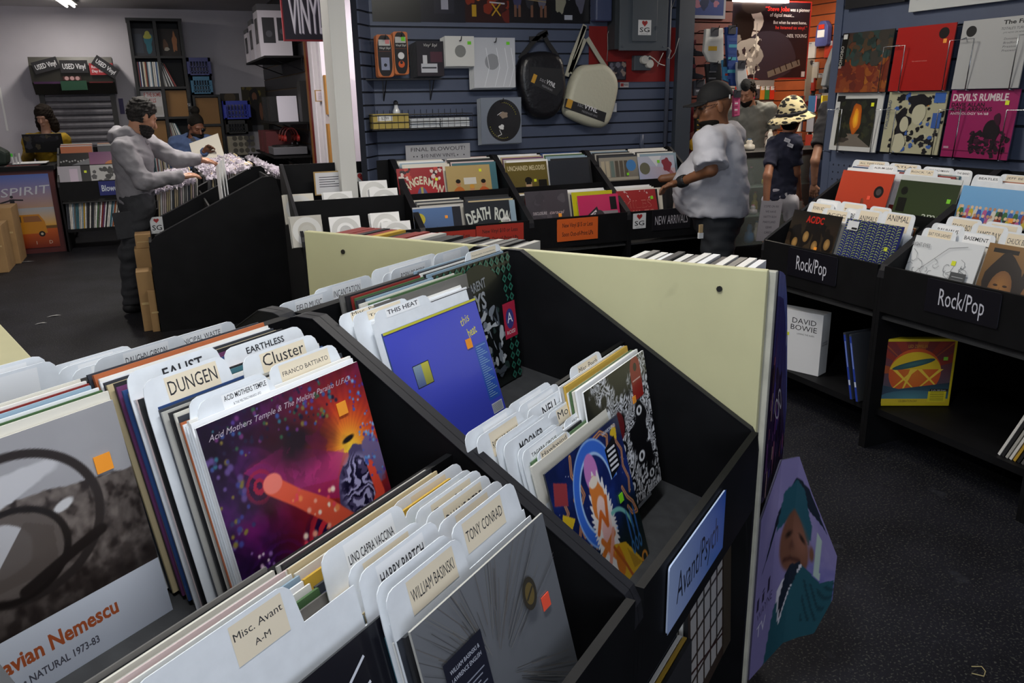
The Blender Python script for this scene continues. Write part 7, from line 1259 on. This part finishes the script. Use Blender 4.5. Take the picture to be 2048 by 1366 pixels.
def hand_sdf(wr, d, n, side, curl=.5, s=1.0, spread=.12):
    """palm and five fingers: d points along the fingers, n out of the back of the hand, side towards the thumb"""
    d, n = _n(d), _n(n); t = _n(np.cross(n, d))*side; n = np.cross(d, t)*side if side > 0 else np.cross(t, d); wr = np.array(wr, float); C_ = []
    C_.append((wr, wr+d*.05*s, .021*s, .024*s))
    for k, (o, L) in enumerate(((.030, .92), (.010, 1.0), (-.010, .94), (-.029, .76))):
        p = wr+d*.075*s+t*o*s; q0 = wr+d*.02*s+t*o*.6*s; C_.append((q0, p, .015*s, .0125*s)); dd = _n(d+t*o/.03*spread); a = 0
        for L_, r0, r1 in ((.040, .0098, .009), (.027, .009, .0082), (.021, .0082, .0068)):
            a += curl*(.8 if L_ > .03 else 1); v = dd*math.cos(a)-n*math.sin(a); e = p+v*L_*L*s; C_.append((p, e, r0*s, r1*s)); p = e
    p = wr+d*.028*s+t*.022*s; v = _n(d*.62+t*.75-n*.25); e = p+v*.035*s; C_.append((p, e, .0135*s, .0115*s)); v2 = _n(d*.85+t*.3-n*.4*curl); e2 = e+v2*.03*s; C_.append((e, e2, .011*s, .0095*s)); C_.append((e2, e2+_n(v2-n*.2)*.022*s, .0095*s, .008*s))
    def g(P):
        o = None
        for a, b, r0, r1 in C_: x = s_cone(P, a, b, r0, r1); o = x if o is None else smin(o, x, .006)
        return o
    return g, [c[0] for c in C_]+[c[1] for c in C_]
def skinmat(name, c): return mat('skin_'+name, c, .5, noise=(25, .06), spec=.4)
def person(label, base, f, H=1.72, fat=1.0, skin='a87858', head=None, hf=None, hup=(0, 0, 1), hs=1.0, sh=None, el=None, wr=None, hands=None, chest=None, pelvis=None, feet=None, knees=None, top=None, legs=None, shoes=None, belly=.0, seed=1, sleeve='long', shorts=False, group='people in the shop', open_front=None, hem=-.06, shr=.19, slv=.72, fa=.006):
    """joints are world points; whatever is not given stands upright"""
    f = _n([f[0], f[1], 0]); r = np.array([f[1], -f[0], 0]); u = np.array([0, 0, 1.]); b = np.array([base[0], base[1], 0.]); k = H/1.75
    at = lambda x, y, z: b+r*x*k+f*y*k+u*z*k
    pel = np.array(pelvis) if pelvis is not None else at(0, 0, .95); che = np.array(chest) if chest is not None else at(0, 0, 1.30); hd = np.array(head) if head is not None else at(0, .03, 1.63)
    nk = che+(hd-che)*.42; SH = sh or [che+r*shr*k+u*.11*k, che-r*shr*k+u*.11*k]; EL = el or [at(.26, -.02, 1.12), at(-.26, -.02, 1.12)]; WR = wr or [at(.27, .1, .88), at(-.27, .1, .88)]
    HP = [pel+r*.09*k-u*.04, pel-r*.09*k-u*.04]; KN = knees or [at(.10, .03, .50), at(-.10, .03, .50)]; AN = feet or [at(.11, -.02, .09), at(-.11, -.02, .09)]
    SH, EL, WR, KN, AN = [[np.array(q, float) for q in L] for L in (SH, EL, WR, KN, AN)]
    T = thing('person', label, 'person', tuple(b), 0, group); sk = skinmat(skin, skin); B = basis(hf if hf is not None else f, hup); hg, hw = head_sdf(hd, B, hs)
    body = Skin(); neck0 = che+u*.10*k
    body.add(lambda P: U(hg(P), s_cone(P, neck0, hd-B[2]*.04-B[1]*.02, .062*k, .052*k), k=.03), [hd+.13, hd-.13, neck0], .05, .0062 if hs else .01)
    core = [(pel, che, .085*fat, .09*fat), (che, nk, .07*fat, .052)]
    for i in (0, 1): core += [(che, SH[i], .06, .05), (SH[i], EL[i], .046*k, .040*k), (EL[i], WR[i], .039*k, .028*k), (pel, HP[i], .08*fat, .075*fat), (HP[i], KN[i], .074*k*fat, .055*k), (KN[i], AN[i], .054*k, .037*k), (AN[i], AN[i]+f*.12*k-u*.04*k, .036*k, .028*k)]
    def bf(P):
        o = None
        for a, c, r0, r1 in core: x = s_cone(P, a, c, r0, r1); o = x if o is None else smin(o, x, .02)
        return o
    body.add(bf, [c[0] for c in core]+[c[1] for c in core], .12, .015)
    for i, hnd in enumerate(hands or []):
        if hnd: g, pts = hand_sdf(WR[i], hnd[0], hnd[1], hnd[2], hnd[3], s=1.0*k); body.add(g, pts, .03, .0042)
    body.obj('body', sk, T)
    if top:
        g = fat; lo = pel+u*hem
        def tf(P):
            d = U(s_cone(P, pel, che, (.150+belly)*g, .155*g, (f, 1.28)), s_cone(P, che, che+u*.09*k, .155*g, .10*g, (f, 1.3)), k=.06)
            if belly: d = smin(d, s_ell(P, pel*.6+che*.4+f*.07, np.array((.19, .19, .20))*g), .08)
            for i in (0, 1):
                d = smin(d, s_cone(P, che+u*.08*k+(SH[i]-che)*.3, SH[i], .085*k, .074*k*g), .05)
                if sleeve == 'short': e = SH[i]+(EL[i]-SH[i])*slv; ax = _n(EL[i]-SH[i]); a_ = np.maximum(s_cone(P, SH[i], e+ax*.1, .076*k*g, (.072+.02*(g > 1.1))*k*g), (P-e) @ ax)
                else: a_ = U(s_cone(P, SH[i], EL[i], .074*k*g, .060*k*g), s_cone(P, EL[i], WR[i], .060*k*g, .046*k*g), k=.03); ax = _n(WR[i]-EL[i]); a_ = np.maximum(a_, (P-WR[i]) @ ax-.005)
                d = smin(d, a_, .035)
            d = np.maximum(d, (lo-P) @ u-.004*np.sin((P @ r)*40)); d = np.maximum(d, -(s_cone(P, che+u*.15*k+f*.015, hd, .066*k, .075*k)))
            return d+fold(P, fa, 34, seed)+fold(P, fa*.5, 75, seed+9)
        allp = [pel+u*hem, che, *SH, *EL, *(WR if sleeve == 'long' else [])]; s = Skin().add(tf, allp, .26 if belly else .21, .0125); to = s.obj(top[0], top[1], T)
    if legs:
        def lf(P):
            d = s_cone(P, pel-u*.02, pel+u*.05, (.145+belly*.6)*fat, .14*fat, (f, 1.25))
            for i in (0, 1):
                e = (KN[i]*.9+HP[i]*.1) if shorts else AN[i]; a_ = U(s_cone(P, HP[i], KN[i], .100*k*fat, .078*k*fat), s_cone(P, KN[i], AN[i], .078*k*fat, .066*k*fat), k=.03)
                a_ = np.maximum(a_, (e-P) @ u-.02); d = smin(d, a_, .03)
            return np.maximum(d, (P-(pel+u*.07)) @ u)+fold(P, .006, 30, seed+5)
        Skin().add(lf, [pel+u*.1, *HP, *KN, *AN], .2, .0135).obj(legs[0], legs[1], T)
    if shoes:
        for i in (0, 1):
            a_, e = AN[i]-u*.045*k-f*.03, AN[i]+f*.17*k-u*.055*k; Skin().add(lambda P: np.maximum(U(s_cone(P, a_, e, .046, .040, (u, 1.1)), s_cone(P, AN[i]-f*.01, AN[i]-u*.03, .05, .05), k=.02), .004-(P @ u)), [a_, e, AN[i]], .06, .008).obj('shoe', shoes, T)
    return T, dict(hd=hd, B=B, hw=hw, hg=hg, f=f, r=r, u=u, che=che, pel=pel, k=k, SH=SH, EL=EL, WR=WR, KN=KN, AN=AN, HP=HP)
def hairpiece(T, S, name, m, fn, pts, pad=.06, h=.007): return Skin().add(fn, pts, pad, h).obj(name, m, T)
def W3_(px, py, Y): return np.array(ony(px, py, Y))
def short_hair(T, S, m, th=.014, line=.0, low=-.075, seed=8, rough=.005):
    hw, B = S['hw'], S['B']; c = hw(0, 0, 0)
    def g(P):
        q = P-c; y, z = q @ B[1], q @ B[2]; d = S['hg'](P)-th-.010*np.clip((z-.06)/.06, 0, 1); d = np.maximum(d, y*.80-z*.60-line); d = np.maximum(d, low-z)
        for x in (-1, 1): d = np.maximum(d, -s_ell(P, hw(.088*x, .0, -.006), np.array((.030, .027, .040)), np.array(B)))
        return d+fold(P, rough, 120, seed)
    return Skin().add(g, [hw(0, 0, .03)], .17, .006).obj('hair', m, T)
HAIR = mat('hair_dark', '15120f', .8, bump=(160, .5), spec=.15); HAIRG = mat('hair_greying', '2a2827', .8, noise=(60, .35), bump=(160, .5), spec=.15)
# --- grey haired man in a grey hoodie flipping through used records
Ym = 6.88; hd = W3_(283, 236, Ym); f = np.array([.93, .36, 0])
T, S = person('man with greying hair in a grey hoodie and black cargo trousers flipping records', (-.26, 6.92), f, 1.70, 1.08, 'a87a60', head=hd, hf=(.80, .38, -.42), hs=1.03, chest=W3_(266, 315, Ym), pelvis=W3_(272, 398, Ym),
    sh=[W3_(247, 300, 6.70), W3_(292, 285, 7.06)], el=[W3_(287, 364, 6.60), W3_(352, 318, 7.06)], wr=[W3_(362, 354, 6.72), W3_(402, 320, 7.02)], hands=[((.93, .25, .12), (.1, -.2, .95), 1, .30), ((.95, .1, -.18), (.1, .1, .95), -1, .35)],
    knees=[W3_(262, 505, 6.82), W3_(280, 500, 7.0)], feet=[np.array([-.30, 6.84, .09]), np.array([-.22, 7.04, .09])], top=('hoodie', mat('hoodie_grey', '7b797e', .9, noise=(12, .08), bump=(300, .2))), legs=('cargo_trousers', mat('trouser_black', '2c2d31', .85, noise=(15, .15), bump=(200, .2))), shoes=mat('shoe_black', '17171a', .6), seed=3, hem=-.02)
hw, B = S['hw'], S['B']
hairpiece(T, S, 'hood', mat('hoodie_grey'), lambda P: np.maximum(U(s_cone(P, S['che']+S['u']*.15-S['f']*.085+S['r']*.05, S['che']+S['u']*.15-S['f']*.085-S['r']*.05, .06, .06), s_cone(P, S['che']+S['u']*.19-S['f']*.05+S['r']*.085, S['che']+S['u']*.11+S['f']*.08+S['r']*.05, .042, .03), s_cone(P, S['che']+S['u']*.19-S['f']*.05-S['r']*.085, S['che']+S['u']*.11+S['f']*.08-S['r']*.05, .042, .03), k=.03), -s_cone(P, S['che']+S['u']*.12+S['f']*.0, S['hd'], .066, .085))+fold(P, .005, 40, 4), [S['che']+S['u']*.17-S['f']*.1, S['che']+S['u']*.15+S['f']*.08], .17, .009)
short_hair(T, S, HAIRG, .009, .010, -.06, 8, .005)
hairpiece(T, S, 'beard', HAIRG, lambda P: np.maximum(np.maximum(S['hg'](P)-.010, s_ell(P, hw(0, .035, -.085), np.array((.085, .085, .062)), np.array(B))), -(s_ell(P, hw(0, .115, -.062), np.array((.02, .03, .008)), np.array(B))))+fold(P, .002, 200, 9), [hw(0, .03, -.08)], .11, .005)
for x in (-.031, .031): Skin().add(lambda P: s_ell(P, hw(x, .087, .011), np.array((.007, .006, .006)), np.array(B)), [hw(x, .087, .011)], .012, .002).obj('eye', mat('eye_dark', '14100e', .2), T)
for s in (1,): o = MB().box(-.08, .08, -.012, 0, -.1, .1).obj('cargo_pocket', mat('trouser_black'), T, bevel=.006); o.location = tuple(W3_(252, 450, 6.72)-np.array(T.location)); o.rotation_euler = (0, R(-3), R(12))
# --- heavy man in a light grey T-shirt and black cap at the back bins
Yc = 4.40; f = np.array([-.82, .57, 0]); hd = W3_(1428, 214, Yc)
T, S = person('heavy man in a light grey T-shirt and black baseball cap browsing new arrivals', (3.42, 4.40), f, 1.72, 1.22, '7a5138', head=hd, hf=(-.93, .28, -.22), hs=1.12, chest=W3_(1442, 312, Yc), pelvis=W3_(1437, 418, Yc), belly=.05,
    sh=[W3_(1462, 272, 4.62), W3_(1417, 284, 4.20)], el=[np.array([3.38, 4.74, 1.02]), W3_(1422, 340, 4.12)], wr=[np.array([3.20, 4.84, 1.0]), W3_(1362, 364, 4.34)], hands=[None, ((-.72, .62, -.25), (.25, .1, .95), 1, .38)],
    knees=[W3_(1440, 540, 4.48), W3_(1432, 545, 4.30)], feet=[np.array([3.50, 4.52, .09]), np.array([3.40, 4.26, .09])], top=('t_shirt', mat('tee_light_grey', 'b8b8c0', .9, noise=(10, .05), bump=(260, .15))), legs=('trousers', mat('trouser_dark', '1d2127', .85, noise=(14, .12))), shoes=mat('shoe_black'), seed=12, sleeve='short', hem=-.035, slv=.92, fa=.005)
hw, B = S['hw'], S['B']; Bm = np.array(B)
CAPM = mat('cap_black', '121214', .8, bump=(200, .2))
hairpiece(T, S, 'baseball_cap', CAPM, lambda P: U(np.maximum(s_ell(P, hw(0, -.014, .045), np.array((.092, .116, .108)), Bm), (hw(0, 0, .038)-P) @ B[2]), np.maximum(np.maximum(s_ell(P, hw(0, .10, .036), np.array((.080, .085, .030)), Bm), np.abs((P-hw(0, 0, .044)) @ B[2]-.012*np.square(((P-hw(0, 0, 0)) @ B[0])/.08)*-1)-.006), -((P-hw(0, .06, 0)) @ B[1])), k=.01), [hw(0, .06, .06)], .22, .007)
MB().box(-.014, .014, -.004, .004, -.012, .012).obj('cap_badge', mat('badge_white', 'c8c8c8', .6), T, loc=tuple(np.array(W3_(1459, 193, Yc-.085))-np.array(T.location)), rot=(0, 0, R(60)))
Skin().add(lambda P: np.maximum(s_cone(P, S['WR'][1]+(S['EL'][1]-S['WR'][1])*.02, S['WR'][1]+(S['EL'][1]-S['WR'][1])*.10, .039, .039), -s_cone(P, S['WR'][1], S['EL'][1], .03, .03)), [S['WR'][1]], .07, .005).obj('wristband', mat('band_black', '141416', .6), T)
Skin().add(lambda P: np.maximum(np.maximum(S['hg'](P)-.006, s_ell(P, hw(0, .045, -.085), np.array((.075, .075, .045)), Bm)), -1e9*np.ones(len(P))), [hw(0, .03, -.08)], .11, .006).obj('beard', HAIR, T)
hairpiece(T, S, 'glasses', mat('glasses_black', '101012', .3), lambda P: U(s_cone(P, hw(.078, .0, .018), hw(.068, .085, .020), .003, .003), s_cone(P, hw(-.078, .0, .018), hw(-.068, .085, .020), .003, .003), s_cone(P, hw(-.068, .09, .012), hw(.068, .09, .012), .006, .006), k=.004), [hw(.08, 0, .02), hw(-.08, 0, .02), hw(0, .1, .02)], .02, .004)
kt = thing('key_tassel', 'small white and tan tag hanging from the heavy man’s pocket', 'tag', tuple(W3_(1402, 449, 4.12))); MB().box(-.012, .012, -.006, .006, -.05, .0).obj('tag_strip', mat('tag_tan', 'a8906a', .7), kt); MB().box(-.016, .016, -.008, .008, -.085, -.051).obj('tag_end', mat('tag_white', 'c8ccd0', .6), kt)
# --- woman in a patterned brimmed hat, navy T-shirt and white shorts
Yw = 5.75; f = np.array([.75, .66, 0]); hd = W3_(1583, 238, Yw); bw = W3_(1562, 420, Yw)
T, S = person('woman in a cream and black woven hat, navy T-shirt and white shorts', (bw[0], Yw), f, 1.62, .84, '9a6a50', head=hd, hf=(.88, .4, -.05), hs=.98, chest=W3_(1571, 308, Yw), pelvis=W3_(1560, 392, Yw), sh=[W3_(1590, 284, Yw-.15), W3_(1549, 288, Yw+.06)], el=[W3_(1592, 345, Yw-.1), W3_(1535, 352, Yw-.10)], wr=[W3_(1598, 395, Yw+.1), W3_(1532, 415, Yw-.14)], hands=[None, ((.12, 0, -.98), (-.8, -.5, 0), 1, .22)], top=('t_shirt', mat('tee_navy', '22263a', .9)), legs=('shorts', mat('shorts_white', 'b4b4bc', .85)), shoes=mat('shoe_pale', '8a8a8a', .6), seed=21, sleeve='short', shorts=True, hem=-.03, shr=.15)
hw, B = S['hw'], S['B']; Bm = np.array(B)
HM = mat('hat_weave', 'c9bd92', .8); nt = HM.node_tree; bs = nt.nodes['Principled BSDF']; tc = nt.nodes.new('ShaderNodeTexCoord'); wv = nt.nodes.new('ShaderNodeTexVoronoi'); wv.inputs['Scale'].default_value = 1; mp = nt.nodes.new('ShaderNodeMapping'); mp.inputs['Scale'].default_value = (17, 17, 40); rp = nt.nodes.new('ShaderNodeValToRGB'); rp.color_ramp.elements[0].color = (*lin(hx('15130f')), 1); rp.color_ramp.elements[0].position = .46; rp.color_ramp.elements[1].color = (*lin(hx('cfc397')), 1); rp.color_ramp.elements[1].position = .52; nt.links.new(tc.outputs['Object'], mp.inputs[0]); nt.links.new(mp.outputs[0], wv.inputs['Vector']); nt.links.new(wv.outputs['Distance'], rp.inputs[0]); nt.links.new(rp.outputs[0], bs.inputs['Base Color'])
hc = hw(0, -.01, .035); hn = _n([-.22, .0, 1.]); rad = lambda P: np.linalg.norm((P-hc)-np.multiply.outer((P-hc) @ hn, hn), axis=1)
hairpiece(T, S, 'brimmed_hat', HM, lambda P: U(np.maximum(np.maximum(s_ell(P, hc, (.122, .128, .165)), -((P-hc) @ hn)), -s_ell(P, hc-np.array((0, 0, .012)), (.112, .118, .152))), np.maximum(np.abs((P-hc) @ hn+5.5*np.square(np.maximum(0, rad(P)-.115)))-.006, np.maximum(rad(P)-.20, .105-rad(P))), k=.008), [hc], .23, .0075)
Skin().add(lambda P: np.maximum(np.abs((P-hc) @ hn-.02)-.014, np.maximum(s_ell(P, hc, (.128, .134, .17)), -s_ell(P, hc, (.118, .124, .16)))), [hc], .16, .007).obj('hat_band', mat('band_navy', '14161f', .7), T)
hairpiece(T, S, 'hair', HAIR, lambda P: np.maximum(s_ell(P, hw(0, -.03, .0), np.array((.078, .085, .11)), Bm), -s_ell(P, hw(0, .09, -.02), np.array((.09, .085, .12)), Bm)), [hw(0, -.02, 0)], .14, .008)
for k, (px, py) in enumerate(((1576, 276), (1582, 286))): a = Art(.055, .03); a.rect(0, 0, 1, 1, 'b8bcc8'); [a.rect(.15, .3+.25*j, .8, .38+.25*j, '4a5068') for j in range(2)]; board_art(a, 'name_sticker', ('upper', 'lower')[k]+' white sticker on the navy T-shirt shoulder', 'sticker', tuple(W3_(px-8, py+6, Yw-.20)), (0, R(20), R(-10)), th=.002)
p = W3_(1512, 482, Yw-.24); a = Art(.26, .34); a.rect(0, 0, 1, 1, 'a8a9b4'); [a.text(t_, .5, .84-.13*k, .055, '3a3c46', width=w_) for k, (t_, w_) in enumerate((('COME ON IN!', .7), ('WE HAVE', .5), ('NATTY BOH', .6), ('MARYLAND', .6), ('GEAR', .3), ('CARDS', .36)))]; board_art(a, 'hand_held_sign', 'pale printed sign hanging beside the white shorts', 'sign', tuple(p), (0, R(6), R(8)), th=.004, edge='a8a9b4')
# --- man in black walking out of view at the end of the right wall
Yb = 6.0; bb = W3_(1652, 330, Yb)
T, S = person('person in a black T-shirt and jeans half hidden by the right wall', (bb[0]+.06, Yb), (.8, .6, 0), 1.70, 1.0, '96705a', hands=[None, ((.15, .1, -.97), (-.8, -.5, 0), 1, .3)], el=[bb+np.array([.42, -.05, -.13]), W3_(1630, 322, Yb-.16)], wr=[bb+np.array([.44, 0, -.4]), W3_(1628, 368, Yb-.14)], sh=[np.array([bb[0]+.30, Yb-.1, 1.40]), np.array([bb[0]-.06, Yb-.02, 1.40])], top=('t_shirt', mat('tee_black', '14151a', .9)), legs=('jeans', mat('denim_dark', '2c3a54', .85)), shoes=mat('shoe_black'), sleeve='short', seed=31)
hw, B = S['hw'], S['B']; Bm = np.array(B); short_hair(T, S, HAIR)
# --- clerk behind the counter
Yk = 7.25; hd = W3_(1494, 188, Yk)
T, S = person('bearded clerk in a grey T-shirt behind the glass counter', (W3_(1502, 240, Yk)[0], Yk), (-.5, -.85, 0), 1.72, 1.0, '8a6450', head=hd, hf=(-.8, -.5, -.35), top=('t_shirt', mat('tee_clerk', '5e605c', .9)), legs=('trousers', mat('trouser_dark')), shoes=mat('shoe_black'), sleeve='short', seed=41)
hw, B = S['hw'], S['B']; Bm = np.array(B); short_hair(T, S, HAIR); Skin().add(lambda P: np.maximum(S['hg'](P)-.008, s_ell(P, hw(0, .04, -.085), np.array((.075, .075, .05)), Bm)), [hw(0, .03, -.08)], .11, .008).obj('beard', HAIR, T)
# --- man in a denim jacket and sunglasses beyond the used record rows
Yd = 9.75; hd = W3_(392, 254, Yd)
T, S = person('bearded man in denim jacket, sunglasses and top knot looking at a record', (W3_(383, 300, Yd)[0], Yd), (.15, -.98, 0), 1.62, 1.0, '6a4534', head=hd, hf=(.35, -.80, -.42), chest=W3_(387, 303, Yd), pelvis=W3_(382, 372, Yd), el=[W3_(352, 332, Yd), W3_(428, 325, Yd)], wr=[W3_(380, 330, Yd-.25), W3_(408, 303, Yd-.3)], hands=[None, ((.5, -.3, .4), (.4, .2, .6), 1, .5)], top=('denim_jacket', mat('denim_blue', '3e5074', .85, noise=(20, .12))), legs=('jeans', mat('denim_dark')), shoes=mat('shoe_black'), seed=51)
hw, B = S['hw'], S['B']; Bm = np.array(B)
hairpiece(T, S, 'hair', HAIR, lambda P: U(np.maximum(s_ell(P, hw(0, -.02, .05), np.array((.079, .101, .094)), Bm), -s_ell(P, hw(0, .11, -.02), np.array((.11, .09, .105)), Bm)), s_ell(P, hw(0, -.06, .165), np.array((.05, .05, .045)), Bm), k=.012), [hw(0, -.02, .08)], .2, .008)
Skin().add(lambda P: np.maximum(S['hg'](P)-.016, s_ell(P, hw(0, .045, -.088), np.array((.08, .085, .06)), Bm)), [hw(0, .04, -.08)], .13, .007).obj('beard', HAIR, T)
hairpiece(T, S, 'sunglasses', mat('glasses_black'), lambda P: U(s_ell(P, hw(.034, .096, .010), np.array((.027, .008, .021)), Bm), s_ell(P, hw(-.034, .096, .010), np.array((.027, .008, .021)), Bm), s_cone(P, hw(-.07, .08, .018), hw(.07, .08, .018), .004, .004), s_cone(P, hw(.072, .08, .018), hw(.08, 0, .015), .004, .004), s_cone(P, hw(-.072, .08, .018), hw(-.08, 0, .015), .004, .004), k=.004), [hw(.08, 0, .01), hw(-.08, .1, .01)], .03, .005)
Skin().add(lambda P: s_cone(P, S['che']-S['u']*.22+S['f']*.09, S['che']+S['u']*.09+S['f']*.07, .075, .06, (S['f'], 1.6))+fold(P, .003, 30, 2), [S['che']-S['u']*.2, S['che']+S['u']*.1], .17, .01).obj('grey_shirt', mat('shirt_charcoal', '3a3a40', .9), T)
o = record(Vector(W3_(418, 296, Yd-.36))+Vector((0, 0, -.16)), R(-40), R(10), mat('sleeve_dcd7ca'), 'cream sleeve held by the man in the denim jacket', th=.006); o.rotation_euler = (R(-35), R(-18), R(-15))
# --- person in a yellow plaid shirt behind the counter
Yy = 11.45; hd = W3_(88, 240, Yy)
T, S = person('long haired person in a yellow plaid overshirt reading a black sleeve', (W3_(98, 300, Yy)[0], Yy), (-.1, -1, 0), 1.68, 1.02, 'a07a68', head=W3_(88, 234, Yy), hf=(-.30, -.85, -.38), chest=W3_(96, 298, Yy), el=[W3_(56, 318, Yy), W3_(142, 318, Yy)], wr=[W3_(60, 297, Yy-.3), W3_(105, 297, Yy-.3)], hands=[((.6, -.3, .3), (-.3, -.3, -.8), -1, .5), ((-.6, -.3, .2), (.3, -.3, -.8), 1, .5)], top=('plaid_overshirt', mat('plaid_yellow', '9a7c16', .9, noise=(9, .25))), legs=('jeans', mat('denim_dark')), shoes=mat('shoe_black'), seed=61)
hw, B = S['hw'], S['B']; Bm = np.array(B)
hairpiece(T, S, 'hair', mat('hair_brown', '1f1813', .8, bump=(120, .5), spec=.15), lambda P: np.maximum(U(s_ell(P, hw(0, -.025, .03), np.array((.10, .11, .12)), Bm), s_ell(P, hw(.075, -.02, -.10), np.array((.05, .07, .11)), Bm), s_ell(P, hw(-.075, -.02, -.10), np.array((.05, .07, .11)), Bm), s_ell(P, hw(0, -.08, -.08), np.array((.09, .05, .12)), Bm), k=.03), -s_ell(P, hw(0, .125, -.05), np.array((.048, .075, .10)), Bm))+fold(P, .005, 70, 5), [hw(0, -.02, -.04)], .25, .008)
Skin().add(lambda P: s_cone(P, S['che']-S['u']*.35+S['f']*.10, S['che']+S['u']*.09+S['f']*.06, .07, .055, (S['f'], 1.5)), [S['che']-S['u']*.33, S['che']+S['u']*.1], .17, .01).obj('navy_shirt', mat('tee_navy'), T)
a = Art(.40, .23); a.rect(0, 0, 1, 1, '17171a'); swirl(a, random.Random(2), 14, ['3a3a40', '23232a', '4a4438'], .1, .2, .9, .8, (.05, .1)); board_art(a, 'gatefold_sleeve', 'open black gatefold sleeve held by the long haired person', 'record', tuple(W3_(52, 306, Yy-.36)), (R(25), 0, 0), th=.008, edge='17171a')
# ------------------------------------------------------------------ ceiling lamps
TUBE = mat('fluorescent_tube', 'fff6ea', .4, emit=9)
def lamp(x, y, rz, label, power=38, col=(1, .95, .87)):
    t = thing('ceiling_lamp', label, 'ceiling lamp', (x, y, CEIL), rz, 'fluorescent ceiling lamps')
    MB().box(-.62, .62, -.08, .08, -.035, 0).obj('housing', mat('lamp_white', 'e8e8e6', .5), t)
    for s in (-.04, .04): MB().tube([(-.6, s, -.055), (.6, s, -.055)], .014, 8).obj('tube', TUBE, t)
    l = bpy.data.lights.new('lamp_light', 'AREA'); l.shape = 'RECTANGLE'; l.size = 1.2; l.size_y = .14; l.energy = power; l.color = col
    o = bpy.data.objects.new('lamp_light', l); link(o, t); o.location = (0, 0, -.075)
_p, _q = onz(141, 13, CEIL-.055), onz(112, -8, CEIL-.055); _d = (_q-_p).normalized(); _c = _p+_d*.6
lamp(_c.x, _c.y, math.atan2(_d.y, _d.x), 'twin tube ceiling lamp over the used vinyl corner', 15)
lamp(-1.3, 4.2, R(90), 'twin tube ceiling lamp over the left aisle', 30)
lamp(.2, .9, R(36), 'twin tube ceiling lamp above the foreground island', 30, (.9, .95, 1))
lamp(1.7, 3.5, R(20), 'twin tube ceiling lamp between island and back wall', 34)
lamp(.2, 7.4, R(90), 'twin tube ceiling lamp over the used record rows', 58)
lamp(5.3, 5.2, R(20), 'twin tube ceiling lamp over the shop opening', 36, (1, .90, .78))
lamp(6.0, 7.4, R(0), 'twin tube ceiling lamp over the glass counter', 60, (1, .88, .72))
lamp(2.3, 7.4, R(0), 'twin tube ceiling lamp behind the white pillar', 40, (1, .9, .95))
